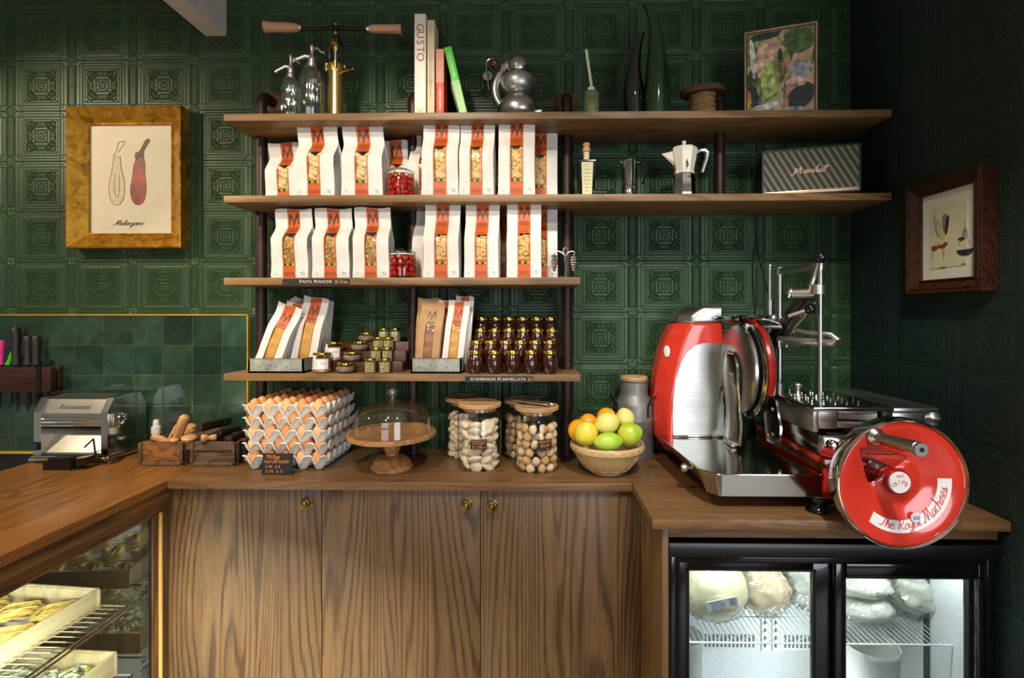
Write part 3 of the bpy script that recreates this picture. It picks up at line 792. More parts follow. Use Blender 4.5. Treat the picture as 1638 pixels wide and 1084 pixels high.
    fm = MB(); fm.grid(lambda a, b: front((-sq+.02)+(2*sq-.04)*a, wt0-.004+(wt1-wt0+.008)*b, .0008+.0016*noise.noise(Vector((a*4, b*9, off)))), 5, 12)
    fm.build('window', M['film'], e)
    # print
    F_ = lambda y: (lambda x, z: front(x/w, z/h, y))
    lg = MB(); zc = .865*h if fold else .83*h; sc_ = hu*1.55
    for s_ in MSTROKES:
        pts = [(s_[0][0]+(s_[-1][0]-s_[0][0])*k/8, s_[0][1]+(s_[-1][1]-s_[0][1])*k/8) for k in range(9)] if len(s_) == 2 else smooth_pts(s_, 5)
        lg.ribbon([(a*sc_*.95, zc+b*sc_*.95) for a, b in pts], .0042*w/.13, F_(-.0012))
    lg.build('logo', M['ink'], e)
    tx = MB(); zz = zc-sc_*1.0
    for k, wd in enumerate((.62, .8, .72)): put_text(tx, ['PASTA', 'MANCINI', 'PASTIFICIO'][k], F_(-.0010), 0, zz-k*.0062*w/.13, .0066*w/.13, hu*2*wd)
    put_text(tx, {'rigatoni': 'Paccheri', 'mezze': 'Mezze', 'penne': 'Penne', 'fusilli': 'Fusilli', 'spaghetti': 'Spaghetti'}[fill], F_(-.0010), 0, (wt1+.03)*h, .006*w/.13, hu*.9)
    if not (fill == 'spaghetti'):
        put_text(tx, 'PASTA DI SEMOLA', F_(-.0010), 0, .075*h, .0055, hu*1.6); put_text(tx, 'DI GRANO DURO', F_(-.0010), 0, .052*h, .0055, hu*1.4)
        put_text(tx, '500 g', F_(-.0010), .36*w, .075*h, .006, .016); put_text(tx, '17 oz', F_(-.0010), .37*w, .05*h, .006, .012); put_text(tx, 'C', F_(-.0010), -.36*w, .06*h, .008, .006)
        if True:
            for k in range(7):
                z_ = .1+.06*k; tx.ribbon([(0, z_*h), (.012+.004*(k % 3), z_*h)], .0012, lambda x, z: (w*.5+.0005-.018*sst(.15, .7, z/h)*(1 if z/h < flop else .2)*.5, -d*.25+x*.9-.006, z))
    tx.build('small_print', M['ink'], e, smooth=0)
    if fill != 'spaghetti':
        for k in range(4):
            b = MB(); x = (-1.5+k)*hu*.44
            b.grid(lambda a, c: front((x+(a-.5)*hu*.36)/w, (.19*h+(c-.5)*hu*.38)/h, -.0012), 1, 1)
            b.build('symbol', M['ink_green' if k % 2 else 'ink'], e, smooth=0)
    return e
ZS = 3
def hide_away(e):
    pass
P_rl = bag_proto(.150, .095, .272, -.012, -.004, 'rigatoni', 1, (.22, .60), .165)
P_fu = bag_proto(.138, .085, .258, -.006, -.004, 'fusilli', 2, (.235, .64), .17)
P_me = bag_proto(.132, .07, .285, 0, .006, 'mezze', 3, (.22, .625), .185)
P_pe = bag_proto(.128, .07, .278, 0, .006, 'penne', 4, (.235, .56), .19)
used = set()
def place_bag(P, px, Y, shelf, lab, grp, rz=0, sc=(1, 1, 1)):
    x = W(px, 400, Y)[0]
    D = {P_rl: .0475, P_fu: .0425, P_me: .035, P_pe: .035}[P]
    loc = (x, Y+D, SH[shelf]+.0006)
    if P in used: e = copy_tree(P)
    else: e = P; used.add(P)
    e.location = loc; e.rotation_euler = (0, 0, rz); e.scale = sc
    e['label'] = lab; e['category'] = 'bag'; e['group'] = grp
    return e
G1 = 'pasta bags on the second shelf'; G2 = 'pasta bags on the third shelf'
yf_, yb_ = 1.785, 1.892
place_bag(P_rl, 453, yb_-.02, 1, 'white pasta bag with pale tubes, leftmost on the second shelf, half behind its neighbour', G1, -.05, (.98, .9, .87))
place_bag(P_rl, 503, yf_, 1, 'white bag of large pasta tubes, second from the left on the second shelf', G1, -.04)
place_bag(P_rl, 578, yf_, 1, 'white bag of large pasta tubes, third from the left on the second shelf', G1, .02)
place_bag(P_rl, 632, yb_, 1, 'white pasta bag directly behind the upper jar of red peppers', G1, .03, (.98, .9, .92))
place_bag(P_me, 703, yf_-.008, 1, 'white bag of short ridged tubes, just right of the upper pepper jar', G1, .03)
place_bag(P_me, 680, yb_-.01, 1, 'white pasta bag almost hidden behind the bag right of the upper pepper jar', G1, .02, (1, 1, .94))
place_bag(P_me, 762, yf_-.004, 1, 'white bag of short ridged tubes, middle of the trio on the second shelf', G1, -.02, (.95, 1, .99))
place_bag(P_me, 793, yb_, 1, 'white pasta bag standing in the gap behind the trio on the second shelf', G1, 0, (.95, 1, .94))
place_bag(P_me, 826, yf_-.008, 1, 'white bag of short ridged tubes, tallest at the right of the second shelf', G1, .01, (1, 1, 1.0))
place_bag(P_me, 865, yb_-.025, 1, 'white pasta bag, last on the right of the second shelf beside the pipe', G1, -.03, (.97, 1, .97))
place_bag(P_fu, 463, yf_, 2, 'white bag of spiral pasta, leftmost on the third shelf', G2, -.03, (1, 1, .985))
place_bag(P_fu, 528, yf_, 2, 'white bag of spiral pasta, second from the left on the third shelf', G2, .03, (.98, 1, .99))
place_bag(P_fu, 592, yf_, 2, 'white bag of spiral pasta, third from the left beside the lower pepper jar', G2, .05, (.95, 1, 1))
place_bag(P_pe, 705, yf_-.006, 2, 'white bag of short quill pasta, just right of the lower pepper jar', G2, .02)
place_bag(P_pe, 688, yb_-.01, 2, 'white pasta bag hidden behind the quill bag right of the lower pepper jar', G2, 0, (1.1, 1, .96))
place_bag(P_pe, 770, yf_-.004, 2, 'white bag of short quill pasta in the middle of the trio on the third shelf', G2, -.02, (.97, 1, .985))
place_bag(P_pe, 800, yb_, 2, 'white and orange pasta bag in the gap behind the trio on the third shelf', G2, 0, (1, 1, .97))
place_bag(P_pe, 838, yf_-.008, 2, 'white bag of short quill pasta, right one of the trio on the third shelf', G2, .01, (.97, 1, 1.01))
place_bag(P_pe, 866, yb_-.03, 2, 'white pasta bag beside the pewter grape ornament on the third shelf', G2, 0, (.96, 1, .975))
# ------------------------------------------------------------------ clip-top jars of peppers
def pepper_jar(px, Y, shelf, lab):
    x, _ = W(px, 400, Y); z = SH[shelf]+.0006
    r = .052; hh = .088
    e = empty('preserving_jar', (x, Y, z), label=lab, cat='jar', group='clip top jars of red peppers')
    MB().lathe([(0, 0), (r-.008, 0), (r-.001, .006), (r, .02), (r, hh-.022), (r-.004, hh-.012), (r-.010, hh-.004), (r-.010, hh)], 40).build('glass_body', M['glass'], e)
    MB().lathe([(r-.010, hh+.0005), (r-.006, hh+.001), (r-.005, hh+.006), (r-.007, hh+.010), (r-.016, hh+.016), (0, hh+.018)], 40).build('glass_lid', M['glass'], e)
    MB().lathe([(r-.009, hh-.003), (r-.0045, hh-.003), (r-.0045, hh+.0005), (r-.009, hh+.0005)], 36).build('rubber_seal', M['white'], e)
    w_ = MB(); k = [(( r-.0035)*math.cos(a), (r-.0035)*math.sin(a), hh-.006) for a in [2*PI*i/30 for i in range(30)]]; w_.tube(k, .0011, 6, closed=True)
    k = [((r-.003)*math.cos(a), (r-.003)*math.sin(a), hh+.006) for a in [2*PI*i/30 for i in range(30)]]; w_.tube(k, .0011, 6, closed=True)
    for s_ in (-1, 1): w_.tube(smooth_pts([(s_*.012-.02, -r+.006, hh+.008), (s_*.012-.02, -r+.000, hh-.004), (s_*.009-.02, -r-.003, hh-.022), (s_*.006-.02, -r-.002, hh-.034)]), .0011, 6)
    w_.tube([(-.026, -r-.002, hh-.034), (-.014, -r-.002, hh-.034)], .0011, 6)
    w_.tube(smooth_pts([(-.032, -r+.006, hh+.008), (-.02, -r+.008, hh+.012), (.0, 0, hh+.020), (.0, r-.004, hh+.006)]), .0011, 6)
    w_.build('wire_clip', M['chrome'], e)
    MB().lathe([(0, .004), (r-.007, .004), (r-.003, .012), (r-.003, hh-.020), (r-.006, hh-.014), (0, hh-.014)], 30).build('oil', M['oil_g'], e)
    rnd = random.Random(px); first = None
    for lv in range(4):
        n = 9; zz = .015+lv*.0195
        for i in range(n):
            a = 2*PI*i/n+lv*.35+rnd.uniform(-.1, .1); rr = r-.0155
            if math.sin(a) > .62: continue
            if first is None:
                pb = MB(); pb.sph((0, 0, 0), .0113, 14, 10, (1, 1, .93)); p = pb.build('pepper', M['tomato'])
                MB().push(T(0, -.0098, .0012)).sph((0, 0, 0), .0048, 10, 6, (1, .5, .8)).build('stuffing', M['cheese_y'], p); first = p
            else: p = copy_tree(first)
            p.location = (x+rr*math.cos(a), Y+rr*math.sin(a), z+zz); p.rotation_euler = (rnd.uniform(-.9, .9), rnd.uniform(-.5, .5), a+PI/2+rnd.uniform(-.8, .8))
            tag(p, 'small round red stuffed pepper in the %s pepper jar, %s layer up' % ('upper' if shelf == 1 else 'lower', ORD[lv]), 'pepper', 'stuffed red peppers in the %s jar' % ('upper' if shelf == 1 else 'lower'))
M['cheese_y'] = plain('stuffing', (226, 160, 50), .6); M['oil_g'] = glass('oil', (.92, .45, .25), 1.3, .05)
pepper_jar(641, 1.825, 1, 'clip top glass jar of red stuffed peppers on the second shelf')
pepper_jar(644, 1.825, 2, 'clip top glass jar of red stuffed peppers on the third shelf')
# ------------------------------------------------------------------ galvanised troughs with spaghetti
P_sp = bag_proto(.085, .022, .262, 0, .0, 'spaghetti', 5, (.14, .66), .22, .90, False)
def trough(x0, x1, y0, y1, h, lab):
    e = empty('concrete_trough', ((x0+x1)/2, (y0+y1)/2, SH[3]+.0006), label=lab, cat='tray', group='grey troughs on the lowest shelf')
    w2, d2 = (x1-x0)/2, (y1-y0)/2; t = .006
    m = MB(); m.box(-w2, w2, -d2, d2, 0, .006); m.box(-w2, w2, -d2, -d2+t, 0, h); m.box(-w2, w2, d2-t, d2, 0, h); m.box(-w2, -w2+t, -d2, d2, 0, h); m.box(w2-t, w2, -d2, d2, 0, h)
    m.build('tray', M['concrete'], e)
    m = MB(); 
    for a, b, c, d_ in ((-w2-.0006, w2+.0006, -d2-.0006, -d2+t), (-w2-.0006, w2+.0006, d2-t, d2+.0006), (-w2-.0006, -w2+t, -d2+t, d2-t), (w2-t, w2+.0006, -d2+t, d2-t)): m.box(a, b, c, d_, h, h+.0018)
    m.build('rim', M['rust'], e)
    for (a, b) in ((-.06, .02), (-.02, .028), (.0, .024), (.04, .021), (-.035, .015), (.06, .012)):
        if abs(a) < w2: MB().push(T(a, -d2-.0003, b) @ R(PI/2, 'X')).lathe([(0, 0), (.0022, 0), (.0018, .0008), (0, .0009)], 8).build('rivet', M['iron'], e)
    return e
def sp_bag(px, pyb, Y, lean, rz, lab, grp, back=.12, mats=None, sc=(1, 1, 1), z0=None):
    x = W(px, pyb, Y)[0]; z = SH[3]+.0085 if z0 is None else z0
    if P_sp in used: e = copy_tree(P_sp)
    else: e = P_sp; used.add(P_sp)
    e.rotation_mode = 'ZYX'
    e.rotation_euler = (back*-1, lean, rz); e.location = (x, Y, z); e.scale = sc
    tag(e, lab, 'bag', grp)
    if mats:
        for c in e.children:
            if c.name.split('.')[0] in mats:
                c.data = c.data.copy(); c.data.materials[0] = M[mats[c.name.split('.')[0]]]
    return e
xa, _ = W(397, 600, 1.785); xb, _ = W(480, 600, 1.785)
trough(xa, xb+.012, 1.785, 1.955, .050, 'grey metal trough at the left of the lowest shelf, filled with leaning spaghetti bags')
xa2, _ = W(657, 600, 1.785); xb2, _ = W(738, 600, 1.785)
trough(xa2, xb2, 1.785, 1.90, .052, 'grey metal trough in the middle of the lowest shelf, holding a brown paper bag')
GS = 'spaghetti bags leaning in the left trough'
for i, (px, Y, ln, bk, sc) in enumerate([(456, 1.940, .30, .00, 1.03), (450, 1.918, .31, .02, 1.01), (446, 1.896, .31, .04, .99), (441, 1.874, .31, .05, .97)]):
    sp_bag(px, 575, Y, ln, .0, 'spaghetti bag leaning right in the left trough, %s of the half hidden ones' % ORD[i], GS, bk, sc=(sc, 1, sc))
sp_bag(424, 575, 1.818, .34, .05, 'frontmost spaghetti bag on the left of the left trough, leaning right', GS, .10, sc=(1.10, 1, .95))
for i, (px, Y, ln) in enumerate([(503, 1.944, .10), (497, 1.924, .12), (491, 1.903, .13)]):
    sp_bag(px+4, 575, Y, ln, 0, 'white spaghetti bag, right rear of the left trough, %s from the wall' % ORD[i], GS, .02, sc=(.9, 1, .98))
sp_bag(483, 575, 1.862, .17, .05, 'front spaghetti bag on the right of the left trough, more upright', GS, .09, sc=(1.12, 1, 1.03))
GT = 'pasta bags standing in the middle trough'
kb = {'bag': 'kraft', 'stripe': 'kraft', 'pasta': 'farro'}
M['farro'] = plain('wholemeal spaghetti', (170, 122, 92), .4, 0, .1, 30)
sp_bag(682, 575, 1.875, .05, 0, 'brown paper pasta bag at the back of the middle trough', GT, .0, kb, (1.05, 1, 1.0))
sp_bag(712, 575, 1.872, .04, 0, 'white spaghetti bag between brown bag and front bag in the middle trough', GT, .0, None, (.8, 1, .97))
sp_bag(735, 575, 1.875, .08, 0, 'rearmost white spaghetti bag at the right of the middle trough', GT, .0, None, (.8, 1, 1.03))
sp_bag(682, 575, 1.822, .09, .03, 'brown kraft paper bag of dark spaghetti in the front of the middle trough', GT, .07, kb, (1.02, 1, .94))
sp_bag(722, 575, 1.826, .11, .03, 'front white and orange spaghetti bag in the middle trough', GT, .07, None, (.93, 1, .96))
# ------------------------------------------------------------------ top shelf
Z1 = SH[0]+.0006; Z2 = SH[1]+.0006; Z3 = SH[2]+.0006; Z4 = SH[3]+.0006
def sc_px(Y): return Y/F
# soda siphons
def siphon(px, Y, r, pyt, pys, lab, flutes):
    x, zs = W(px, pys, Y); _, zt = W(px, pyt, Y)
    e = empty('soda_siphon', (x, Y, Z1), label=lab, cat='siphon', group='glass soda siphons')
    hs = zs-Z1; ht = zt-Z1
    prof = [(0, 0), (r*.93, 0), (r, .006), (r, hs*.55), (r*.99, hs*.70), (r*.90, hs*.82), (r*.70, hs*.92), (r*.42, hs*.985), (r*.34, hs)]
    mb = MB(); n = 96
    vs = []; fs = []
    for (rr, z) in prof:
        for i in range(n):
            a = 2*PI*i/n; k = rr*(1+flutes[1]*math.cos(a*flutes[0])*(1 if z < hs*.8 else .2))
            vs.append((k*math.cos(a), k*math.sin(a), z))
    for j in range(len(prof)-1):
        for i in range(n): fs.append((j*n+i, j*n+(i+1) % n, (j+1)*n+(i+1) % n, (j+1)*n+i))
    mb.add(vs, fs); mb.build('glass_bottle', M['glass_sy'], e, smooth=60)
    hd = ht-hs; k = r/.036
    MB().lathe([(r*.37, hs-.012), (r*.42, hs-.010), (r*.42, hs+.004), (r*.32, hs+.008), (r*.34, hs+hd*.28), (r*.30, hs+hd*.36), (r*.17, hs+hd*.45), (r*.15, hs+hd*.75), (r*.17, hs+hd*.8), (r*.19, hs+hd*.9), (r*.15, hs+hd*.98), (0, ht)], 24).build('valve_head', M['alu'], e)
    m = MB(); m.tube([(0, 0, hs+hd*.38), (-r*.45, -.008, hs+hd*.40), (-r*1.2, -.014, hs+hd*.18), (-r*1.5, -.016, hs+hd*.06)], r*.13, 12, rads=[r*.20, r*.19, r*.17, r*.19]); m.build('spout', M['alu'], e)
    MB().tube(smooth_pts([(r*.1, 0, hs+hd*.80), (r*.5, -.004, hs+hd*.80), (r*.75, -.006, hs+hd*.64), (r*1.1, -.006, hs+hd*.55)]), r*.06, 8, flat=1.8).build('lever', M['chrome'], e)
siphon(465, 1.815, .033, 88, 121, 'small glass soda siphon with metal spout, leftmost on the top shelf', (16, .035))
siphon(499, 1.845, .047, 72, 105, 'larger glass soda siphon beside the brass press on the top shelf', (12, .03))
# brass pasta press
Y = 1.86
x, _ = W(537, 100, Y); s_ = Y/F
zz = lambda py: W(537, py, Y)[1]-Z1
xx = lambda px: W(px, 100, Y)[0]-x
e = empty('pasta_press', (x, Y, Z1), label='brass hand pasta press with long two-handled crank and wooden grips', cat='press')
MB().lathe([(0, 0), (.0285, 0), (.0285, zz(116)), (0, zz(116))], 40).build('cylinder', M['brass'], e)
m = MB(); m.lathe([(0, zz(118)), (.031, zz(118)), (.033, zz(113)), (.033, zz(108)), (.030, zz(105)), (0, zz(105))], 32)
for a in (0, 90, 180, 270): m.push(R(math.radians(a+20), 'Z')).cyl((.031, 0, zz(116)), (.031, 0, zz(104)), .007, n=14).pop()
m.build('collar', M['brass_cast'], e)
m = MB(); m.prism([(.028, -.02), (.085, -.045), (.085, -.035), (.06, .0), (.028, .03)], zz(119)-.004, zz(119), 'Z'); m.cyl((.078, -.035, zz(119)), (.078, -.035, zz(119)+.003), .005)
m.build('mounting_bracket', M['brass_cast'], e)
m = MB(); m.cyl((0, 0, zz(108)), (0, 0, zz(44)), .0065)
n = 60
for k in range(n):
    z = zz(106)+(zz(47)-zz(106))*k/n; m.lathe([(.0065, z), (.0082, z+.0012), (.0065, z+.0024)], 14)
m.build('screw_spindle', M['steel'], e)
m = MB()
for s in (-1, 1): m.tube([(s*.023, .004, zz(106)), (s*.025, .004, zz(80)), (s*.017, .003, zz(68)), (s*.008, 0, zz(64))], .0065, 10)
m.build('yoke', M['black_gloss'], e)
m = MB(); m.lathe([(0, zz(82)), (.010, zz(82)), (.011, zz(76)), (.018, zz(74)), (.016, zz(66)), (.009, zz(60)), (.009, zz(57)), (0, zz(57))], 8); m.build('spindle_nut', M['brass_cast'], e)
m = MB(); m.push(T(.012, -.012, zz(66)) @ R(PI/2-.2, 'X')).lathe([(0, 0), (.013, 0), (.0155, .003), (.0155, .010), (.012, .015), (0, .016)], 12).pop(); m.build('clamp_knob', M['black_gloss'], e)
m = MB(); zb = zz(46); m.tube([(xx(483), -.015, zz(48.5)-.002), (xx(512), -.008, zz(48)), (0, 0, zz(45)), (xx(560), .006, zz(45)), (xx(585), .012, zz(44))], .0065, 10, flat=1.0); m.lathe([(0, zb-.012), (.011, zb-.012), (.011, zb+.010), (0, zb+.010)], 16)
m.build('crank_bar', M['iron'], e)
m = MB(); m.lathe([(0, zz(41)), (.0075, zz(41)), (.0075, zz(38.5)), (0, zz(38.5))], 12); m.build('top_nut', M['steel'], e)
def grip(a, b, rads, ra, rb):
    a = Vector(a); b = Vector(b); pts = [tuple(a.lerp(b, t)) for t in (0, .04, .2, .45, .7, .9, .97, 1)]
    g_ = MB().tube(pts, .01, 18, rads=rads).build('grip', M['grip'], e)
    d = (a-b).normalized()
    MB().tube([tuple(a+d*.010), tuple(a-d*.002)], .009, 14, rads=[ra, rb]).build('ferrule', M['steel'], g_)
M['grip'] = wood('raw beech grip', (206, 160, 120), (184, 136, 98), (130, 90, 62), 'X', 3, 12, .55, .3, 3)
grip((xx(481), -.015, zz(47.5)), (xx(429), -.030, zz(49.5)), [.0135, .0145, .0165, .0175, .0175, .019, .0215, .017], .0105, .0105)
grip((xx(589), .012, zz(44)), (xx(639), .025, zz(42)), [.012, .0135, .0155, .0165, .0165, .017, .019, .016], .0095, .0095)
# books
def book(px0, px1, pyt, Y, mats, lab, lean=0, dep=.24, pages='card', name='book'):
    xa, _ = W(px0, 170, Y); xb, _ = W(px1, 170, Y); zt = W((px0+px1)/2, pyt, Y)[1]; w = (xb-xa); h = zt-Z1
    dep = min(dep, WY-Y-.006)
    e = empty(name, (xa, Y, Z1), label=lab, cat='book', group='cookbooks on the top shelf')
    e.rotation_euler = (0, lean, 0)
    h = h/math.cos(lean) if lean else h
    e.rotation_mode = 'XYZ'
    t = .0025; m = MB(); m.box(0, w, 0, t, 0, h, .0008).box(0, t, t, dep, 0, h).box(w-t, w, t, dep, 0, h)
    m.build('cover', M[mats], e); MB().box(t+.0003, w-t-.0003, t+.0005, dep-.004, .003, h-.003).build('pages', M[pages], e)
    return e, w, h
M['book_w'] = plain('white book cloth', (222, 216, 200), .5); M['book_c'] = plain('cream book cloth', (206, 190, 154), .6)
M['book_r'] = plain('coral cover', (206, 62, 40), .5); M['book_g'] = plain('bright green cover', (84, 196, 62), .5)
M['book_k'] = plain('black cover', (20, 18, 18), .3); M['gold_ink'] = plain('brown ink', (142, 60, 50), .5)
M['pale_ink'] = plain('pale brown ink', (178, 140, 110), .6); M['mint'] = plain('mint paper', (190, 220, 170), .6); M['blush'] = plain('pink paper', (226, 190, 172), .6)
Yb = 1.80
e, w, h = book(663, 681, 22, Yb, 'book_w', 'tall white cookbook with Gusto on its spine, leftmost book on the top shelf')
m = MB()
for i, c in enumerate('GUSTO'):
    put_text(m, c, flat(-.0008), w*.5, h*(.865-.072*i), .040, None, 0, -PI/2)
m.build('title_lettering', M['gold_ink'], e, smooth=0)
m = MB(); m.ribbon([(w*.3, h*.03), (w*.75, h*.03), (w*.75, h*.075), (w*.3, h*.075), (w*.3, h*.03)], .002, flat(-.0008)); m.ribbon([(w*.4, h*.05), (w*.6, h*.05)], .006, flat(-.0008)); m.build('emblem', M['g_em'] if 'g_em' in M else M['ink_green'], e, smooth=0)
e, w, h = book(683.5, 695, 32, Yb+.005, 'book_c', 'cream cookbook with faint lettering, second from the left on the top shelf')
m = MB(); put_text(m, 'Ciao Gnocchi', flat(-.0008), w*.5, h*.5, .014, .11, 0, -PI/2); put_text(m, 'The Journal', flat(-.0008), w*.5, h*.88, .008, .04, 0, -PI/2); put_text(m, 'in nonna kitchen', flat(-.0008), w*.5, h*.28, .008, .06, 0, -PI/2); m.build('title_lettering', M['pale_ink'], e, smooth=0)
e, w, h = book(697.5, 710, 78, Yb, 'book_r', 'short coral red cookbook with pink check upper spine between the cream and green books', dep=.07)
m = MB(); m.box(0.0008, w-.0008, -.0008, -.0001, h*.49, h*.995); m.build('check_panel', M['blush'], e)
m = MB()
for k in range(1, 6): m.ribbon([(w*k/6, h*.49), (w*k/6, h*.995)], .0012, flat(-.0012))
for k in range(24): m.ribbon([(.001, h*(.495+k*.0215)), (w-.001, h*(.495+k*.0215))], .0012, flat(-.0012))
m.build('check_lines', M['book_r'], e, smooth=0)
m = MB(); put_text(m, 'PASTA MODERNA', flat(-.0008), w*.5, h*.24, .011, .075, 0, -PI/2); put_text(m, 'II', flat(-.0008), w*.5, h*.46, .006); m.build('title_lettering', M['white'], e, smooth=0)
e, w, h = book(737, 749, 42, Yb+.078, 'book_k', 'tall black book leaning left behind the coral and green ones', -.28, pages='book_c')
e, w, h = book(736, 748, 76, Yb-.002, 'book_g', 'bright green cookbook leaning left, rightmost book on the top shelf', -.235, dep=.07)
m = MB(); m.box(0.0005, w-.0005, -.0008, -.0001, 0, h*.5); m.build('check_panel', M['mint'], e)
m = MB()
rr = random.Random(4)
for k in range(22):
    for j in range(3): m.ribbon([(w*(.1+.3*j), h*.022*k+.003), (w*(.1+.3*j)+w*.16, h*.022*k+.003)], .0022, flat(-.0012)); 
for j in range(4): m.ribbon([(w*(.04+.3*j), 0), (w*(.04+.3*j), h*.5)], .0009, flat(-.0012))
m.build('check_lines', M['book_g'], e, smooth=0)
m = MB(); put_text(m, 'PASTA GRANNIES', flat(-.0008), w*.5, h*.73, .009, .085, 0, -PI/2); m.build('title_lettering', M['white'], e, smooth=0)
# pot-bellied coffee maker
Y = 1.85; x, _ = W(829, 100, Y)
e = empty('coffee_maker', (x, Y, Z1), label='round pot-bellied cast aluminium espresso maker with mushroom cap on the top shelf', cat='coffee maker')
zz = lambda py: W(829, py, Y)[1]-Z1
xx = lambda px: W(px, 100, Y)[0]-x
MB().lathe([(0, 0), (.060, 0), (.074, .010), (.079, .024), (.078, zz(176)), (.072, zz(168)), (.061, zz(161)), (.046, zz(155)), (.03, zz(151))], 40).build('base', M['pewter'], e)
MB().lathe([(.03, zz(154)), (.05, zz(152)), (.064, zz(144)), (.068, zz(136)), (.062, zz(127)), (.05, zz(121.5)), (.03, zz(120)), (.0, zz(120))], 40).build('belly', M['alu'], e)
MB().lathe([(0, zz(124)), (.0225, zz(124)), (.0225, zz(108)), (0, zz(108))], 28).build('neck', M['steel'], e)
m = MB(); m.lathe([(.02, zz(115)), (.040, zz(117)), (.044, zz(112)), (.042, zz(104)), (.032, zz(96)), (.018, zz(93)), (0, zz(92.5))], 32); m.build('cap', M['pewter'], e)
MB().tube(smooth_pts([(xx(822), 0, zz(100)), (xx(808), -.006, zz(108)), (xx(800), -.012, zz(122)), (xx(793), -.016, zz(140)), (xx(794), -.016, zz(158)), (xx(804), -.012, zz(174)), (xx(820), 0, zz(180))]), .016, 16).build('riser_tube', M['pewter'], e)
MB().tube(smooth_pts([(xx(783), -.03, zz(149)), (xx(781), -.03, zz(130)), (xx(779), -.03, zz(110)), (xx(781), -.03, zz(103)), (xx(787), -.03, zz(99.5)), (xx(792), -.03, zz(101))]), .0022, 8).build('steam_pipe', M['chrome'], e)
m = MB(); m.sph((xx(792.5), -.03, zz(107.5)), .0165, 20, 14); kn = m.build('ball_knob', M['maroon'] if 'maroon' in M else M.setdefault('maroon', plain('maroon ball', (78, 16, 16), .15, coat=.5)), e)
MB().cyl((xx(792), -.03, zz(114)), (xx(801), -.022, zz(119)), .005, .006).build('valve_stem', M['black'], e)
m = MB()
for k in range(14):
    a = 2*PI*k/14; m.sph((xx(781)+.020*math.cos(a)*.6, -.01, zz(125)+.020*math.sin(a)), .005, 8, 6)
m.cyl((xx(781), -.02, zz(125)), (xx(781), .0, zz(125)), .018, n=20); m.build('tap_knob', M['black'], e)
MB().tube(smooth_pts([(xx(850), -.01, zz(133)), (xx(860), -.012, zz(131)), (xx(869), -.012, zz(136)), (xx(871), -.012, zz(145)), (xx(866), -.012, zz(155)), (xx(858), -.01, zz(160))]), .0048, 10).build('handle', M['black_gloss'], e)
MB().sph((xx(858), -.012, zz(131)), .0085, 14, 10, (1.3, 1, .8)).build('hinge_knob', M['maroon'], e)
MB().cyl((.06, -.03, .018), (.088, -.035, .018), .011, .012, n=20).build('filler_cap', M['alu'], e)
# reed diffuser
Y = 1.83; x, _ = W(945.5, 100, Y)
e = empty('reed_diffuser', (x, Y, Z1), label='small frosted olive green bottle with a pale twisted reed on the top shelf', cat='diffuser')
h = W(945, 148, Y)[1]-Z1; zr = W(945, 80, Y)[1]-Z1
M['frost'] = plain('frosted olive glass', (132, 140, 92), .45, 0, .06, trans=.25)
M['reed'] = plain('pale reed', (220, 222, 168), .6)
MB().lathe([(0, 0), (.026, 0), (.0285, .003), (.0285, h-.005), (.025, h), (.013, h+.001), (.013, h+.002), (0, h+.002)], 32).build('bottle', M['frost'], e)
m = MB(); put_text(m, 'ALFA', lambda a, b: (.0288*math.sin(a/.0288), -.0288*math.cos(a/.0288), b), 0, h*.66, .010, .032); put_text(m, 'PER CASA', lambda a, b: (.0288*math.sin(a/.0288), -.0288*math.cos(a/.0288), b), 0, h*.48, .004, .02); m.build('lettering', M['iron'], e, smooth=0)
MB().lathe([(0, h+.002), (.0135, h+.002), (.0145, h+.004), (.0140, h+.017), (.012, h+.018), (0, h+.018)], 24).build('collar', M['white'], e)
m = MB()
for k in range(3):
    ph = 2*PI*k/3; pts = []
    for i in range(40):
        t = i/39; a = ph+t*22; c = Vector((.002-.020*t, -.002, h+.016+(zr-h-.016)*t)); pts.append(tuple(c+Vector((.0026*math.cos(a), .0026*math.sin(a), 0))))
    m.tube(pts, .0032, 7)
m.build('reed', M['reed'], e)
# horn vases
M['vase_b'] = plain('black glass vase', (12, 16, 15), .08, coat=.7); 
def vase_mat():
    m, nt, b = new_mat('dark green glass vase')
    f = ntex(nt, coords(nt), 3, 1); nt.links.new(ramp(nt, f, [(.3, lin((22, 46, 24))), (.7, lin((40, 78, 36)))]), b.inputs['Base Color']); setp(b, rough=.16, coat=.6, trans=.35, ior=1.4); return m
M['vase_g'] = vase_mat()
def vase(pts, Y, mt, lab):
    """pts: (px, py, radius px) from the foot upwards"""
    s = Y/F; x0 = W(pts[0][0], 170, Y)[0]
    e = empty('horn_vase', (x0, Y, Z1), label=lab, cat='vase', group='curved glass vases')
    c = []; rd = []
    for p in pts: c.append((W(p[0], p[1], Y)[0]-x0, 0, max(0, W(p[0], p[1], Y)[1]-Z1), p[2]*s))
    c[0] = (0, 0, 0, c[0][3]); c = smooth_pts(c, 5)
    MB().tube([q_[:3] for q_ in c], 0, 32, rads=[q_[3] for q_ in c]).build('vase', M[mt], e, smooth=60)
    tp = c[-1]; d = (Vector(c[-1][:3])-Vector(c[-3][:3])).normalized()
    ring = []; o1 = d.orthogonal().normalized(); o2 = d.cross(o1)
    for k in range(20): a = 2*PI*k/20; ring.append(tuple(Vector(tp[:3])+(o1*math.cos(a)+o2*math.sin(a))*tp[3]*.88))
    MB().tube(ring, tp[3]*.16, 8, closed=True).build('rim', M[mt], e)
vase([(1015, 196, 15.5), (1014, 160, 17), (1013.5, 140, 16), (1014, 115, 11.5), (1017, 90, 8.5), (1021, 70, 6.5), (1026, 54, 5.6)], 1.855, 'vase_b', 'shorter black glass horn vase on the top shelf, left of the taller one')
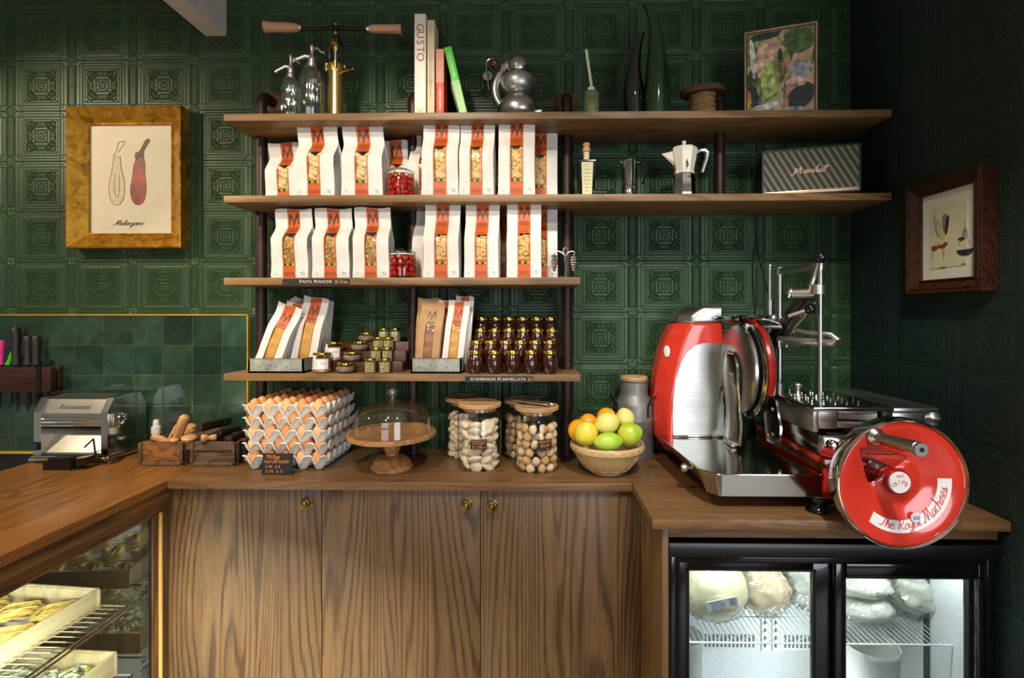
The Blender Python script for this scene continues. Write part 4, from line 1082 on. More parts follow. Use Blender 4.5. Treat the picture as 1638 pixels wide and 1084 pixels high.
vase([(1050, 196, 19), (1051, 165, 20.5), (1051, 140, 20), (1051, 110, 17.5), (1050, 80, 13.5), (1048, 50, 10), (1043, 25, 7.5), (1035, 8, 6.3)], 1.835, 'vase_g', 'taller dark green glass vase shaped like a curved horn on the top shelf')
# twine spool
Y = 1.85; x, _ = W(1124, 100, Y)
M['spool'] = wood('old spool wood', (110, 80, 58), (84, 58, 40), (44, 28, 18), 'X', 4, 18, .6, .5, 2)
e = empty('twine_spool', (x, Y, Z1), 0, 'dark wooden spool of jute twine tilted on the top shelf', 'spool', ry=-.06, rx=.13)
zz = lambda py: W(1124, py, Y)[1]-Z1
MB().lathe([(.012, .001), (.058, .001), (.062, .006), (.060, .011), (.052, .013), (.03, .014), (.012, .014)], 40).build('lower_flange', M['spool'], e)
zt = .106
MB().lathe([(.012, zt-.018), (.04, zt-.018), (.076, zt-.018), (.080, zt-.013), (.076, zt-.009), (.080, zt-.004), (.076, zt), (.05, zt+.002), (.012, zt)], 40).build('upper_flange', M['spool'], e)
m = MB(); pts = []
for i in range(700):
    a = i*.35; t = i/700; pts.append(((.043+.003*math.sin(a*.13))*math.cos(a), (.043+.003*math.sin(a*.13))*math.sin(a), .016+(zt-.037)*(.5-.5*math.cos(t*PI*7+math.sin(a)*.2))))
m.tube(pts, .0021, 5); m.lathe([(.04, .014), (.041, zt-.018)], 24); m.build('twine', M['rope'], e)
# small abstract painting
Y = 1.845; xa, _ = W(1191, 170, Y); xb, _ = W(1302, 170, Y-.05); zt = W(1296, 41, Y-.04)[1]
pw = math.hypot(xb-xa, .075); ph = zt-Z1
def artmat():
    m, nt, b = new_mat('abstract brushwork')
    co = coords(nt, (1, 1, 1)); n1 = ntex(nt, coords(nt, (9, 9, 6), (.3, 0, .4)), 1, 3, .6, 1.6); n2 = ntex(nt, coords(nt, (60, 60, 9)), 1, 3, .6, .4)
    n3 = ntex(nt, coords(nt, (7, 7, 11), (2.2, 0, 1)), 1, 2, .5, .8)
    c1 = ramp(nt, n1, [(.25, lin((30, 40, 34))), (.38, lin((52, 72, 40))), (.46, lin((160, 170, 96))), (.52, lin((206, 170, 140))), (.58, lin((130, 120, 116))), (.68, lin((58, 66, 50))), (.8, lin((190, 180, 170)))])
    c2 = ramp(nt, n3, [(.3, lin((34, 46, 40))), (.45, lin((110, 124, 66))), (.55, lin((196, 130, 96))), (.65, lin((150, 148, 150))), (.8, lin((196, 110, 30)))])
    c = mixc(nt, ramp(nt, n2, [(.42, g(0)), (.58, g(1))]), c1, c2)
    nt.links.new(c, b.inputs['Base Color']); setp(b, rough=.5); bump(nt, b, n2, .3); return m
M['art'] = artmat(); M['ash_frame'] = wood('pale frame', (190, 144, 110), (164, 118, 86), (110, 74, 52), 'Z', 3, 10, .5, .3)
e = empty('painting', (xa, Y, Z1), -.30, label='small abstract green and pink painting in a thin wooden frame, standing on the top shelf', cat='painting')
fm = MB(); t = .006; d = .035
fm.box(0, pw, 0, d, 0, t).box(0, pw, 0, d, ph-t, ph).box(0, t, 0, d, t, ph-t).box(pw-t, pw, 0, d, t, ph-t); fm.build('frame', M['ash_frame'], e)
cv = MB().box(t+.003, pw-t-.003, .004, .03, t+.003, ph-t-.003); cv.build('canvas', M['art'], e)
rr = random.Random(8)
pal = {'dark': (38, 50, 44), 'moss': (66, 92, 44), 'lime': (170, 184, 100), 'rose': (206, 162, 140), 'grey': (150, 150, 152), 'orange': (212, 130, 30), 'cream': (224, 206, 186)}
blobs = [('dark', .3, .93, .22, .05, .1), ('rose', .28, .66, .13, .2, -.5), ('cream', .12, .68, .04, .22, .1), ('moss', .75, .82, .22, .15, 0), ('dark', .50, .68, .035, .08, 0), ('lime', .33, .42, .10, .22, 0), ('grey', .78, .5, .16, .10, 0),
         ('dark', .12, .25, .08, .14, .4), ('orange', .06, .22, .04, .1, 0), ('cream', .3, .12, .2, .035, .1), ('dark', .8, .2, .2, .12, .4), ('rose', .72, .36, .16, .06, 0), ('dark', .25, .04, .2, .03, 0), ('grey', .65, .05, .15, .03, 0)]
for k, (c, a, b_, ra, rb_, ro) in enumerate(blobs):
    key = 'pal_'+c
    if key not in M: M[key] = plain('paint '+c, pal[c], .5, 0, .35, 45, .3, 60)
    pts = []
    for i in range(22):
        an = 2*PI*i/22; kx = 1+.12*rr.uniform(-1, 1); u_ = ra*kx*math.cos(an); v_ = rb_*kx*math.sin(an)
        U = a+u_*math.cos(ro)-v_*math.sin(ro); V = b_+v_*math.cos(ro)+u_*math.sin(ro)
        pts.append((min(pw-t-.005, max(t+.005, U*pw)), min(ph-t-.005, max(t+.005, V*ph))))
    MB().prism(pts, .0036-.0003*k*.3, .0045).build('brush_patch', M[key], e, smooth=0)
# ------------------------------------------------------------------ second shelf, right half
# oil bottle
Y = 1.83; x, _ = W(938, 300, Y); zz = lambda py: W(938, py, Y)[1]-Z2
M['dark_glass'] = plain('dark bottle glass', (10, 9, 9), .08, coat=.6); M['label_p'] = plain('cream label', (214, 206, 160), .6)
e = empty('bottle', (x, Y, Z2), label='small dark square bottle with cream label and cork stopper on the second shelf', cat='bottle')
m = MB(); w0, w1 = .029, .034; h = zz(259)
def sqring(w, z, r=.004): return [(sx*(w-(0 if k else r)), sy*(w-(r if k else 0)), z) for sx, sy, k in ((-1, -1, 1), (-1, -1, 0), (1, -1, 0), (1, -1, 1), (1, 1, 1), (1, 1, 0), (-1, 1, 0), (-1, 1, 1))]
lv = [(.024, 0), (.026, .004), (.034, h-.006), (.033, h-.001), (.012, h+.004)]
vs = []; fs = []
for (w, z) in lv: vs += sqring(w, z)
for j in range(len(lv)-1):
    for i in range(8): fs.append((j*8+i, j*8+(i+1) % 8, (j+1)*8+(i+1) % 8, (j+1)*8+i))
fs.append(tuple(range(8))); fs.append(tuple(range(32, 40)))
m.add(vs, fs); m.build('bottle_body', M['dark_glass'], e, smooth=20)
m = MB(); m.add([(-.017, -.0275, .006), (.017, -.0275, .006), (.021, -.0348, h-.010), (-.021, -.0348, h-.010)], [(0, 1, 2, 3)]); lb = m.build('paper_label', M['label_p'], e, smooth=0)
m = MB()
for k, (t_, w_) in enumerate((('*', .006), ('ACETO', .022), ('BALSAMICO', .026), ('di Modena', .024), ('invecchiato', .022), ('condimento', .024), ('1889', .014), ('250 ml', .016))):
    f = .88-.11*k; put_text(m, t_, lambda a, b: (a, -.0275-.0073*(b-.006)/(h-.016)-.0006, b), 0, .006+f*(h-.016), .0045, w_)
m.build('lettering', M['ink'], lb, smooth=0)
MB().lathe([(.011, h+.002), (.011, zz(247)), (.0115, zz(246)), (.0115, zz(244))], 20).build('neck', M['label_p'], e)
MB().lathe([(0, zz(244)), (.0145, zz(243.5)), (.0155, zz(240)), (.013, zz(237)), (.0105, zz(236)), (.0125, zz(234)), (.0135, zz(231)), (.0115, zz(229.5)), (0, zz(229.5))], 24).build('stopper', M['cork'], e)
# steel pot
Y = 1.83; x, _ = W(1006, 300, Y); zz = lambda py: W(1006, py, Y)[1]-Z2
e = empty('espresso_pot', (x, Y, Z2), label='small shiny steel espresso pot with curved black handle on the second shelf', cat='coffee pot')
r = .0245
MB().lathe([(0, 0), (r*1.12, 0), (r*1.15, .005), (r*1.02, zz(299)), (r*.94, zz(298)), (r*.94, zz(293))], 36).build('boiler', M['steel_mirror'], e)
MB().lathe([(r*.94, zz(293)), (r*1.02, zz(292)), (r*1.02, zz(262)), (r*1.05, zz(259)), (r*1.05, zz(257.5)), (r*.8, zz(256)), (0, zz(255.5))], 36).build('upper_chamber', M['chrome'], e)
MB().tube(smooth_pts([(r*.9, 0, zz(260)), (r*1.7, 0, zz(259)), (r*2.3, 0, zz(262)), (r*2.45, 0, zz(272)), (r*2.2, 0, zz(285)), (r*1.95, 0, zz(294))]), .0075, 12, rads=None, flat=.8).build('handle', M['black_gloss'], e)
MB().tube([(-r*.9, 0, zz(262)), (-r*1.35, 0, zz(257))], .005, 10, rads=[.006, .003]).build('spout', M['chrome'], e)
# moka pot
Y = 1.84; x, _ = W(1094, 300, Y); zz = lambda py: W(1094, py, Y)[1]-Z2; xx = lambda px: W(px, 300, Y)[0]-x
M['moka_w'] = plain('cream white enamel', (222, 214, 194), .3, 0, .02, coat=.3)
e = empty('moka_pot', (x, Y, Z2), label='cream eight-sided moka pot with polished metal base on the second shelf', cat='coffee pot')
def oct_lathe(prof, rot=PI/8): return MB().push(R(rot, 'Z')).lathe(prof, 8)
m = oct_lathe([(0, 0), (.0435, 0), (.0445, .004), (.0405, .009), (.0415, .016), (.0375, zz(280)), (.036, zz(279)), (0, zz(279))]); m.build('boiler', M['steel_mirror'], e, smooth=20)
m = MB().push(T(xx(1096)+.004, -.037, zz(287)) @ R(PI/2, 'X')).lathe([(0, 0), (.006, 0), (.006, .004), (.003, .006), (0, .007)], 14); m.build('safety_valve', M['brass'], e)
m = oct_lathe([(0, zz(279)), (.0365, zz(279)), (.036, zz(276)), (.034, zz(274)), (.037, zz(268)), (.0475, zz(243)), (.048, zz(240)), (.043, zz(237)), (.012, zz(233)), (0, zz(233))]); m.build('upper_chamber', M['moka_w'], e, smooth=20)
m = MB(); m.add([(-.040, -.012, zz(243)), (-.040, .012, zz(243)), (xx(1058), 0, zz(246)), (-.034, 0, zz(266)), (-.036, -.010, zz(260)), (-.036, .010, zz(260))], [(0, 2, 1), (0, 4, 2), (4, 3, 2), (3, 5, 2), (5, 1, 2)]); m.build('spout', M['moka_w'], e, smooth=0)
MB().lathe([(0, zz(234)), (.006, zz(234)), (.0055, zz(231)), (.008, zz(228.5)), (.0075, zz(226)), (0, zz(225.5))], 16).build('lid_knob', M['moka_w'], e)
MB().tube([(.038, 0, zz(246)), (xx(1120), 0, zz(240.5)), (xx(1127), 0, zz(240)), (xx(1131), 0, zz(244)), (xx(1130), 0, zz(254)), (xx(1126), 0, zz(266)), (xx(1123), 0, zz(276))], .006, 6, rads=[.006, .007, .007, .007, .006, .0055, .005], flat=1.2).build('handle', M['steel'], e)
m = MB(); m.ribbon([(-.002, zz(262)), (.001, zz(266)), (.003, zz(270)), (-.004, zz(272))], .005, flat(-.0425)); m.ribbon([(-.001, zz(260)), (.001, zz(262))], .003, flat(-.0435)); m.build('emblem', M['ink'], e, smooth=0)
# loudspeaker
xa, _ = W(1219, 300, 1.865); xb, _ = W(1377.5, 300, 1.775)
wd = math.hypot(xb-xa, .09); ra = -math.atan2(.09, xb-xa); 
def grille():
    m, nt, b = new_mat('salt and pepper grille cloth'); E.nt = nt
    tc = N(nt, 'ShaderNodeTexCoord'); sp = N(nt, 'ShaderNodeSeparateXYZ'); nt.links.new(tc.outputs['Object'], sp.inputs[0])
    x = E(sp.outputs[0]); z = E(sp.outputs[2])
    p1 = E.op('PINGPONG', x*1.0+z*.35, .0019)*(1/.0019); p2 = E.op('PINGPONG', z*1.0-x*.15, .0016)*(1/.0016)
    band = E.op('SINE', (x*1.0+z*.55)*275.0)
    f = (p1+p2)*.30+band*.22+.12
    nt.links.new(ramp(nt, f.v, [(.1, lin((34, 35, 24))), (.5, lin((88, 88, 68))), (.85, lin((168, 166, 146)))]), b.inputs['Base Color'])
    setp(b, rough=.8); return m
M['grille'] = grille(); M['rose_metal'] = plain('pale rose metal', (214, 178, 150), .35, .4); M['vinyl'] = plain('black vinyl', (14, 13, 15), .5, 0, .1, 60, .3, 200)
e = empty('loudspeaker', (xa, 1.865, Z2), ra, 'black tabletop loudspeaker with woven grey grille and script lettering on the second shelf', 'speaker')
hb = W(1377, 228, 1.775)[1]-Z2; f0 = .008
d_ = .14
MB().box(0, wd, .006, d_, f0, hb, .008, 3).build('cabinet', M['vinyl'], e)
m = MB(); t = .006
m.box(0, wd, 0, .012, f0, f0+t).box(0, wd, 0, .012, hb-t, hb).box(0, t, 0, .012, f0, hb).box(wd-t, wd, 0, .012, f0, hb); m.build('bezel', M['vinyl'], e)
MB().box(t, wd-t, .002, .0055, f0+t+.011, hb-t).build('grille', M['grille'], e)
MB().box(t, wd-t, -.001, .0055, f0+t, f0+t+.011, .001).build('trim_bar', M['rose_metal'], e)
m = MB(); zc = (f0+hb)/2+.002
m.ribbon(smooth_pts([(wd*.30, zc-.010), (wd*.33, zc-.012), (wd*.36, zc+.012), (wd*.355, zc-.006), (wd*.385, zc+.004), (wd*.41, zc+.014), (wd*.395, zc-.008), (wd*.415, zc-.008)]), .0036, flat(-.0012), True)
script(m, 'arshall', flat(-.0012), wd*.54, zc-.003, .0115, .0036, .55, 1.0)
m.build('lettering', M['rose_metal'], e, smooth=0)
for i in (.02, wd-.02): MB().cyl((i, .03, 0), (i, .03, f0+.002), .008, n=14).build('foot', M['black'], e)
for i in (.02, wd-.02): MB().cyl((i, .12, 0), (i, .12, f0+.002), .008, n=14).build('foot', M['black'], e)
# pewter grape ornament
Y = 1.815; x, _ = W(905, 440, Y); zz = lambda py: W(905, py, Y)[1]-Z3; xx = lambda px: W(px, 440, Y)[0]-x
e = empty('grape_ornament', (x, Y, Z3), label='pewter vine ornament holding two small grape bunch shakers on the third shelf', cat='ornament')
MB().lathe([(0, 0), (.028, 0), (.030, .003), (.018, .007), (.006, .010), (0, .011)], 28).build('base', M['pewter'], e)
m = MB(); m.tube(smooth_pts([(0, 0, .008), (.002, 0, zz(425)), (-.002, 0, zz(415)), (.001, 0, zz(409))]), .0038, 8)
ring = [(xx(905)+.0095*math.cos(a), 0, zz(402)+.014*math.sin(a)) for a in [2*PI*k/18 for k in range(18)]]; m.tube(ring, .0025, 8, closed=True)
m.tube(smooth_pts([(-.004, 0, zz(408)), (xx(895), 0, zz(402)), (xx(888), 0, zz(404)), (xx(886), 0, zz(408))]), .0028, 8); m.tube(smooth_pts([(.004, 0, zz(405)), (xx(914), 0, zz(402)), (xx(919), 0, zz(404)), (xx(918), 0, zz(408))]), .0028, 8)
m.build('vine_stem', M['brass_old'] if False else M['pewter'], e)
rr = random.Random(3)
for nm, cx in (('grape_shaker', 886.5), ('grape_shaker', 917.5)):
    m = MB(); X0 = xx(cx)
    for lv in range(6):
        z = zz(412)-(zz(412)-zz(434))*lv/5.5; rad = (.0095, .0115, .011, .009, .0065, .003)[lv]
        for k in range(8): a = 2*PI*k/8+lv*.4; m.sph((X0+rad*.75*math.cos(a), rad*.75*math.sin(a), z), .0042, 8, 6)
    m.lathe([(0, 0)], 3) if False else None
    g_ = m.build(nm, M['chrome'] if cx < 900 else M['pewter'], e)
    m = MB()
    for k in range(4): m.sph((X0+.006*math.cos(k*1.57), .006*math.sin(k*1.57), zz(409)), .0065, 8, 6, (1, 1, .4))
    m.build('leaf_cap', M['pewter'], g_)
# ------------------------------------------------------------------ lowest shelf: risers and jars
M['fruitwood'] = wood('dark riser wood', (98, 54, 26), (66, 34, 16), (32, 16, 8), 'X', 5, 14, .35, .5, 5)
rx0, _ = W(533, 600, 1.85); rx1, _ = W(641, 600, 1.85)
def riser(x0, x1, y0, st, hs, lab):
    e = empty('display_riser', ((x0+x1)/2, y0, Z4), label=lab, cat='riser', group='stepped risers on the lowest shelf')
    w2 = (x1-x0)/2; n = len(hs)
    for k in range(n):
        yb = WY-.008-y0; MB().box(-w2, w2, k*st, (k+1)*st-.0004 if k < n-1 else yb, 0, hs[k], .0012).build('step', M['fruitwood'], e)
    return e
riser(rx0, rx1+.012, 1.828, .046, [.036, .072, .104], 'dark stepped wooden riser under the spice and salt jars')
jx0, _ = W(745, 600, 1.85); jx1, _ = W(891, 600, 1.85)
riser(jx0, jx1, 1.822, .060, [.032, .074, .118], 'dark stepped wooden riser hidden behind the front jam jars')
# jam jars
def jam_jar():
    e = empty('jam_jar'); 
    prof = [(0, 0), (.0225, 0), (.0255, .004), (.029, .020), (.0305, .036), (.0285, .052), (.0235, .062), (.021, .066), (.021, .070)]
    vs = []; fs = []; n = 48
    for (r, z) in prof:
        for i in range(n):
            a = 2*PI*i/n; f = math.cos(PI/8)/math.cos(((a+PI/8) % (PI/4))-PI/8); k = 1 if z < .003 or z > .061 else .55+.45*f; vs.append((r*k*math.cos(a), r*k*math.sin(a), z))
    for j in range(len(prof)-1):
        for i in range(n): fs.append((j*n+i, j*n+(i+1) % n, (j+1)*n+(i+1) % n, (j+1)*n+i))
    MB().add(vs, fs).build('jar', M['jam'], e, smooth=50)
    MB().lathe([(.021, .0685), (.0242, .0685), (.0246, .071), (.0242, .0795), (.0230, .0815), (.0205, .0808), (0, .0808)], 32).build('lid', M['lid_gold'], e)
    return e
PJ = jam_jar(); first = True
rows = [(1.792, [760.5, 790.5, 820, 849.5, 879.5], 0), (1.853, [762, 785, 809, 832.5, 856, 879], .032), (1.912, [768.5, 791, 814, 836.5, 860, 883], .074), (1.972, [771, 793, 814.5, 836, 858.5, 881], .118)]
rn = ['front row', 'second lowest row', 'second highest row', 'top back row']
for ri, (Y, pxs, zo) in enumerate(rows):
    for k, px in enumerate(pxs):
        x, _ = W(px, 560, Y); e = PJ if first else copy_tree(PJ); first = False
        e.location = (x, Y, Z4+zo+.0004); e.rotation_euler = (0, 0, (k*7 % 5-2)*.12+PI/8)
        tag(e, 'dark jam jar, %s, %s' % ((ORD[k]+' from the left'), rn[ri]), 'jar', 'jam jars on the lowest shelf')
# low round salt jars
M['herb'] = plain('herb salt', (128, 112, 92), .8, 0, .4, 260, .5, 300); M['seeds'] = plain('green grey spice', (164, 154, 110), .8, 0, .4, 300, .5, 300)
def salt_jar():
    e = empty('salt_jar')
    MB().lathe([(0, 0), (.022, 0), (.030, .005), (.0335, .014), (.031, .023), (.026, .027), (.0245, .030)], 36).build('glass_body', M['glass'], e)
    MB().lathe([(0, .0015), (.021, .0015), (.0285, .006), (.032, .014), (.0300, .021), (.024, .024), (0, .0245)], 32).build('salt', M['herb'], e)
    MB().lathe([(.0245, .0285), (.0285, .0285), (.0290, .031), (.0282, .0355), (.026, .0365), (0, .0360)], 32).build('lid', M['lid_gold'], e)
    return e
PS = salt_jar(); first = True
hh = [0, .036, .072, .104]
for k, (px, Y) in enumerate([(552.5, 1.796), (563.5, 1.850), (575, 1.896), (586.5, 1.945)]):
    x, _ = W(px, 560, Y); e = PS if first else copy_tree(PS); first = False
    e.location = (x, Y, Z4+hh[k]+.0004)
    tag(e, 'low round jar of herb salt with gold lid, %s' % ['on the shelf board at the bottom', 'on the first riser step', 'on the second riser step', 'topmost on the riser'][k], 'jar', 'round salt jars')
def hex_jar():
    e = empty('spice_jar'); r = .0200
    MB().lathe([(0, 0), (r, 0), (r*1.04, .002), (r*1.04, .040), (r*.92, .044), (r*.86, .046)], 6).build('glass_body', M['glass'], e, smooth=20)
    MB().lathe([(0, .002), (r*.96, .002), (r*.96, .039), (0, .040)], 6).build('spice', M['seeds'], e, smooth=20)
    MB().lathe([(r*.86, .0445), (r*1.02, .0445), (r*1.04, .0465), (r*1.0, .0515), (r*.93, .0525), (0, .052)], 28).build('lid', M['lid_gold'], e)
    return e
PH = hex_jar(); first = True
for k, (px, Y, lv, lab) in enumerate([(592.5, 1.800, 0, 'on the shelf board, left one in front'), (616, 1.800, 0, 'on the shelf board, right one in front'), (601.5, 1.850, 1, 'on the first riser step, left'), (619, 1.850, 1, 'on the first riser step, right'),
                                (604.5, 1.896, 2, 'on the second riser step, left'), (621, 1.896, 2, 'on the second riser step, right'), (613.5, 1.945, 3, 'topmost on the riser, left'), (632, 1.945, 3, 'topmost on the riser, right')]):
    x, _ = W(px, 560, Y); e = PH if first else copy_tree(PH); first = False
    e.location = (x, Y, Z4+hh[lv]+.0004); e.rotation_euler = (0, 0, PI/6+.1*k)
    tag(e, 'six-sided spice jar with gold lid, '+lab, 'jar', 'six-sided spice jars')
# labelled sauce jars
M['sauce'] = plain('pinkish sauce', (186, 124, 92), .3); M['honey'] = plain('honey brown sauce', (146, 84, 34), .25)
def sauce_jar(px, Y, zo, lab):
    x, _ = W(px, 560, Y); e = empty('sauce_jar', (x, Y, Z4+zo+.0004), label=lab, cat='jar', group='labelled sauce jars')
    r = .0315
    MB().lathe([(0, 0), (r-.004, 0), (r, .004), (r, .056), (r-.003, .062), (r-.005, .066)], 36).build('glass_body', M['glass'], e)
    MB().lathe([(0, .002), (r-.005, .002), (r-.002, .005), (r-.002, .016)], 32).lathe([(0, .0161), (r-.002, .016)], 32).build('sauce', M['sauce'], e)
    MB().lathe([(r-.002, .0162), (r-.002, .054), (0, .056)], 32).build('oil_layer', M['honey'], e)
    MB().lathe([(r-.005, .0635), (r, .0635), (r+.001, .066), (r, .0715), (r-.002, .0725), (0, .072)], 32).build('lid', M['lid_gold'], e)
    cylm = lambda a, b: ((r+.0006)*math.sin(a/r), -(r+.0006)*math.cos(a/r), b)
    m = MB(); m.grid(lambda a, b: cylm((a-.5)*.068, .014+b*.036), 14, 1); m.grid(lambda a, b: cylm(-.022+a*.011, .050+b*.0135), 3, 1); l_ = m.build('paper_label', M['white'], e)
    cylt = lambda a, b: ((r+.001)*math.sin(a/r), -(r+.001)*math.cos(a/r), b)
    m = MB(); put_text(m, 'pesto rosso', cylt, -.016, .044, .006, .024); put_text(m, 'trapanese', cylt, -.014, .037, .006, .022); put_text(m, 'Salsa', cylt, .016, .035, .006, .018)
    for k in range(4): put_text(m, 'ingredienti olio', cylt, -.014, .030-.004*k, .0025, .024)
    m.build('lettering', M['ink'], l_, smooth=0)
sauce_jar(515.5, 1.805, 0, 'squat sauce jar with white label, standing in front on the lowest shelf')
sauce_jar(534, 1.868, .036, 'squat sauce jar with white label, raised behind the front one')
MB().box(W(519, 0, 1.868)[0], rx0-.001, 1.836, 1.905, Z4, Z4+.0358, .001).build('wood_block', M['fruitwood'])
tag(bpy.data.objects['wood_block'], 'small dark wooden block under the raised sauce jar', 'block')
# ------------------------------------------------------------------ things on the worktops
ZT = ZC+.0006
# egg trays and eggs
def pulp():
    m, nt, b = new_mat('egg carton pulp'); co = coords(nt); f = ntex(nt, co, 90, 5, .7)
    nt.links.new(ramp(nt, f, [(.3, lin((214, 211, 203))), (.7, lin((240, 238, 230)))]), b.inputs['Base Color']); setp(b, rough=.9); bump(nt, b, f, .5, .002); return m
M['pulp'] = pulp()
TW = .288; EX0, EX1 = -1.034, -.746; ecx = (EX0+EX1)/2; EY0 = 1.738; ecy = EY0+TW/2
def tray_mesh(nx, ny):
    H = .052; sub = 8; vs = []; fs = []
    NX, NY = nx*sub, ny*sub
    for j in range(NY+1):
        for i in range(NX+1):
            a = 2*PI*i/sub; b = 2*PI*j/sub
            s = (math.cos(a)+math.cos(b))/2; s = max(-1, min(1, s*1.7))
            z = H*(s*.5+.5)
            if s > 0: z = H*(.5+.5*s)
            else: z = H*(.5+.5*s)
            px_ = TW*(i/NX-.5); py_ = TW*(j/NY-.5)
            k = noise.noise(Vector((px_*60, py_*60, nx)))*.0008
            vs.append((px_, py_, z+k))
    for j in range(NY):
        for i in range(NX): fs.append((j*(NX+1)+i, j*(NX+1)+i+1, (j+1)*(NX+1)+i+1, (j+1)*(NX+1)+i))
    # turned-out lip
    m = MB(); m.add(vs, fs)
    lip = []
    def edge(i, j, dx, dy):
        v = vs[j*(NX+1)+i]; return (v[0]+dx*.004, v[1]+dy*.004, max(H*.5, v[2])-.001)
    for (pts, dx, dy) in (([(i, 0) for i in range(NX+1)], 0, -1), ([(i, NY) for i in range(NX+1)], 0, 1), ([(0, j) for j in range(NY+1)], -1, 0), ([(NX, j) for j in range(NY+1)], 1, 0)):
        v0 = [vs[j*(NX+1)+i] for i, j in pts]; v1 = [edge(i, j, dx, dy) for i, j in pts]; n = len(pts)
        m.add(v0+v1, [(k, k+1, n+k+1, n+k) for k in range(n-1)])
    return m
def tray(nx, ny, z, lab):
    o = tray_mesh(nx, ny).build('egg_tray', M['pulp'], smooth=35)
    o.location = (ecx+rnd0.uniform(-.003, .003), ecy, z); s = o.modifiers.new('thickness', 'SOLIDIFY'); s.thickness = .0018; s.offset = 0
    return tag(o, lab, 'egg tray', 'stack of grey egg trays')
rnd0 = random.Random(12)
EGGC = [(222, 156, 100), (208, 138, 86), (228, 168, 114), (196, 122, 76), (230, 178, 128), (214, 146, 84)]
for i, c in enumerate(EGGC): M['egg%d' % i] = plain('egg shell %d' % i, c, .5, 0, .06, 30, .08, 200, sss=0.0)
prof = []
for k in range(17):
    t = PI*k/16; z = -.0285*math.cos(t); r = .0210*math.sin(t)*(1-.13*math.cos(PI-t)*-1*-1) if 0 < k < 16 else 0
    prof.append((abs(r), z))
EGGM = []
for i in range(6): EGGM.append(MB().lathe(prof, 20).build('egg', M['egg%d' % i], smooth=180))
usedegg = set()
def egg(x, y, z, lab):
    k = rnd0.randrange(6)
    o = EGGM[k] if k not in usedegg else EGGM[k].copy()
    if k in usedegg: COL.objects.link(o)
    usedegg.add(k)
    o.location = (x, y, z); o.rotation_euler = (rnd0.uniform(-.08, .08), rnd0.uniform(-.08, .08), rnd0.uniform(0, 6)); o.scale = (1, 1, 1) if rnd0.random() < .6 else (1.03, 1.03, .97)
    return tag(o, lab, 'egg', 'brown hen eggs in the trays')
DZ = .0445
lvn = ['bottom', 'second lowest', 'middle', 'second highest', 'topmost']
for L in range(5):
    nx, ny = (5, 6) if L % 2 == 0 else (6, 5)
    z = ZT+.002+L*DZ
    tray(nx, ny, z, 'grey pulp egg tray, %s in the stack of five' % lvn[L])
    for i in range(nx):
        for j in range(ny):
            if L < 4 and not (j == 0 or i == nx-1): continue
            x = ecx+TW*((i+.5)/nx-.5); y = ecy+TW*((j+.5)/ny-.5)
            if L == 4: lab = 'brown egg, top tray, %s row from front, %s from left' % (ORD[j], ORD[i])
            elif j == 0: lab = 'brown egg, front edge of the %s tray, %s from left' % (lvn[L], ORD[i])
            else: lab = 'brown egg, right side of the %s tray, %s from front' % (lvn[L], ORD[j])
            egg(x+rnd0.uniform(-.001, .001), y, z+.013+.0305, lab)
# chalk price card in front of the eggs
def card(px0, px1, py0, py1, Y, lines, lab, tilt=.12, parent=None, mat='chalk', name='price_card'):
    xa, zt_ = W(px0, py0, Y); xb, zb_ = W(px1, py1, Y); w2 = (xb-xa)/2; hh_ = zt_-zb_
    e = empty(name, ((xa+xb)/2, Y, max(ZT, zb_)), rx=-tilt, label=lab, cat='sign')
    MB().box(-w2, w2, 0, .003, 0, hh_).build('board', M[mat], e)
    m = MB()
    for t_, cx, cz, sz, wd_ in lines: put_text(m, t_, flat(-.0008), cx*w2, cz*hh_, sz, wd_, .1)
    m.build('chalk_lettering', M['chalk_o'], e, smooth=0); return e
card(418.5, 467, 731.5, 765, 1.700, [('TRUEggs', -.3, .83, .017, .048), ('PASTURE RAISED', -.05, .60, .014, .085), ('6 PK  $ 8', -.3, .37, .014, .050), ('12 PK  $ 15', -.2, .15, .014, .060)], 'small black chalk sign with orange egg prices leaning on the egg trays')
# cake stand and dome
Y = 1.772; x, _ = W(627, 700, Y); zz = lambda py: W(627, py, Y)[1]-ZT
M['mango'] = wood('turned mango wood', (196, 146, 92), (168, 118, 68), (104, 66, 36), 'X', 7, 9, .5, .5, 2, .4)
e = empty('cake_stand', (x, Y, ZT), label='turned light wood cake stand with a round plate on a pedestal', cat='cake stand')
zp = W(627, 692, Y)[1]-ZT
MB().lathe([(0, 0), (.070, 0), (.0735, .006), (.072, .014), (.064, .020), (.066, .026), (.056, .036), (.048, .043), (.040, .047), (.024, .051), (.022, .058), (.027, .066), (.031, .074), (.028, .080), (.026, zp-.020), (0, zp-.020)], 48).build('pedestal', M['mango'], e)
R_ = .1545
MB().lathe([(0, zp-.019), (.04, zp-.0185), (R_-.010, zp-.012), (R_-.002, zp-.010), (R_, zp-.003), (R_-.002, zp+.005), (R_-.008, zp+.006), (R_-.013, zp+.001), (R_-.02, zp), (0, zp)], 64).build('plate', M['mango'], e)
xd_ = x+.002
d = empty('glass_dome', (xd_, Y, ZT+zp+.0005), label='clear glass cake dome with a round knob on the wooden stand', cat='dome')
hd = zz(642)-zp; rd = .134
MB().lathe([(rd, 0), (rd+.0015, .003), (rd, .006), (rd-.0005, hd*.40), (rd-.002, hd*.56), (rd-.008, hd*.70), (rd-.020, hd*.82), (rd-.038, hd*.905), (rd-.062, hd*.96), (rd-.09, hd*.985), (.022, hd), (0, hd+.001)], 64).build('dome', M['glass_dome'], d, smooth=60)
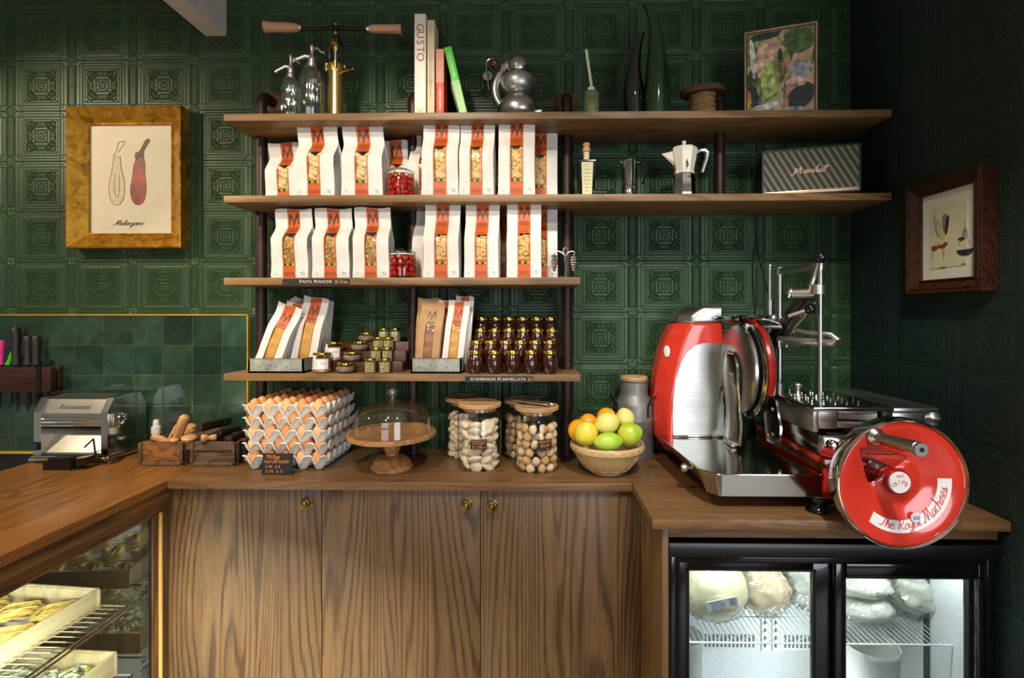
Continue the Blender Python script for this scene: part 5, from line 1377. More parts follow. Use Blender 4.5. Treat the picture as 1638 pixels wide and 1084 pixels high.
MB().lathe([(0, hd+.001), (.020, hd+.001), (.019, hd+.004), (.010, hd+.008), (.0085, hd+.013), (.0155, hd+.020), (.0195, hd+.030), (.0165, hd+.042), (.010, hd+.048), (0, hd+.050)], 32).build('knob', M['glass_knob'] if 'glass_knob' in M else M.setdefault('glass_knob', glass('knob glass', (.9, .92, .9), 1.8, .02, .08)), d, smooth=60)
# biscuit jars
M['lidwood'] = wood('pale lid wood', (212, 172, 124), (190, 148, 100), (140, 96, 58), 'X', 4, 7, .5, .35, 6)
M['bisc_w'] = plain('pale meringue biscuit', (226, 208, 176), .85, 0, .07, 40, .45, 45)
M['bisc_a'] = plain('baked amaretto', (206, 164, 112), .85, 0, .16, 22, .5, 60)
M['bisc_b'] = plain('pale amaretto', (224, 198, 154), .85, 0, .10, 22, .5, 60)
M['choc'] = plain('chocolate', (70, 36, 20), .5)
def biscuit_mesh(kind, seed):
    rr = random.Random(seed); m = MB()
    if kind == 'a':
        vs = []; n = 20; k = 12
        pr = []
        for j in range(k+1):
            t = PI*j/k; r = .0165*math.sin(t); z = -.0135*math.cos(t)
            if t > PI*.55: r *= 1.0
            pr.append((r, z))
        for (r, z) in pr:
            for i in range(n):
                a = 2*PI*i/n; cr = 1-.05*abs(math.sin(a*2.5))*(z > -.002); vs.append((r*cr*math.cos(a), r*cr*math.sin(a), z+.0015*noise.noise(Vector((r*90*math.cos(a), r*90*math.sin(a), z*90+seed)))))
        m.add(vs, [(j*n+i, j*n+(i+1) % n, (j+1)*n+(i+1) % n, (j+1)*n+i) for j in range(k) for i in range(n)])
        m.sph((0, 0, .0125), .0038, 8, 6, (1, 1, .8))
    else:
        vs = []; n = 18; k = 10; ax = (rr.uniform(.9, 1.1), rr.uniform(.68, .85))
        for j in range(k+1):
            t = PI*j/k
            for i in range(n):
                a = 2*PI*i/n; p = Vector((.0265*math.sin(t)*math.cos(a)*ax[0], .0265*math.sin(t)*math.sin(a)*ax[1], -.0120*math.cos(t)))
                p *= 1+.16*noise.noise(p*75+Vector((seed, 0, 0))); vs.append(tuple(p))
        m.add(vs, [(j*n+i, j*n+(i+1) % n, (j+1)*n+(i+1) % n, (j+1)*n+i) for j in range(k) for i in range(n)])
    return m
BP = {'w': [biscuit_mesh('w', s).build('meringue_biscuit', M['bisc_w']) for s in range(4)], 'a': [biscuit_mesh('a', s).build('amaretto_biscuit', M['bisc_a' if s % 2 else 'bisc_b']) for s in range(4)]}
usedb = set()
def biscuit_jar(px, Y, r, pylid, kind, lab, short, back=False, prc=None):
    x, _ = W(px, 700, Y); zz = lambda py: W(px, py, Y)[1]-ZT; h = zz(pylid)
    e = empty('biscuit_jar', (x, Y, ZT), label=lab, cat='jar', group='big glass biscuit jars')
    MB().lathe([(0, .001), (r-.006, .001), (r-.001, .005), (r, .012), (r, h-.040), (r-.005, h-.028), (r-.016, h-.018), (r-.018, h-.014), (r-.018, h-.002)], 56).build('glass_body', M['glass'], e, smooth=60)
    rl_ = r*.985
    MB().lathe([(0, h-.0015), (rl_-.006, h-.0015), (rl_, h+.001), (rl_+.001, h+.012), (rl_-.003, h+.0155), (rl_-.008, h+.0150), (rl_-.012, h+.0135), (0, h+.0135)], 56).lathe([(0, h-.0016), (r-.021, h-.0016), (r-.021, h-.014), (0, h-.014)], 40).build('wooden_lid', M['lidwood'], e)
    rr = random.Random(px)
    if kind == 'a': step_z, bs, nr = .0270, .0165, 11
    else: step_z, bs, nr = .0240, .027, 8
    z = .014; lv = 0
    while z < h-.042:
        rad = r-bs-.004; n = int(2*PI*rad/(bs*2.05)) if kind == 'a' else 7
        for i in range(n):
            a = 2*PI*i/n+lv*.9+rr.uniform(-.08, .08)
            if math.sin(a) > (.35 if not back else .1): continue
            k = rr.randrange(4); b = BP[kind][k]
            if (kind, k) in usedb: b = b.copy(); COL.objects.link(b)
            usedb.add((kind, k))
            b.location = (x+rad*math.cos(a), Y+rad*math.sin(a), ZT+z+rr.uniform(-.003, .003))
            if kind == 'a': b.rotation_euler = (rr.uniform(0, 6), rr.uniform(0, 6), rr.uniform(0, 6))
            else: b.rotation_euler = (rr.uniform(-.7, .7)+(PI/2 if rr.random() < .35 else 0), rr.uniform(-.6, .6), a+PI/2+rr.uniform(-.5, .5))
            tag(b, short+', %s layer up' % ORD[min(lv, 9)], 'biscuit', short.replace('biscuit in','biscuits in').replace('amaretto','amaretti'))
        z += step_z; lv += 1
    # middle filler biscuits seen between the outer ones
    z = .02; 
    while z < h-.055:
        for a in ((.4, 2.6) if not back else (4.7,)):
            k = rr.randrange(4); b = BP[kind][k].copy(); COL.objects.link(b); rad = r*.28
            b.location = (x+rad*math.cos(a)*1.2, Y-.012+rad*math.sin(a)*.5, ZT+z); b.rotation_euler = (rr.uniform(-.5, .5), rr.uniform(-.5, .5), rr.uniform(0, 6)); tag(b, short+', behind the outer ones', 'biscuit', short.replace('biscuit in','biscuits in').replace('amaretto','amaretti'))
        z += step_z*1.35
    if prc:
        cx, cz, wd_, hh_, ls, rot = prc
        o = lambda a, b: ((r+.0010)*math.sin((cx+a)/r), -(r+.0010)*math.cos((cx+a)/r), cz+b)
        m = MB(); m.grid(lambda a, b: o((a-.5)*wd_, (b-.5)*hh_), 8, 1); c_ = m.build('price_label', M['chalk'], e, smooth=0)
        o2 = lambda a, b: ((r+.0018)*math.sin((cx+a)/r), -(r+.0018)*math.cos((cx+a)/r), cz+b)
        m = MB()
        for t_, a, b, sz, w_ in ls: put_text(m, t_, o2, a*wd_, b*hh_, sz, w_)
        m.build('chalk_lettering', M['chalk_o'], c_, smooth=0)
    return e
biscuit_jar(741.5, 1.955, .072, 640, 'w', 'big glass jar of pale biscuits at the back left of the four biscuit jars', 'pale rough meringue biscuit in the rear left biscuit jar', True)
biscuit_jar(834, 1.955, .070, 643, 'a', 'big glass jar of round biscuits at the back right of the four biscuit jars', 'round amaretto biscuit in the rear right biscuit jar', True)
biscuit_jar(767, 1.812, .0795, 649, 'w', 'big glass jar of pale meringue biscuits with wooden lid, front left of four', 'pale rough meringue biscuit in the front left biscuit jar', False,
            (.006, .098, .058, .034, [('MERINGHE ALLA', 0, .32, .009, .052), ('MANDORLA', 0, .08, .009, .044), ('$ 2.50', -.08, -.26, .014, .032), ('ea', .35, -.32, .008, .010)], 0))
biscuit_jar(858.5, 1.796, .0795, 654, 'a', 'big glass jar of round amaretti biscuits with wooden lid, front right of four', 'round cracked amaretto biscuit in the front right biscuit jar', False,
            (.030, .100, .052, .038, [('AMARETTI', 0, .30, .011, .046), ('$2.50', 0, -.05, .014, .032), ('ea', .2, -.34, .009, .012)], 0))
# flat metal grater lying on the front right jar lid
xa, za = W(811, 634, 1.80); xb, zb = W(880, 646, 1.765)
zl = W(858.5, 654, 1.796)[1]+.0155
a = Vector((W(816, 640, 1.83)[0], 1.83, zl+.014)); b = Vector((W(881, 640, 1.775)[0], 1.775, zl+.0045)); dv = (b-a); L = dv.length
e = empty('grater', a, math.atan2(dv.y, dv.x), 'long narrow steel grater lying across the wooden lid of the front right jar', 'grater'); e.rotation_euler = (0, math.asin(-dv.z/L), math.atan2(dv.y, dv.x))
m = MB()
for j in range(2): pass
m.grid(lambda u, v: (u*L, (v-.5)*.030, .004*math.cos((v-.5)*PI)), 6, 8); o = m.build('blade', M['steel'], e); s = o.modifiers.new('t', 'SOLIDIFY'); s.thickness = .0008
m = MB()
for i in range(24):
    for j in range(3): m.sph((L*(.04+i*.038), (j-1)*.008, .0045 if j == 1 else .0032), .0014, 6, 4, (1, 1.3, .8))
o = m.build('teeth', M['chrome'], e); o['kind'] = 'stuff'
m = MB(); m.cyl((L, 0, 0), (L+.012, 0, 0), .009, .008, n=16); m.build('end_cap', M['steel'], e)
# fruit bowl
Y = 1.755; x, _ = W(971, 740, Y); zz = lambda py: W(971, py, Y)[1]-ZT
M['stoneware'] = plain('cane stoneware', (196, 164, 112), .32, 0, .03, 20, coat=.4); M['stone_in'] = plain('cream glaze', (222, 206, 172), .3, coat=.3)
e = empty('mixing_bowl', (x, Y, ZT), label='cane coloured stoneware mixing bowl with relief pattern holding citrus fruit', cat='bowl')
hb = .106; rt = .1275
def bw(z): 
    t = z/hb; return .058+(rt-.008-.058)*math.sin(min(1, t)*PI/2)**.85
pr = [(0, 0), (.056, 0), (.058, .003), (.056, .008)]+[(bw(.008+.004), .012)]+[(bw(z_), z_) for z_ in (.02, .03, .04, .05, .06, .07, .078)]+[(rt-.004, .082), (rt, .084), (rt+.001, .095), (rt, hb-.003), (rt-.003, hb), (rt-.007, hb-.002)]
MB().lathe(pr, 72).build('outside', M['stoneware'], e)
MB().lathe([(rt-.007, hb-.002), (rt-.011, .085), (bw(.06)-.006, .06), (bw(.03)-.006, .03), (.05, .012), (0, .010)], 72).build('glazed_inside', M['stone_in'], e)
m = MB(); n = 48
for k in range(n):
    a0, a1 = 2*PI*k/n, 2*PI*(k+1)/n; z0_, z1_ = (.087, .098) if k % 2 else (.098, .087)
    m.tube([((rt+.0012)*math.cos(a0), (rt+.0012)*math.sin(a0), z0_), ((rt+.0012)*math.cos(a1), (rt+.0012)*math.sin(a1), z1_)], .0012, 4)
m.build('zigzag_relief', M['stoneware'], e)
m = MB(); n = 14
for k in range(n):
    a = 2*PI*k/n; hw_ = PI/n*.82; pts = []
    cnt = [(-1, .072), (-1, .030), (-.7, .020), (.7, .020), (1, .030), (1, .072), (0, .074)]
    for (u, z_) in smooth_pts(cnt+[cnt[0]], 3): aa = a+u*hw_*(.9+.1*z_/.07); rr_ = bw(z_)+.0006; pts.append((rr_*math.cos(aa), rr_*math.sin(aa), z_))
    m.tube(pts, .0016, 5)
    d4 = []
    for (u, z_) in ((0, .060), (.3, .049), (0, .038), (-.3, .049), (0, .060)): aa = a+u*hw_; rr_ = bw(z_)+.0006; d4.append((rr_*math.cos(aa), rr_*math.sin(aa), z_))
    m.tube(d4, .0015, 5)
m.build('panel_relief', M['stoneware'], e)
def citrus(name, c0, c1, sc=9):
    m, nt, b = new_mat(name); f = ntex(nt, coords(nt), sc, 2, .5, .3)
    nt.links.new(ramp(nt, f, [(.38, lin(c0)), (.60, lin(c1))]), b.inputs['Base Color']); setp(b, rough=.36); bump(nt, b, ntex(nt, coords(nt), 420, 2), .35, .001); return m
M['lemon'] = citrus('lemon skin', (214, 200, 76), (226, 206, 60)); M['lime'] = citrus('green yellow lime skin', (130, 176, 34), (196, 200, 60)); M['lime2'] = citrus('lime skin', (140, 190, 44), (176, 204, 70)); M['orange_f'] = citrus('orange skin', (240, 156, 16), (246, 172, 28))
M['lemon_p'] = citrus('pale lemon skin', (216, 210, 110), (224, 214, 120))
def fruit(px, py, Yf, rpx, mt, name, lab, sq=(1, 1, .92), rot=(0, 0, 0), tip=True):
    X, Z = W(px, py, Yf); r = rpx*Yf/F
    o = empty(name, (X, Yf, Z), label=lab, cat=name, group='citrus fruit in the bowl'); o.rotation_euler = rot
    m = MB(); vs = []; n = 28; k = 18; pr = []
    for j in range(k+1):
        t = PI*j/k; zz_ = -math.cos(t); rr_ = math.sin(t)
        ex = 1+(.10 if tip else 0)*(abs(zz_)**10)
        pr.append((rr_*r, zz_*r*ex))
    pr[0] = (0, pr[0][1]); pr[-1] = (0, pr[-1][1])
    m.push(Matrix.Diagonal((sq[0], sq[1], sq[2], 1))).lathe(pr, n).pop(); m.build('rind', M[mt], o, smooth=180)
    MB().push(T(0, 0, r*sq[2]*(1.06 if tip else .985))).sph((0, 0, 0), r*.09, 8, 6, (1, 1, .5)).build('stem_scar', M['herb'], o)
    return o
fruit(937, 693, 1.715, 19.5, 'lemon', 'lemon', 'yellow lemon at the front left of the fruit bowl', (1, 1, 1.0), (.4, .2, 0))
fruit(926, 688, 1.755, 17.5, 'orange_f', 'orange', 'orange peeking out at the left edge of the fruit bowl', (1, 1, 1), (0, .5, 0), False)
fruit(941, 676, 1.80, 14.5, 'orange_f', 'orange', 'orange at the back left of the fruit bowl', (1, 1, 1), (.5, 0, 0), False)
fruit(970, 667.5, 1.80, 15.5, 'orange_f', 'orange', 'orange at the top back of the fruit bowl', (1, 1, 1), (.3, .3, 0), False)
fruit(971, 676.5, 1.735, 19.0, 'lemon_p', 'lemon', 'pale yellow lemon on top in the middle of the fruit bowl', (.92, .92, 1.02), (0, 1.3, .2))
fruit(1000, 669, 1.775, 15.0, 'lemon_p', 'lemon', 'pale lemon at the back right of the fruit bowl', (1, 1, 1.08), (.1, -.3, 0))
fruit(973, 707, 1.690, 19.5, 'lime2', 'lime', 'green lime lying low at the front middle of the fruit bowl', (.80, .8, 1.12), (0, 1.5, .1))
fruit(1007, 694, 1.725, 19.0, 'lime', 'lime', 'green and yellow lime at the right of the fruit bowl', (.98, .95, 1.03), (0, 1.2, -.3))
fruit(970, 704, 1.760, 18, 'orange_f', 'orange', 'orange buried in the middle of the fruit bowl', (1, 1, 1), (0, 0, 0), False)
# milk churn
Y = 1.958; x, _ = W(1014, 700, Y); zz = lambda py: W(1014, py, Y)[1]-ZT
M['zinc'] = plain('dull zinc', (128, 128, 124), .42, .55, .15, 16, .05)
e = empty('milk_churn', (x, Y, ZT), label='grey metal milk churn with side handles and cork lid behind the fruit bowl', cat='churn')
r = .0735
MB().lathe([(0, 0), (r*.98, 0), (r, .004), (r, zz(670)), (r*1.015, zz(669)), (r*1.015, zz(667)), (r, zz(666)), (r*.99, zz(646)), (r*.97, zz(643)), (r*.74, zz(630)), (r*.72, zz(627)), (r*.72, zz(610)), (r*.78, zz(608)), (r*.78, zz(606)), (r*.7, zz(606)), (0, zz(606))], 48).build('churn_body', M['zinc'], e)
MB().lathe([(0, zz(606)), (r*.68, zz(606)), (r*.70, zz(604)), (r*.69, zz(601.5)), (0, zz(601.5))], 36).build('cork_lid', M['cork'], e)
for s_, a0 in ((1, -.75), (-1, .15)):
    m = MB(); m.push(R(a0 if s_ > 0 else PI+a0, 'Z'))
    m.tube(smooth_pts([(r*.99, -.018, zz(662)), (r*1.0, -.018, zz(646)), (r*1.12, -.016, zz(636)), (r*1.25, -.008, zz(631)), (r*1.25, .008, zz(631)), (r*1.12, .016, zz(636)), (r*1.0, .018, zz(646)), (r*.99, .018, zz(662))]), .0042, 8)
    m.build('handle', M['iron'], e)
# brick-mould boxes with utensils
M['old_wood'] = wood('old box wood', (160, 108, 56), (120, 74, 34), (52, 28, 14), 'X', 5, 10, .5, .6, 1, .5)
M['old_wood_g'] = wood('weathered box wood', (120, 92, 66), (84, 62, 44), (40, 28, 20), 'X', 5, 14, .7, .6, 3, .3)
def mould_box(px0, px1, pyt, Yf, dep, lab, mt, shelf_line):
    xa, zt_ = W(px0, pyt, Yf); xb, _ = W(px1, pyt, Yf); w = xb-xa; h = zt_-ZT
    e = empty('wooden_box', (xa, Yf, ZT), label=lab, cat='box', group='old wooden brick mould boxes')
    t = .012; c = .014
    side = MB()
    oct_ = lambda x0, x1, i: None
    def fr(y0, y1, inset):
        P_ = [(c, 0), (w-c, 0), (w, c), (w, h-c), (w-c, h), (c, h), (0, h-c), (0, c)]
        return P_
    m = MB(); m.box(0.001, w-.001, 0.012, dep, 0.001, t).box(0, t, .0, dep, c, h-c*.6, .002).box(w-t, w, .0, dep, c, h-c*.6, .002).box(t, w-t, dep-t, dep, t, h-.004, .002)
    m.box(t*.6, w-t*.6, 0, .012, 0, .013, .003)
    m.box(.0, .013, -.001, .013, c*.6, h-c*.4, .004); m.box(w-.013, w, -.001, .013, c*.6, h-c*.4, .004)
    m.build('box_frame', M['old_wood_g'], e)
    MB().box(.010, w-.010, .007, .014, .010, h-.003, .001).build('front_panel', M[mt], e)
    if shelf_line: MB().box(.014, w-.014, .001, .010, h*.62, h*.62+.007, .002).build('cross_rail', M['old_wood_g'], e)
    if shelf_line: MB().box(w, w+.0012, .03, .045, .004, h-.006).build('iron_strap', M['iron'], e)
    return e, w, h
e1, w1_, h1 = mould_box(220, 292, 705.5, 1.79, .235, 'old wooden box with warm brown front panel, holding pale wooden tools', 'old_wood', False)
e2_, w2_, h2 = mould_box(303, 375, 705.5, 1.79, .235, 'weathered dark wooden box holding dark tools, between tool box and eggs', 'old_wood_g', True)
bx1 = e1.location.copy(); bx2 = e2_.location.copy()
M['tool'] = wood('turned beech', (214, 166, 110), (194, 142, 88), (150, 100, 58), 'Z', 3, 14, .5, .3, 7)
def turned(prof, p0, p1, mt, name, lab, cat, grp=None, n=24):
    p0 = Vector(p0); p1 = Vector(p1); q_ = (p1-p0).to_track_quat('Z', 'Y'); L = (p1-p0).length
    zs = max(p[1] for p in prof); m = MB().lathe([(r_, z_/zs*L) for r_, z_ in prof], n)
    o = m.build(name, M[mt], smooth=50); o.rotation_euler = q_.to_euler(); o.location = p0
    return tag(o, lab, cat, grp)
def Pt(px, py, Y): X, Z = W(px, py, Y); return (X, Y, Z)
PIN = [(0, 0), (.012, .002), (.013, .02), (.010, .03), (.013, .04), (.0165, .06), (.0175, .11), (.017, .14), (.012, .150), (0, .153)]
GW = 'wooden tools in the left box'
turned(PIN, Pt(278, 712, 1.815), Pt(297, 664, 1.80), 'tool', 'wooden_pestle', 'thick pale wooden pestle sticking up highest from the left box', 'pestle', GW)
turned([(0, 0), (.011, .001), (.013, .02), (.011, .06), (.0085, .10), (0, .103)], Pt(243, 697, 1.80), Pt(276, 709, 1.82), 'tool', 'wooden_dowel', 'pale wooden dowel lying to the left in the left box', 'wooden tool', GW)
turned([(0, 0), (.006, .001), (.006, .05), (.009, .11), (0, .112)], Pt(268, 706, 1.85), Pt(284, 680, 1.87), 'tool', 'wooden_spatula', 'thin wooden spatula stick leaning behind the thick pestle', 'spatula', GW)
for px, py, Yt, rp, nm, lab in ((302, 700, 1.815, 11, 'stamp', 'round pale wooden stamp at the right front of the left box'), (298, 690, 1.87, 10, 'stamp', 'round pale wooden stamp behind the front stamp in the left box'), (305, 682, 1.93, 7.5, 'stamp', 'rearmost small round wooden stamp in the left box'), (279, 703, 1.80, 7, 'stamp', 'small pale wooden knob below the thick pestle')):
    X, Z = W(px, py, Yt); rs = rp*Yt/F
    o = MB().lathe([(0, rs*.55), (rs*.6, rs*.5), (rs, rs*.15), (rs*.98, -rs*.15), (rs*.7, -rs*.4), (rs*.5, -rs*1.2), (rs*.55, -rs*1.6), (0, -rs*1.6)], 28).build('wooden_'+nm, M['tool']); o.location = (X, Yt, Z); o.rotation_euler = (.25, .15, 0)
    tag(o, lab, 'stamp', 'round wooden pasta stamps')
m = MB()
for i in range(9): a = Pt(250+i*1.5, 706-.3*i, 1.805+.002*i); b = Pt(272+i, 705+.2*i, 1.81+.002*i); m.tube([a, b], .0012, 5)
tag(m.build('straw_bundle', M['seeds']), 'small bundle of thin straw sticks at the front of the left box', 'sticks')
M['clear_pl'] = glass('clear plastic', (.9, .93, .93), 1.4, .06, .03)
Xb, _ = W(242, 700, 1.93)
e = empty('spray_bottle', (Xb, 1.955, ZT), label='small clear plastic bottle with a white pump top behind the left wooden box', cat='bottle'); zz = lambda py: W(242, py, 1.955)[1]-ZT
MB().lathe([(0, 0), (.022, 0), (.024, .004), (.024, zz(704)), (.020, zz(697)), (.0145, zz(692))], 28).build('bottle', M['clear_pl'], e)
MB().lathe([(0, zz(693)), (.0165, zz(693)), (.0165, zz(682)), (.011, zz(681)), (.010, zz(673)), (.008, zz(671)), (0, zz(671))], 24).build('pump', M['white'], e)
# right box: dark tools
M['dark_tool'] = plain('dark stained tool', (34, 24, 20), .5, .1, .2, 40)
def bar(name, a, b, w, h, lab, cat, mt='dark_tool', holes=0, grp=None, bev=.003):
    a = Vector(a); b = Vector(b); d_ = b-a; L = d_.length
    e = empty(name, a, label=lab, cat=cat, group=grp); e.rotation_euler = d_.to_track_quat('X', 'Z').to_euler()
    MB().box(0, L, -w/2, w/2, -h/2, h/2, bev).build('block', M[mt], e)
    for k in range(holes):
        MB().push(T(L*(.25+.5*k), -w/2-.0005, 0) @ R(PI/2, 'X')).lathe([(0, 0), (.003, 0), (.003, .0008), (0, .001)], 12).build('rivet', M['brass'], e)
    return e
bar('dough_press', Pt(318, 684, 1.80), Pt(366, 673, 1.99), .022, .030, 'long dark rivetted wooden block resting across the right box', 'tool', holes=2, grp='dark tools on the right box')
bar('dough_cutter', Pt(364, 703, 1.82), Pt(392, 691, 1.99), .026, .022, 'dark flat wooden bar at the right of the right box', 'tool', grp='dark tools on the right box')
turned([(0, 0), (.012, .001), (.012, .16), (0, .161)], Pt(349, 692, 1.84), Pt(382, 684, 2.0), 'dark_tool', 'rolling_pin', 'dark round wooden rod lying in the right box', 'rolling pin', 'dark tools on the right box')
m = turned([(0, 0), (.013, .001), (.0145, .012), (.012, .022), (.008, .026), (.0075, .034), (.011, .040), (.012, .055), (.009, .06), (0, .061)], Pt(321, 701, 1.79), Pt(347, 699, 1.82), 'tool', 'wooden_reel', 'short turned wooden reel lying on the front rim of the right box', 'reel')
m = MB(); ring = [(.017*math.cos(a), 0, .017*math.sin(a)) for a in [PI*1.15*k/12-.3 for k in range(13)]]; o = m.tube(ring, .0016, 6).build('iron_hook', M['iron']); o.location = Pt(303, 679, 1.95); tag(o, 'thin dark curved metal hook behind the wooden stamps in the left box', 'hook')
# ------------------------------------------------------------------ pasta rolling machine
Xa = -1.885; Xb_ = W(173, 740, 1.825)[0]; Ya, Yb2 = 1.825, 2.015
w = Xb_-Xa; D_ = Yb2-Ya
e = empty('pasta_machine', (Xa, Ya, ZT), label='shiny chrome pasta rolling machine on the left worktop under the tiles', cat='pasta machine')
H = W(120, 632, 1.87)[1]-ZT
MB().box(0, w, 0, D_, .004, .026, .004).build('base_plate', M['steel_mirror'], e)
MB().box(.004, w-.004, -.012, .0, .006, .020, .003).build('front_lip', M['steel_mirror'], e)
for sx in (.02, w-.02):
    for sy in (.02, D_-.02): MB().cyl((sx, sy, 0), (sx, sy, .005), .010, n=14).build('foot', M['black'], e)
prof_side = [(.002, .026), (.002, .19-.004), (.030, H-.006), (D_*.45, H), (D_*.82, H-.004), (D_*.97, H-.05), (D_, .026)]
sw = .028
MB().prism([(a, b) for a, b in prof_side], .012, .012+sw, 'X').build('side_casing', M['steel_mirror'], e, smooth=20)
MB().prism([(a, b) for a, b in prof_side], w-.012-sw*.6, w-.004, 'X').build('side_casing', M['steel_mirror'], e, smooth=20)
# hood with engraved name
m = MB(); hp = [(.012, .165), (.010, .180), (.032, H-.012), (D_*.45, H-.004), (D_*.85, H-.010), (D_*.9, .17)]
m.prism(hp, .040, w-.022, 'X'); m.build('hood', M['steel'], e, smooth=20)
m = MB()
def hoodmap(a, b):
    t = b; y = .010+(.032-.010)*t-.0012; z = .180+(H-.012-.180)*t; return (a, y, z)
put_text(m, 'Restaurant', lambda a, b: hoodmap(w*.52+a, .45+b/.04), 0, 0, .018, .115, .25); m.build('engraved_name', M['chrome'], e, smooth=0)
MB().cyl((.040, .020, .158), (w-.022, .020, .158), .013, n=28).build('roller', M['chrome'], e)
MB().cyl((.040, .048, .140), (w-.022, .048, .140), .017, n=28).build('roller', M['steel'], e)
m = MB(); m.add([(.040, .012, .034), (w-.022, .012, .034), (w-.022, .095, .140), (.040, .095, .140)], [(0, 1, 2, 3)]); m.add([(.040, -.004, .030), (w-.022, -.004, .030), (w-.022, .012, .034), (.040, .012, .034)], [(0, 1, 2, 3)]); m.build('outfeed_chute', M['steel'], e, smooth=0)
m = MB(); m.cyl((.012, .06, .165), (-.012, .06, .165), .018, n=20); m.cyl((-.012, .06, .165), (-.024, .06, .165), .012, .009, n=16); m.build('thickness_knob', M['black_gloss'], e)
m = MB(); m.box(.013, .036, -.003, .003, .045, .075, .002); sw_ = m.build('switch_plate', M['black'], e)
MB().box(.018, .031, -.006, -.002, .050, .070, .001).build('rocker', M.setdefault('blue_sw', plain('blue switch', (20, 50, 84), .3)), sw_)
m = MB(); m.push(T(w-.004, .060, .150) @ R(PI/2, 'Y')).lathe([(.016, 0), (.022, 0), (.024, .006), (.020, .012), (.012, .013), (.010, .004), (0, .004)], 24); m.build('crank_socket', M['chrome'], e)
MB().box(w-.006, w+.012, .012, .030, .125, .180, .004).build('bracket', M['steel'], e)
MB().push(T(w-.004, .065, .075) @ R(PI/2, 'Y')).lathe([(0, .014), (.008, .012), (.009, 0), (0, 0)], 16).build('thumb_screw', M['chrome'], e)
MB().tube([(w-.050, -.006, .090), (w-.036, -.012, .030), (w-.030, -.016, -.001+.004)], .003, 8).tube([(w-.050, -.006, .090), (w-.085, -.004, .058)], .0028, 8).build('stand_wire', M['iron'], e)
# black adapter box and cable
xa, _ = W(65, 755, 1.74); xb, _ = W(108, 755, 1.74)
Ya_ = .556*F/(759-500)
e = empty('power_adapter', (xa+.012, 1.735, ZT), 0, 'black power adapter box with a thin cable lying in front of the pasta machine', 'adapter')
wq = xb-xa
m = MB(); m.prism([(0, 0), (wq*1.02, 0), (wq*1.05, .010), (wq*1.04, .030), (wq*.95, .033), (0, .030)], 0, .06); m.box(.01, wq*.85, .005, .045, .030, .040, .004); m.build('housing', M['black'], e, smooth=30)
m = MB(); m.prism([(wq*1.0, .004), (wq*1.5, .016), (wq*1.5, .042), (wq*1.0, .036)], .01, .05); m.build('pedal', M['black_gloss'], e, smooth=30)
pts = [Pt(112, 757, 1.73), Pt(120, 762, 1.74), Pt(136, 762, 1.75), Pt(158, 752, 1.80), Pt(185, 741, 1.83), Pt(212, 730, 1.97)]
pts = [(p[0], p[1], ZT+.0032) for p in pts]
MB().tube([tuple(Vector(p)-e.location) for p in smooth_pts(pts, 8)], .0026, 8).build('cable', M['black'], e)
# knife rack on the tiles
Yk = WY-.012; zr0 = W(60, 627, Yk-.05)[1]; zr1 = W(60, 587, Yk-.05)[1]; xr = W(82, 600, Yk-.05)[0]; xl = -2.45
M['rack'] = wood('dark rack wood', (66, 34, 20), (44, 22, 12), (20, 10, 6), 'X', 5, 10, .4, .6, 2)
e = empty('knife_rack', (xr, Yk, zr0), label='dark wooden knife rack with iron straps on the green tiles at the far left', cat='knife rack')
MB().box(xl-xr, 0, -.052, -.030, 0, zr1-zr0, .0015).box(xl-xr, 0, -.018, -.002, 0, zr1-zr0, .0015).box(xl-xr, 0, -.030, -.018, 0, .010).build('rack_body', M['rack'], e)
xi = W(63, 600, Yk-.05)[0]-xr; t_ = zr1-zr0
MB().box(xi-.010, xi+.010, -.0555, -.0525, -.002, t_+.002).box(xi-.010, xi+.010, -.055, -.001, t_+.0005, t_+.003).box(xi-.010, xi+.010, -.0018, -.0003, t_, t_+.022).box(xi-.010, xi+.010, -.055, -.001, -.003, -.0005).build('iron_strap', M['iron'], e)
def knife(px, pyt, pyb, tilt, mt, lab, wpx, blade=True):
    Yn = Yk-.024; X, Zt = W(px, pyt, Yn); Zb = zr1+.002; L = Zt-Zb; wd = wpx*Yn/F/2
    e = empty('kitchen_knife', (X, Yn, Zb), label=lab, cat='knife', group='knives in the wall rack'); e.rotation_euler = (0, tilt, 0)
    m = MB(); m.tube([(0, 0, .004), (0, 0, .012), (0, 0, .02), (-wd*.05, 0, L*.5), (wd*.05, 0, L*.8), (0, 0, L*.95), (0, 0, L)], 0, 16, rads=[wd*1.0, wd*1.1, wd*.85, wd*.95, wd*1.05, wd*.9, wd*.45], flat=.6); m.build('handle', M[mt], e)
    if abs(tilt) < .2: MB().add([(-wd*.8, -.001, .006), (wd*.8, -.001, .006), (wd*.8, -.001, -.16), (wd*.1, -.001, -.19), (-wd*.8, .001, .006), (wd*.8, .001, .006), (wd*.8, .001, -.16), (wd*.1, .001, -.19)], [(0, 1, 2, 3), (7, 6, 5, 4), (1, 5, 6, 2), (0, 3, 7, 4), (3, 2, 6, 7)]).build('blade', M['iron'], e)
    return e
M['pink'] = plain('pink handle', (214, 40, 130), .45); M['lime_h'] = plain('lime green handle', (66, 200, 20), .45); M['handle_k'] = plain('black handle', (26, 22, 22), .45, 0, .1, 40, .1)
knife(1.5, 544, 585, .05, 'pink', 'knife with bright pink handle in the wall rack at the picture edge', 8, False)
knife(12, 556, 585, .42, 'lime_h', 'knife with bright green handle leaning right in the wall rack', 7)
knife(26, 523, 585, -.01, 'handle_k', 'black handled knife standing tallest in the wall rack', 12.5)
knife(44.5, 537, 585, 0, 'handle_k', 'black handled knife in the middle of the wall rack, shorter than the left one', 12)
knife(58, 537, 585, 0, 'handle_k', 'black handled knife furthest right in the wall rack', 12)
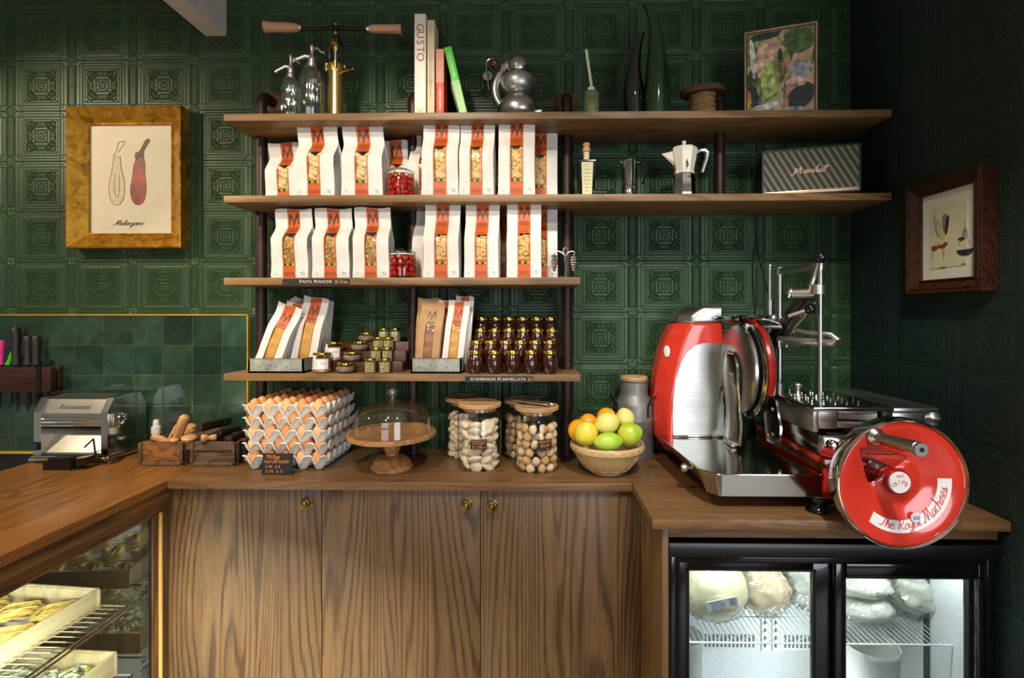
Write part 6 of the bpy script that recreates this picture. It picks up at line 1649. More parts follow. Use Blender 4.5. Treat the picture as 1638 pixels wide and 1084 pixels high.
# ------------------------------------------------------------------ red flywheel slicer
from mathutils.geometry import delaunay_2d_cdt
SO = Vector((.80, 1.60, ZT))
sl = empty('meat_slicer', SO, label='red and chrome hand-cranked meat slicer with a big flywheel on the right worktop', cat='meat slicer')
def sb(mb, n, m, p=None, **k):
    if p is None: return mb.build(n, m, sl, loc=tuple(-SO), **k)
    return mb.build(n, m, p, **k)
def XZ(px, py, Y): return W(px, py, Y)
# base and feet
sb(MB().box(.822, 1.09, 1.455, 1.90, .957, 1.058, .006), 'base', M['red_dark'] if False else M['red'])
sb(MB().box(.815, 1.095, 1.450, 1.905, .945, .957, .002), 'base_plinth', M['black_gloss'])
sb(MB().box(.52, .822, 1.62, 1.88, .950, .990, .006), 'base_arm', M['red'])
for (x, y) in ((.785, 1.415), (1.06, 1.50), (.56, 1.84), (1.06, 1.85)):
    h0 = ZT
    sb(MB().push(T(x, y, h0)).lathe([(0, 0), (.026, 0), (.031, .005), (.030, .010), (.020, .018), (.013, .023), (.013, .0315 if y < 1.45 else .034), (0, .0315 if y < 1.45 else .034)], 28), 'foot', M['black_gloss'])
sb(MB().box(.765, .84, 1.40, 1.50, .950, .960, .002), 'foot_bracket', M['black_gloss'])
# carriage rail housing
sb(MB().box(.822, .935, 1.455, 1.92, 1.059, 1.122, .006, 3), 'rail_housing', M['steel_mirror'])
sb(MB().box(.935, 1.10, 1.49, 1.90, 1.059, 1.135, .005), 'rail_housing', M['alu'])
m = MB()
for k in range(3): m.tube([(.803+k*.006, 1.425, 1.034+k*.003), (.803+k*.006, 1.86, 1.034+k*.003)], .0028, 8)
sb(m, 'guide_rods', M['brass_old'])
m = MB()
for k in range(70): y = 1.43+k*.006; m.box(.800, .818, y, y+.003, 1.037, 1.0415)
o = sb(m, 'rack_teeth', M['brass_old'], smooth=0); o['kind'] = 'stuff'
# drip tray
plan = [(.446, 1.85), (.470, 1.480), (.478, 1.455), (.502, 1.425), (.520, 1.42), (.798, 1.42), (.798, 1.85)]
zt = 1.0195
m = MB(); m.prism(plan, zt-.003, zt, 'Z'); sb(m, 'tray_top', M['steel_mirror'], smooth=0)
m = MB(); n = len(plan)
ins = [(.50, 1.85), (.508, 1.50), (.512, 1.47), (.520, 1.445), (.530, 1.424), (.790, 1.424), (.790, 1.85)]
zb = lambda p: .958 if p[1] < 1.5 else .985
vs = [(p[0], p[1], zt-.003) for p in plan]+[(plan[i][0]+(.0 if i >= 4 else .035*(1 if i < 2 else .3)), plan[i][1]+(.002 if i in (4, 5) else 0), zb(plan[i])) for i in range(n)]
m.add(vs, [(i, i+1, n+i+1, n+i) for i in range(n-1)]+[(n+6, n+5, n+4, n+3, n+2, n+1, n)]); sb(m, 'tray_skirt', M['steel_mirror'], smooth=0)
m = MB(); m.tube([(p[0], p[1], zt) for p in plan[:6]], .0028, 8); sb(m, 'tray_edge', M['chrome'])
kx, kz = W(1088, 741, 1.55)
sb(MB().push(T(.478, 1.56, .995) @ R(-PI/2, 'Y')).lathe([(0, 0), (.006, 0), (.006, .012), (.012, .016), (.014, .024), (.011, .032), (0, .034)], 20), 'tray_knob', M['alu'])
# blade housing at the back left
Yc0, Yc1, Yc2 = 1.852, 1.905, 1.995
def pl(pts, Y): return [W(a, b, Y) for a, b in pts]
front = [(1158, 517), (1106, 517), (1098, 533), (1089, 560), (1079, 600), (1072, 640), (1070, 668), (1071, 700), (1158, 700)]
mid = [(1158, 517), (1084, 517), (1074, 533), (1064, 560), (1055, 600), (1051, 640), (1051, 668), (1055, 705), (1158, 705)]
m = MB(); A = pl(front, Yc0); B_ = [(p[0], p[1]) for p in pl(mid, Yc0)]
B2 = [(max(p[0], .4) , p[1]) for p in B_]
A[-1] = (A[-1][0], .955); A[-2] = (A[-2][0]+.02, .955); A.insert(-2, (A[-3][0], 1.02)); B2[-1] = (B2[-1][0], .955); B2[-2] = (B2[-2][0]+.035, .955); B2.insert(-2, (B2[-3][0]+.004, 1.01))
def dens(P_): return P_
n = len(A); vs = [(p[0], Yc0, p[1]) for p in A]+[(p[0], Yc1, p[1]) for p in B2]+[(p[0], Yc2, p[1]) for p in B2]
fs = [tuple(range(n)), tuple(range(3*n-1, 2*n-1, -1))]
for r0 in (0, n): fs += [(r0+i, r0+(i+1) % n, r0+n+(i+1) % n, r0+n+i) for i in range(n)]
m.add(vs, fs); hs = sb(m, 'blade_housing', M['red'], smooth=50)
b = hs.modifiers.new('b', 'BEVEL'); b.width = .008; b.segments = 3; b.limit_method = 'ANGLE'; b.angle_limit = .5
capf = [(1158, 517), (1106, 517), (1110, 505), (1118, 498), (1128, 491), (1158, 489)]
capm = [(1158, 517), (1084, 517), (1088, 504), (1094, 496), (1104, 490), (1158, 488)]
A = pl(capf, Yc0); B2 = pl(capm, Yc0); n = len(A)
m = MB(); m.add([(p[0], Yc0, p[1]) for p in A]+[(p[0], Yc1, p[1]) for p in B2]+[(p[0], Yc2, p[1]) for p in B2], [tuple(range(n)), tuple(range(3*n-1, 2*n-1, -1))]+[(r0+i, r0+(i+1) % n, r0+n+(i+1) % n, r0+n+i) for r0 in (0, n) for i in range(n)])
cp = sb(m, 'housing_cap', M['steel'], smooth=60); b = cp.modifiers.new('b', 'BEVEL'); b.width = .01; b.segments = 4; b.limit_method = 'ANGLE'; b.angle_limit = .5
X, Z = W(1146, 508, Yc0)
sb(MB().push(T(X, Yc0-.001, Z)).sph((0, 0, 0), .018, 20, 10, (1, .12, .38)), 'cap_highlight', M['chrome'])  # flat chrome ellipse shaped as the round highlight on the cap
plate = [(1158, 549), (1126, 548.5), (1111, 553), (1099, 563), (1089, 580), (1081, 605), (1077, 635), (1076, 665), (1077, 696), (1158, 696)]
m = MB(); P_ = pl(plate, Yc0-.003); m.prism(P_, Yc0-.004, Yc0-.0005); sb(m, 'guard_plate', M['steel'], smooth=0)
xa, za = W(1077, 694, Yc0-.01); xb, zb2 = W(1157, 694, Yc0-.01)
sb(MB().box(xa+.002, xb, Yc0-.014, Yc0-.004, zt+.001, zt+.008, .001), 'plate_hinge', M['chrome'])
X, Z = W(1067.5, 562, Yc0+.02)
sb(MB().push(T(X-.0, Yc0+.028, Z) @ R(-.80, 'Z')).sph((0, 0, 0), .022, 20, 8, (.62, .1, 1)), 'badge', M['white'])
# blade, ring guard, deflector
Cb = Vector((.700, 1.70, 1.285))
def discX(m, c, prof, n=64, a0=0, a1=2*PI, rotz=PI/2):
    m.push(T(*c) @ R(PI/2, 'Y')).lathe(prof, n, a0, a1); m.pop(); return m
sb(discX(MB(), (.695, 1.70, 1.285), [(0, 0), (.11, 0), (.158, .006), (.160, .0075), (.158, .008), (.10, .010), (0, .010)]), 'blade', M['steel_mirror'])
sb(discX(MB(), (.672, 1.715, 1.285), [(0, 0), (.14, 0), (.148, .006), (.148, .016), (.0, .017)]), 'blade_backing', M['pewter'])
m = MB(); m.push(T(.704, 1.70, 1.285) @ R(PI/2, 'Y')).lathe([(.158, 0), (.172, 0), (.174, .008), (.170, .016), (.158, .012), (.158, 0)], 56, PI*.5, PI*1.62).pop(); sb(m, 'ring_guard', M['red_dark'])
m = MB(); m.push(T(.7205, 1.70, 1.285) @ R(PI/2, 'Y')).lathe([(.148, 0), (.171, 0), (.173, .003), (.148, .003), (.148, 0)], 56, PI*.5, PI*1.62).pop(); sb(m, 'ring_guard_trim', M['steel_mirror'])
def dfl(u, v):
    z = 1.035+(1.345-1.035)*v; wv = min(1, math.sqrt(max(0.0, 1-(max(0, v-.72)/.28)**2))*1.0+.02)*(1-.12*math.exp(-((v-.36)/.12)**2)); yc = 1.735
    y = yc+(u-.5)*.150*wv; x = .668-.016*math.cos((u-.5)*PI)+.006*math.sin(v*6)
    return (x, y, z)
o = sb(MB().grid(dfl, 12, 26), 'slice_deflector', M['steel_mirror'], smooth=180); s = o.modifiers.new('t', 'SOLIDIFY'); s.thickness = .002
m = MB(); m.box(.655, .672, 1.70, 1.78, 1.0215, 1.036, .002); sb(m, 'deflector_foot', M['alu'])
for z in (1.17, 1.26): sb(MB().cyl((.672, 1.83, z-.022), (.672, 1.83, z+.022), .006, n=12), 'hinge', M['chrome'])
# sharpener and cover on top
m = MB(); m.box(.68, .765, 1.66, 1.80, 1.462, 1.468, .002); m.box(.672, .70, 1.72, 1.84, 1.44, 1.465, .005); sb(m, 'sharpener_cover', M['black_gloss'])
m = MB(); m.grid(lambda u, v: (.712+.062*u, 1.60+.10*v, 1.458-.016*u*u), 8, 4); o = sb(m, 'sharpener_lid', M['steel']); s = o.modifiers.new('t', 'SOLIDIFY'); s.thickness = .006
sb(MB().cyl((.690, 1.66, 1.432), (.775, 1.60, 1.430), .006, n=14).sph((.690, 1.66, 1.432), .011), 'sharpener_arm', M['alu'])
sb(MB().cyl((.68, 1.70, 1.285), (.72, 1.70, 1.285), .022, n=24), 'blade_hub', M['steel'])
# bracket between blade and carriage
m = MB(); m.prism([(1.58, 1.20), (1.62, 1.205), (1.66, 1.14), (1.64, 1.06), (1.56, 1.06), (1.55, 1.12)], .745, .752, 'X'); sb(m, 'side_bracket', M['steel_mirror'])
for (y, z) in ((1.60, 1.09), (1.63, 1.08), (1.60, 1.17)): sb(MB().push(T(.745, y, z) @ R(-PI/2, 'Y')).lathe([(0, .006), (.006, .005), (.007, 0), (0, 0)], 12), 'screw', M['brass_old'])
# carriage
m = MB(); m.box(.795, 1.025, 1.455, 1.78, 1.192, 1.204, .002); sb(m, 'carriage_plate', M['steel_mirror'])
m = MB(); m.box(1.027, 1.165, 1.47, 1.85, 1.186, 1.200, .003); sb(m, 'sliding_table', M['steel'])
m = MB(); m.box(.797, .812, 1.46, 1.76, 1.130, 1.1915, .002).box(.812, .868, 1.462, 1.50, 1.140, 1.1915, .003).box(.868, .990, 1.475, 1.50, 1.140, 1.158, .003).box(.868, 1.02, 1.52, 1.75, 1.138, 1.1915, .003); sb(m, 'carriage_body', M['alu'])
m = MB(); m.prism([(.873, 1.188), (.873, 1.168), (.93, 1.166), (.985, 1.160), (.985, 1.184), (.93, 1.180)], 1.468, 1.474); sb(m, 'index_lever', M['alu'])
m = MB()
for k in range(22): m.cyl((.875+k*.005, 1.480, 1.160), (.875+k*.005, 1.480, 1.175), .0018, n=6)
o = sb(m, 'index_teeth', M['iron']); o['kind'] = 'stuff'
m = MB(); m.box(1.03, 1.125, 1.470, 1.80, 1.150, 1.186, .003); sb(m, 'table_support', M['steel'])
sb(MB().sph((1.005, 1.452, 1.163), .018, 20, 14), 'ball_knob', M['black_gloss'])
m = MB(); vs = []; k_ = 48
prf = [(0, 0), (.016, 0), (.018, .010), (.026, .016), (.031, .022), (.031, .040), (.026, .046), (0, .047)]
for (r_, z_) in prf:
    for i in range(k_): a = 2*PI*i/k_; rr_ = r_*(1+(.07*math.cos(a*8) if r_ > .024 else 0)); vs.append((rr_*math.cos(a), rr_*math.sin(a), z_))
m.push(T(1.125, 1.50, 1.168) @ R(PI/2, 'Y')).add(vs, [(j*k_+i, j*k_+(i+1) % k_, (j+1)*k_+(i+1) % k_, (j+1)*k_+i) for j in range(len(prf)-1) for i in range(k_)]).pop(); sb(m, 'fluted_knob', M['alu'])
for r_ in range(5):
    for c_ in range(5):
        x = .815+.034*c_+(.015 if r_ % 2 else 0); y = 1.50+.05*r_
        sb(MB().push(T(x, y, 1.204)).lathe([(.0035, 0), (.0030, .009), (0, .013)], 8), 'holding_pin', M['chrome'])
X, Z = W(1276, 625, 1.62)
sb(MB().push(T(X, 1.62, 1.204)).lathe([(0, 0), (.013, 0), (.012, .010), (.008, .016), (.007, .026), (.014, .036), (.015, .042), (.012, .046), (0, .047)], 24), 'lock_knob', M['alu'])
# posts
def px_at(px, Y): return W(px, 500, Y)[0]
xA, xB, xC = px_at(1231, 1.76), px_at(1247, 1.70), px_at(1312, 1.50)
sb(MB().cyl((xA, 1.76, 1.204), (xA, 1.76, W(1231, 427, 1.76)[1]), .0068, n=18).lathe([(0, 0)], 3) if False else MB().cyl((xA, 1.76, 1.204), (xA, 1.76, W(1231, 427, 1.76)[1]), .0068, n=18), 'post', M['steel_z'])
sb(MB().cyl((xA, 1.76, W(1231, 597, 1.76)[1]), (xA, 1.76, W(1231, 480, 1.76)[1]), .0130, n=24), 'post_sleeve', M['steel_z'])
sb(MB().cyl((xA, 1.76, W(0, 428, 1.76)[1]), (xA, 1.76, W(0, 425.5, 1.76)[1]), .0105, n=18), 'post_cap', M['steel'])
zbar = 1.614
sb(MB().cyl((xB, 1.70, 1.204), (xB, 1.70, zbar), .0080, n=18), 'post', M['steel_z'])
sb(MB().cyl((xB, 1.70, 1.204), (xB, 1.70, 1.238), .0115, n=20), 'post_collar', M['steel'])
sb(MB().cyl((xC, 1.50, 1.204), (xC, 1.50, zbar), .0068, n=18), 'post', M['steel_z'])
d_ = Vector((xC-xB, -.20, 0)); m = MB(); L = d_.length; m.push(T(xB, 1.70, 0) @ R(math.atan2(d_.y, d_.x), 'Z')).box(-.006, L+.006, -.008, .008, zbar-.010, zbar+.012, .003).cyl((0, 0, zbar-.012), (0, 0, zbar+.014), .012).cyl((L, 0, zbar-.012), (L, 0, zbar+.014), .0095).pop(); sb(m, 'top_bar', M['steel'])
# product arm with teeth
a = Vector((px_at(1237, 1.66), 1.66, W(0, 546, 1.66)[1])); b_ = Vector((px_at(1294, 1.54), 1.54, W(0, 474, 1.54)[1]))
d_ = b_-a; L = d_.length; q_ = d_.to_track_quat('X', 'Y').to_matrix().to_4x4()
m = MB(); m.push(T(*a) @ q_).box(-.004, L, -.026, .026, -.006, .006, .003).box(0, L-.004, -.004, .004, -.012, .012, .002).pop(); sb(m, 'gripper_plate', M.setdefault('steel_dk', brushed('dark steel', (96, 94, 90), .35)))
m = MB(); m.push(T(*a) @ q_)
for k in range(22):
    for s_ in (-1, 1): m.prism([(L*(k+.2)/22, s_*.026), (L*(k+.8)/22, s_*.026), (L*(k+.5)/22, s_*.032)], -.004, .004, 'Z')
o = sb(m, 'gripper_teeth', M['chrome'], smooth=0); o['kind'] = 'stuff'
c_ = Vector((px_at(1295, 1.53), 1.53, W(0, 468, 1.53)[1])); t_ = Vector((px_at(1312, 1.47), 1.47, W(0, 414, 1.47)[1]))
m = MB(); m.tube([tuple(c_), tuple(c_.lerp(t_, .5)), tuple(t_)], .007, 14, rads=[.009, .006, .0055]); lv_ = sb(m, 'lever', M['alu'])
sb(MB().sph(tuple(t_), .0175, 20, 14), 'lever_ball', M['black_gloss'])
m = MB(); m.cyl((xC-.012, 1.49, c_.z-.008), (xC-.012, 1.49, c_.z+.02), .018, n=20).cyl((c_.x-.035, 1.56, c_.z-.004), (c_.x+.012, 1.52, c_.z-.004), .015, n=16); sb(m, 'pivot_block', M['alu'])
X, Z = W(1296, 494, 1.50); sb(MB().sph((X, 1.50, Z), .0165, 20, 14), 'ball_knob', M['black_gloss'])
sb(MB().cyl((X-.05, 1.53, Z-.022), (X, 1.50, Z), .006, .007, n=12), 'knob_stem', M['alu'])
for (px, py, Yk_, r_) in ((1265, 468, 1.60, .014), (1237, 509, 1.64, .0125)):
    X, Z = W(px, py, Yk_); m = MB(); vs = []
    m.push(T(X, Yk_, Z) @ R(.5, 'Y') @ R(-.2, 'X'))
    m.lathe([(0, .010), (r_*.8, .009), (r_, .004), (r_, -.004), (r_*.5, -.008), (r_*.4, -.02), (0, -.02)], 20).pop(); sb(m, 'clamp_knob', M['alu'])
m = MB(); X0, Z0 = W(1256, 538, 1.60); X1, Z1_ = W(1336, 537, 1.50)
m.tube([(X0, 1.64, Z0-.012), (X1-.04, 1.54, Z0-.014), (X1-.006, 1.50, Z0-.013), (X1, 1.49, Z0-.002), (X1-.010, 1.50, Z0+.010), (X1-.05, 1.55, Z0+.014), (X0+.01, 1.65, Z0+.026)], .009, 12, rads=[.015, .014, .012, .011, .009, .009, .010])
m.cyl((xB, 1.70, Z0-.02), (xB, 1.70, Z0+.03), .016, n=20); sb(m, 'product_guide', M['alu'])
m = MB(); m.cyl((X0-.01, 1.62, Z0-.014), (X0-.01, 1.62, Z0-.036), .005, n=10).cyl((X0+.014, 1.62, Z0-.014), (X0+.014, 1.62, Z0-.036), .005, n=10); sb(m, 'guide_pin', M['alu'])
# flywheel
YW = 1.268
wxc, wzc = W(1446.5, 775, YW); WR_ = 104*YW/F*1.0
hole = [(-.098, .090), (-.040, .082), (.018, .064), (.026, .058), (.024, .050), (-.020, .022), (-.058, -.004), (-.068, -.006), (-.074, .002), (-.088, .040), (-.102, .080)]
hole = smooth_pts(hole+[hole[0]], 3)[:-1]
def dish(r): return .010+.024*(1-sst(.05, WR_*.93, r))+(-.004*math.exp(-((r-.04)/.012)**2))
pts = []; 
def inside(x, z):
    c = False; j = len(hole)-1
    for i in range(len(hole)):
        if (hole[i][1] > z) != (hole[j][1] > z) and x < (hole[j][0]-hole[i][0])*(z-hole[i][1])/(hole[j][1]-hole[i][1])+hole[i][0]: c = not c
        j = i
    return c
nh = len(hole); P2 = [Vector(h) for h in hole]; E2 = [(i, (i+1) % nh) for i in range(nh)]
rs = [WR_*.955*k/22 for k in range(1, 23)]
for k, r_ in enumerate(rs):
    n_ = max(12, int(2*PI*r_/.010))
    if k == len(rs)-1: n_ = 120
    for i in range(n_):
        a = 2*PI*i/n_; x, z = r_*math.cos(a), r_*math.sin(a)
        if inside(x, z) or min((Vector((x, z))-h).length for h in P2[:nh]) < .004: continue
        P2.append(Vector((x, z)))
P2.append(Vector((0.0001, 0)))
res = delaunay_2d_cdt(P2, E2, [], 0, 1e-5)
vv = [(v.x, dish(v.length), v.y) for v in res[0]]; ff = []
for f in res[2]:
    cx = sum(res[0][i].x for i in f)/len(f); cz = sum(res[0][i].y for i in f)/len(f)
    if not inside(cx, cz): ff.append(tuple(f))
fw = empty('flywheel', (wxc-SO.x, YW-SO.y, wzc-SO.z)); fw.parent = sl
m = MB(); m.add(vv, ff); o = m.build('wheel_disc', M['red'], fw, smooth=180); s = o.modifiers.new('t', 'SOLIDIFY'); s.thickness = .006; s.offset = 0
m = MB(); m.push(R(-PI/2, 'X')).lathe([(WR_*.95, .012), (WR_*.955, .002), (WR_*.975, -.001), (WR_*.993, .002), (WR_, .009), (WR_*1.0, .030), (WR_*.985, .044), (WR_*.95, .046), (WR_*.95, .012)], 96).pop(); m.build('rim', M['chrome'], fw)
m = MB(); m.push(R(-PI/2, 'X')).lathe([(0, .018), (.030, .018), (.033, .022), (.033, .05), (.02, .06), (.02, .17), (0, .17)], 40).pop(); m.build('hub', M['red_dark'], fw)
m = MB(); m.push(R(-PI/2, 'X')).lathe([(0, .0135), (.026, .0135), (.027, .0150), (.027, .018), (0, .018)], 40).pop(); bd = m.build('hub_badge', M['white'], fw)
M['red_ink'] = plain('red ink', (206, 40, 24), .4); M['blue_ink'] = plain('blue ink', (70, 110, 180), .4)
m = MB()
for i, c in enumerate('OLIIMS'):
    a = math.radians(205-20*i+10); 
    put_text(m, c, flat(.0128), .017*math.cos(PI/2+(2.5-i)*.42)*1.0, .017*math.sin(PI/2+(2.5-i)*.42)-.014, .014, None, 0, (2.5-i)*.30)
put_text(m, 'MIT', flat(.0128), 0, .016, .0105, .018, 0, .05); m.build('badge_lettering', M['red_ink'], bd, smooth=0)
ra, rw_ = .1115, .0285
def arcmap(y, off=0): return lambda s_, h: ((ra+off-h)*math.cos(-PI/2-.06+s_/ra), y if not callable(y) else y((ra-h)), (ra+off-h)*math.sin(-PI/2-.06+s_/ra))
dy = lambda r_: dish(r_)-.0052
A0, A1 = math.radians(-130), math.radians(6)
m = MB(); m.grid(lambda u, v: ((ra+(v-.5)*rw_)*math.cos(A0+(A1-A0)*u), dish(ra+(v-.5)*rw_)-.0042, (ra+(v-.5)*rw_)*math.sin(A0+(A1-A0)*u)), 60, 4); nb = m.build('name_band', M['white'], fw)
am = (A0+A1)/2
f2 = lambda s_, h: ((ra-h)*math.cos(am+s_/ra), dish(ra-h)-.0050, (ra-h)*math.sin(am+s_/ra))
m = MB(); script(m, 'The Royal Machines', f2, 0, 0, .0118, .0021, .35, 1.0); m.build('name_lettering', M['red_ink'], nb, smooth=0)
ca = math.radians(-66); m = MB(); m.push(T((ra-.016)*math.cos(ca), dish(ra)-.0062, (ra-.016)*math.sin(ca)) @ R(-PI/2, 'X')).lathe([(0, 0), (.0125, 0), (.0125, .002)], 24).pop(); cr = m.build('crown_badge', M['white'], fw)
m = MB(); cx, cz = (ra-.016)*math.cos(ca), (ra-.016)*math.sin(ca); yy = dish(ra)-.0070
for k in range(5): m.ribbon([(cx-.007+.0035*k, cz-.002), (cx-.007+.0035*k, cz+.005)], .0014, flat(yy))
m.ribbon([(cx-.008, cz-.003), (cx+.008, cz-.003)], .0022, flat(yy)); m.build('crown', M['blue_ink'], cr, smooth=0)
# crank handle on the wheel
hx, hz = W(1404, 699, YW-.005)
m = MB(); m.push(T(hx-wxc, .012, hz-wzc) @ R(PI/2, 'X')).lathe([(0, 0), (.019, 0), (.021, .006), (.0215, .014), (.0165, .020), (.013, .024), (.013, .032), (0, .032)], 28).pop(); m.build('handle_boss', M['steel'], fw)
e_ = Vector((.004, -.125, .006))
m = MB(); a = Vector((hx-wxc, -.018, hz-wzc)); pts = [tuple(a+e_*t) for t in (0, .05, .12, .5, .85, .93, .94, .97, 1)]
m.tube(pts, 0, 28, rads=[.012, .0145, .0135, .0150, .0165, .0168, .0155, .0160, .0150]); m.build('crank_handle', M['steel'], fw)
m = MB(); m.cyl(tuple(a+e_*1.0), tuple(a+e_*1.012), .005, n=16); m.build('handle_screw', M['iron'], fw)
# shaft cover behind the wheel
sb(MB().cyl((wxc, 1.33, wzc), (wxc, 1.46, wzc), .030, .034, n=28), 'shaft_housing', M['red_dark'])
sb(MB().tube([(wxc-.10, 1.45, wzc+.03), (wxc-.05, 1.40, wzc+.025), (wxc, 1.38, wzc+.01)], .016, 14), 'drive_arm', M['red_dark'])
m = MB(); m.push(T(.845, 1.45, 1.098) @ R(PI/2, 'X')).lathe([(0, 0), (.014, 0), (.014, .010), (.010, .018), (0, .02)], 20).pop(); sb(m, 'oil_cap', M['chrome'])
# ------------------------------------------------------------------ fridge under the right worktop
def clin():
    m, nt, b = new_mat('white fridge lining'); f = ntex(nt, coords(nt), 300, 2); setp(b, rough=.45, metal=.25)
    nt.links.new(ramp(nt, f, [(.3, lin((205, 207, 205))), (.7, lin((232, 234, 232)))]), b.inputs['Base Color']); bump(nt, b, f, .3, .001); return m
M['liner'] = clin()
FX0, FX1 = XP+.0195, 1.245; FZ1 = W(1300, 869, YF)[1]
fo = Vector((FX0, 1.375, 0.0)); fr = empty('display_fridge', (FX0, 1.375, .0), label='black two-door glass fridge full of cheese under the right worktop', cat='fridge')
fl = tuple(-fo)
Yin0, Yin1 = 1.44, 1.765
xi0, xi1 = FX0+.030, FX1-.035; zi1 = .775
m = MB(); m.box(FX0, xi0, 1.425, 1.95, .0, FZ1-.03).box(xi1, FX1, 1.425, 1.95, .0, FZ1-.03).box(xi0, xi1, Yin1, 1.95, .0, FZ1-.03).box(xi0, xi1, 1.425, Yin1, zi1, FZ1-.03).box(xi0, xi1, 1.425, Yin1, .0, .12); m.build('cabinet', M['black_matt'], fr, loc=fl)
m = MB(); t = .003; m.box(xi0, xi0+t, Yin0, Yin1, .12, zi1).box(xi1-t, xi1, Yin0, Yin1, .12, zi1).box(xi0+t, xi1-t, Yin1-t, Yin1, .12, zi1).box(xi0+t, xi1-t, Yin0, Yin1, zi1-t, zi1).box(xi0+t, xi1-t, Yin0, Yin1, .12, .123); m.build('liner', M['liner'], fr, loc=fl)
m = MB(); m.prism([(1.372, FZ1-.040), (1.368, FZ1-.012), (1.372, FZ1-.002), (1.39, FZ1), (1.45, FZ1), (1.45, FZ1-.040)], FX0, FX1+.005, 'X'); m.build('top_trim', M['black'], fr, loc=fl, smooth=50)
# outer surround
zo = FZ1-.041
m = MB(); m.box(FX0, FX0+.020, 1.378, 1.425, 0, zo, .002).box(FX1-.025, FX1, 1.378, 1.425, 0, zo, .002).box(FX0+.020, FX1-.025, 1.378, 1.425, zo-.018, zo, .002).box(FX0+.02, FX1-.025, 1.378, 1.425, 0, .10, .002); m.build('surround', M['black_gloss'], fr, loc=fl)
def door(px0, px1, pyt, Yd, nm, pxl, pxr):
    gx0 = W(px0, 900, Yd)[0]; gx1 = W(px1, 900, Yd)[0]; gz = W(1200, pyt, Yd)[1]
    ox0 = FX0+.0205 if nm == 'left' else W(pxl, 900, Yd)[0]; ox1 = FX1-.0255 if nm == 'right' else W(pxr, 900, Yd)[0]; oz = zo-.019
    m = MB(); m.box(ox0, gx0, Yd, Yd+.016, .102, oz, .002).box(gx1, ox1, Yd, Yd+.016, .102, oz, .002).box(gx0, gx1, Yd, Yd+.016, gz, oz, .002).box(gx0, gx1, Yd, Yd+.016, .102, .15, .002)
    d = m.build('door', M['black_gloss'], fr, loc=fl)
    m = MB(); w_ = .0045; m.box(gx0-.008, gx0-.0035, Yd-.0025, Yd+.001, .15, gz+.008).box(gx1+.0035, gx1+.008, Yd-.0025, Yd+.001, .15, gz+.008).box(gx0-.008, gx1+.008, Yd-.0025, Yd+.001, gz+.0035, gz+.008); m.build('gasket_bead', M['black'], d)
    MB().box(gx0, gx1, Yd+.006, Yd+.010, .15, gz).build('pane', M['glass_pane'], d)
    return d
door(1103, 1300, 914, 1.404, 'left', 1092, 1352)
door(1354, 1566, 924, 1.382, 'right', 1337, 1592)
# lamp inside
def lamp_strip(p0, p1, watt, parent, loc, name='led_strip', col=(.93, 1, .97), size=.02):
    M.setdefault('led', None)
    if M['led'] is None:
        m_, nt, b = new_mat('led tube'); b.inputs['Emission Color'].default_value = (.93, 1, .98, 1); b.inputs['Emission Strength'].default_value = 4; f = ntex(nt, coords(nt), 5, 1); M['led'] = m_
    MB().cyl(p0, p1, .006, n=12).build(name, M['led'], parent, loc=loc)
    l = bpy.data.lights.new('strip_light', 'AREA'); l.shape = 'RECTANGLE'; l.size = (Vector(p1)-Vector(p0)).length; l.size_y = size; l.energy = watt; l.color = col
    return l
l = lamp_strip((xi0+.02, 1.455, zi1-.015), (xi1-.02, 1.455, zi1-.015), 2.3, fr, fl)
lo = bpy.data.objects.new('strip_light', l); COL.objects.link(lo); lo.location = ((xi0+xi1)/2, 1.456, zi1-.026); lo.rotation_euler = (.35, 0, 0)
l = lamp_strip((.835, 1.432, .15), (.835, 1.432, .46), 1.7, fr, fl)  # added upright strip, hidden behind the mullion, to brighten the lower fridge
lo = bpy.data.objects.new('strip_light', l); COL.objects.link(lo); lo.location = (.835, 1.441, .30); lo.rotation_euler = Vector((0, 1, -.15)).to_track_quat('-Z', 'X').to_euler()
# wire shelf
zs = .513; m = MB(); M['wire'] = plain('white coated wire', (214, 216, 214), .3, .4)
ys0, ys1 = 1.475, 1.70
for y in (ys0, 1.60, ys1): m.cyl((xi0+.004, y, zs-.003), (xi1-.004, y, zs-.003), .0028, n=8)
m.cyl((xi0+.004, ys0, zs-.016), (xi1-.004, ys0, zs-.016), .0022, n=8) if False else None
x = xi0+.010
while x < xi1-.006: m.cyl((x, ys0, zs), (x, ys1, zs), .0013, n=6); x += .0165
m.build('wire_shelf', M['wire'], fr, loc=fl)
# back panel with air slots and shelf uprights
m = MB(); m.box(xi0+.004, xi1-.004, Yin1-.045, Yin1-.004, .325, zi1-.004, .002); m.build('air_duct', M['liner'], fr, loc=fl)
m = MB(); x = xi0+.02
while x < xi1-.02:
    if abs(x-.79) > .045: m.box(x, x+.006, Yin1-.0462, Yin1-.0445, .335, .378)
    x += .0135
M['slot'] = plain('grey slot', (74, 76, 76), .6)
o = m.build('air_slots', M['slot'], fr, loc=fl); o['kind'] = 'stuff'
for ux in (.772, .808):
    m = MB(); m.box(ux-.010, ux+.010, Yin1-.052, Yin1-.046, .325, zi1-.006); u = m.build('upright', M['liner'], fr, loc=fl)
    m = MB()
    for k in range(16): m.box(ux-.004, ux+.004, Yin1-.0530, Yin1-.0519, .34+.026*k, .352+.026*k)
    m.build('slots', M['slot'], u)
m = MB(); m.box(xi1-.008, xi1-.004, 1.56, 1.58, .13, zi1-.01)
for k in range(24): m.box(xi1-.0095, xi1-.0079, 1.565, 1.575, .15+.025*k, .16+.025*k)
m.build('side_upright', M['slot'], fr, loc=fl)
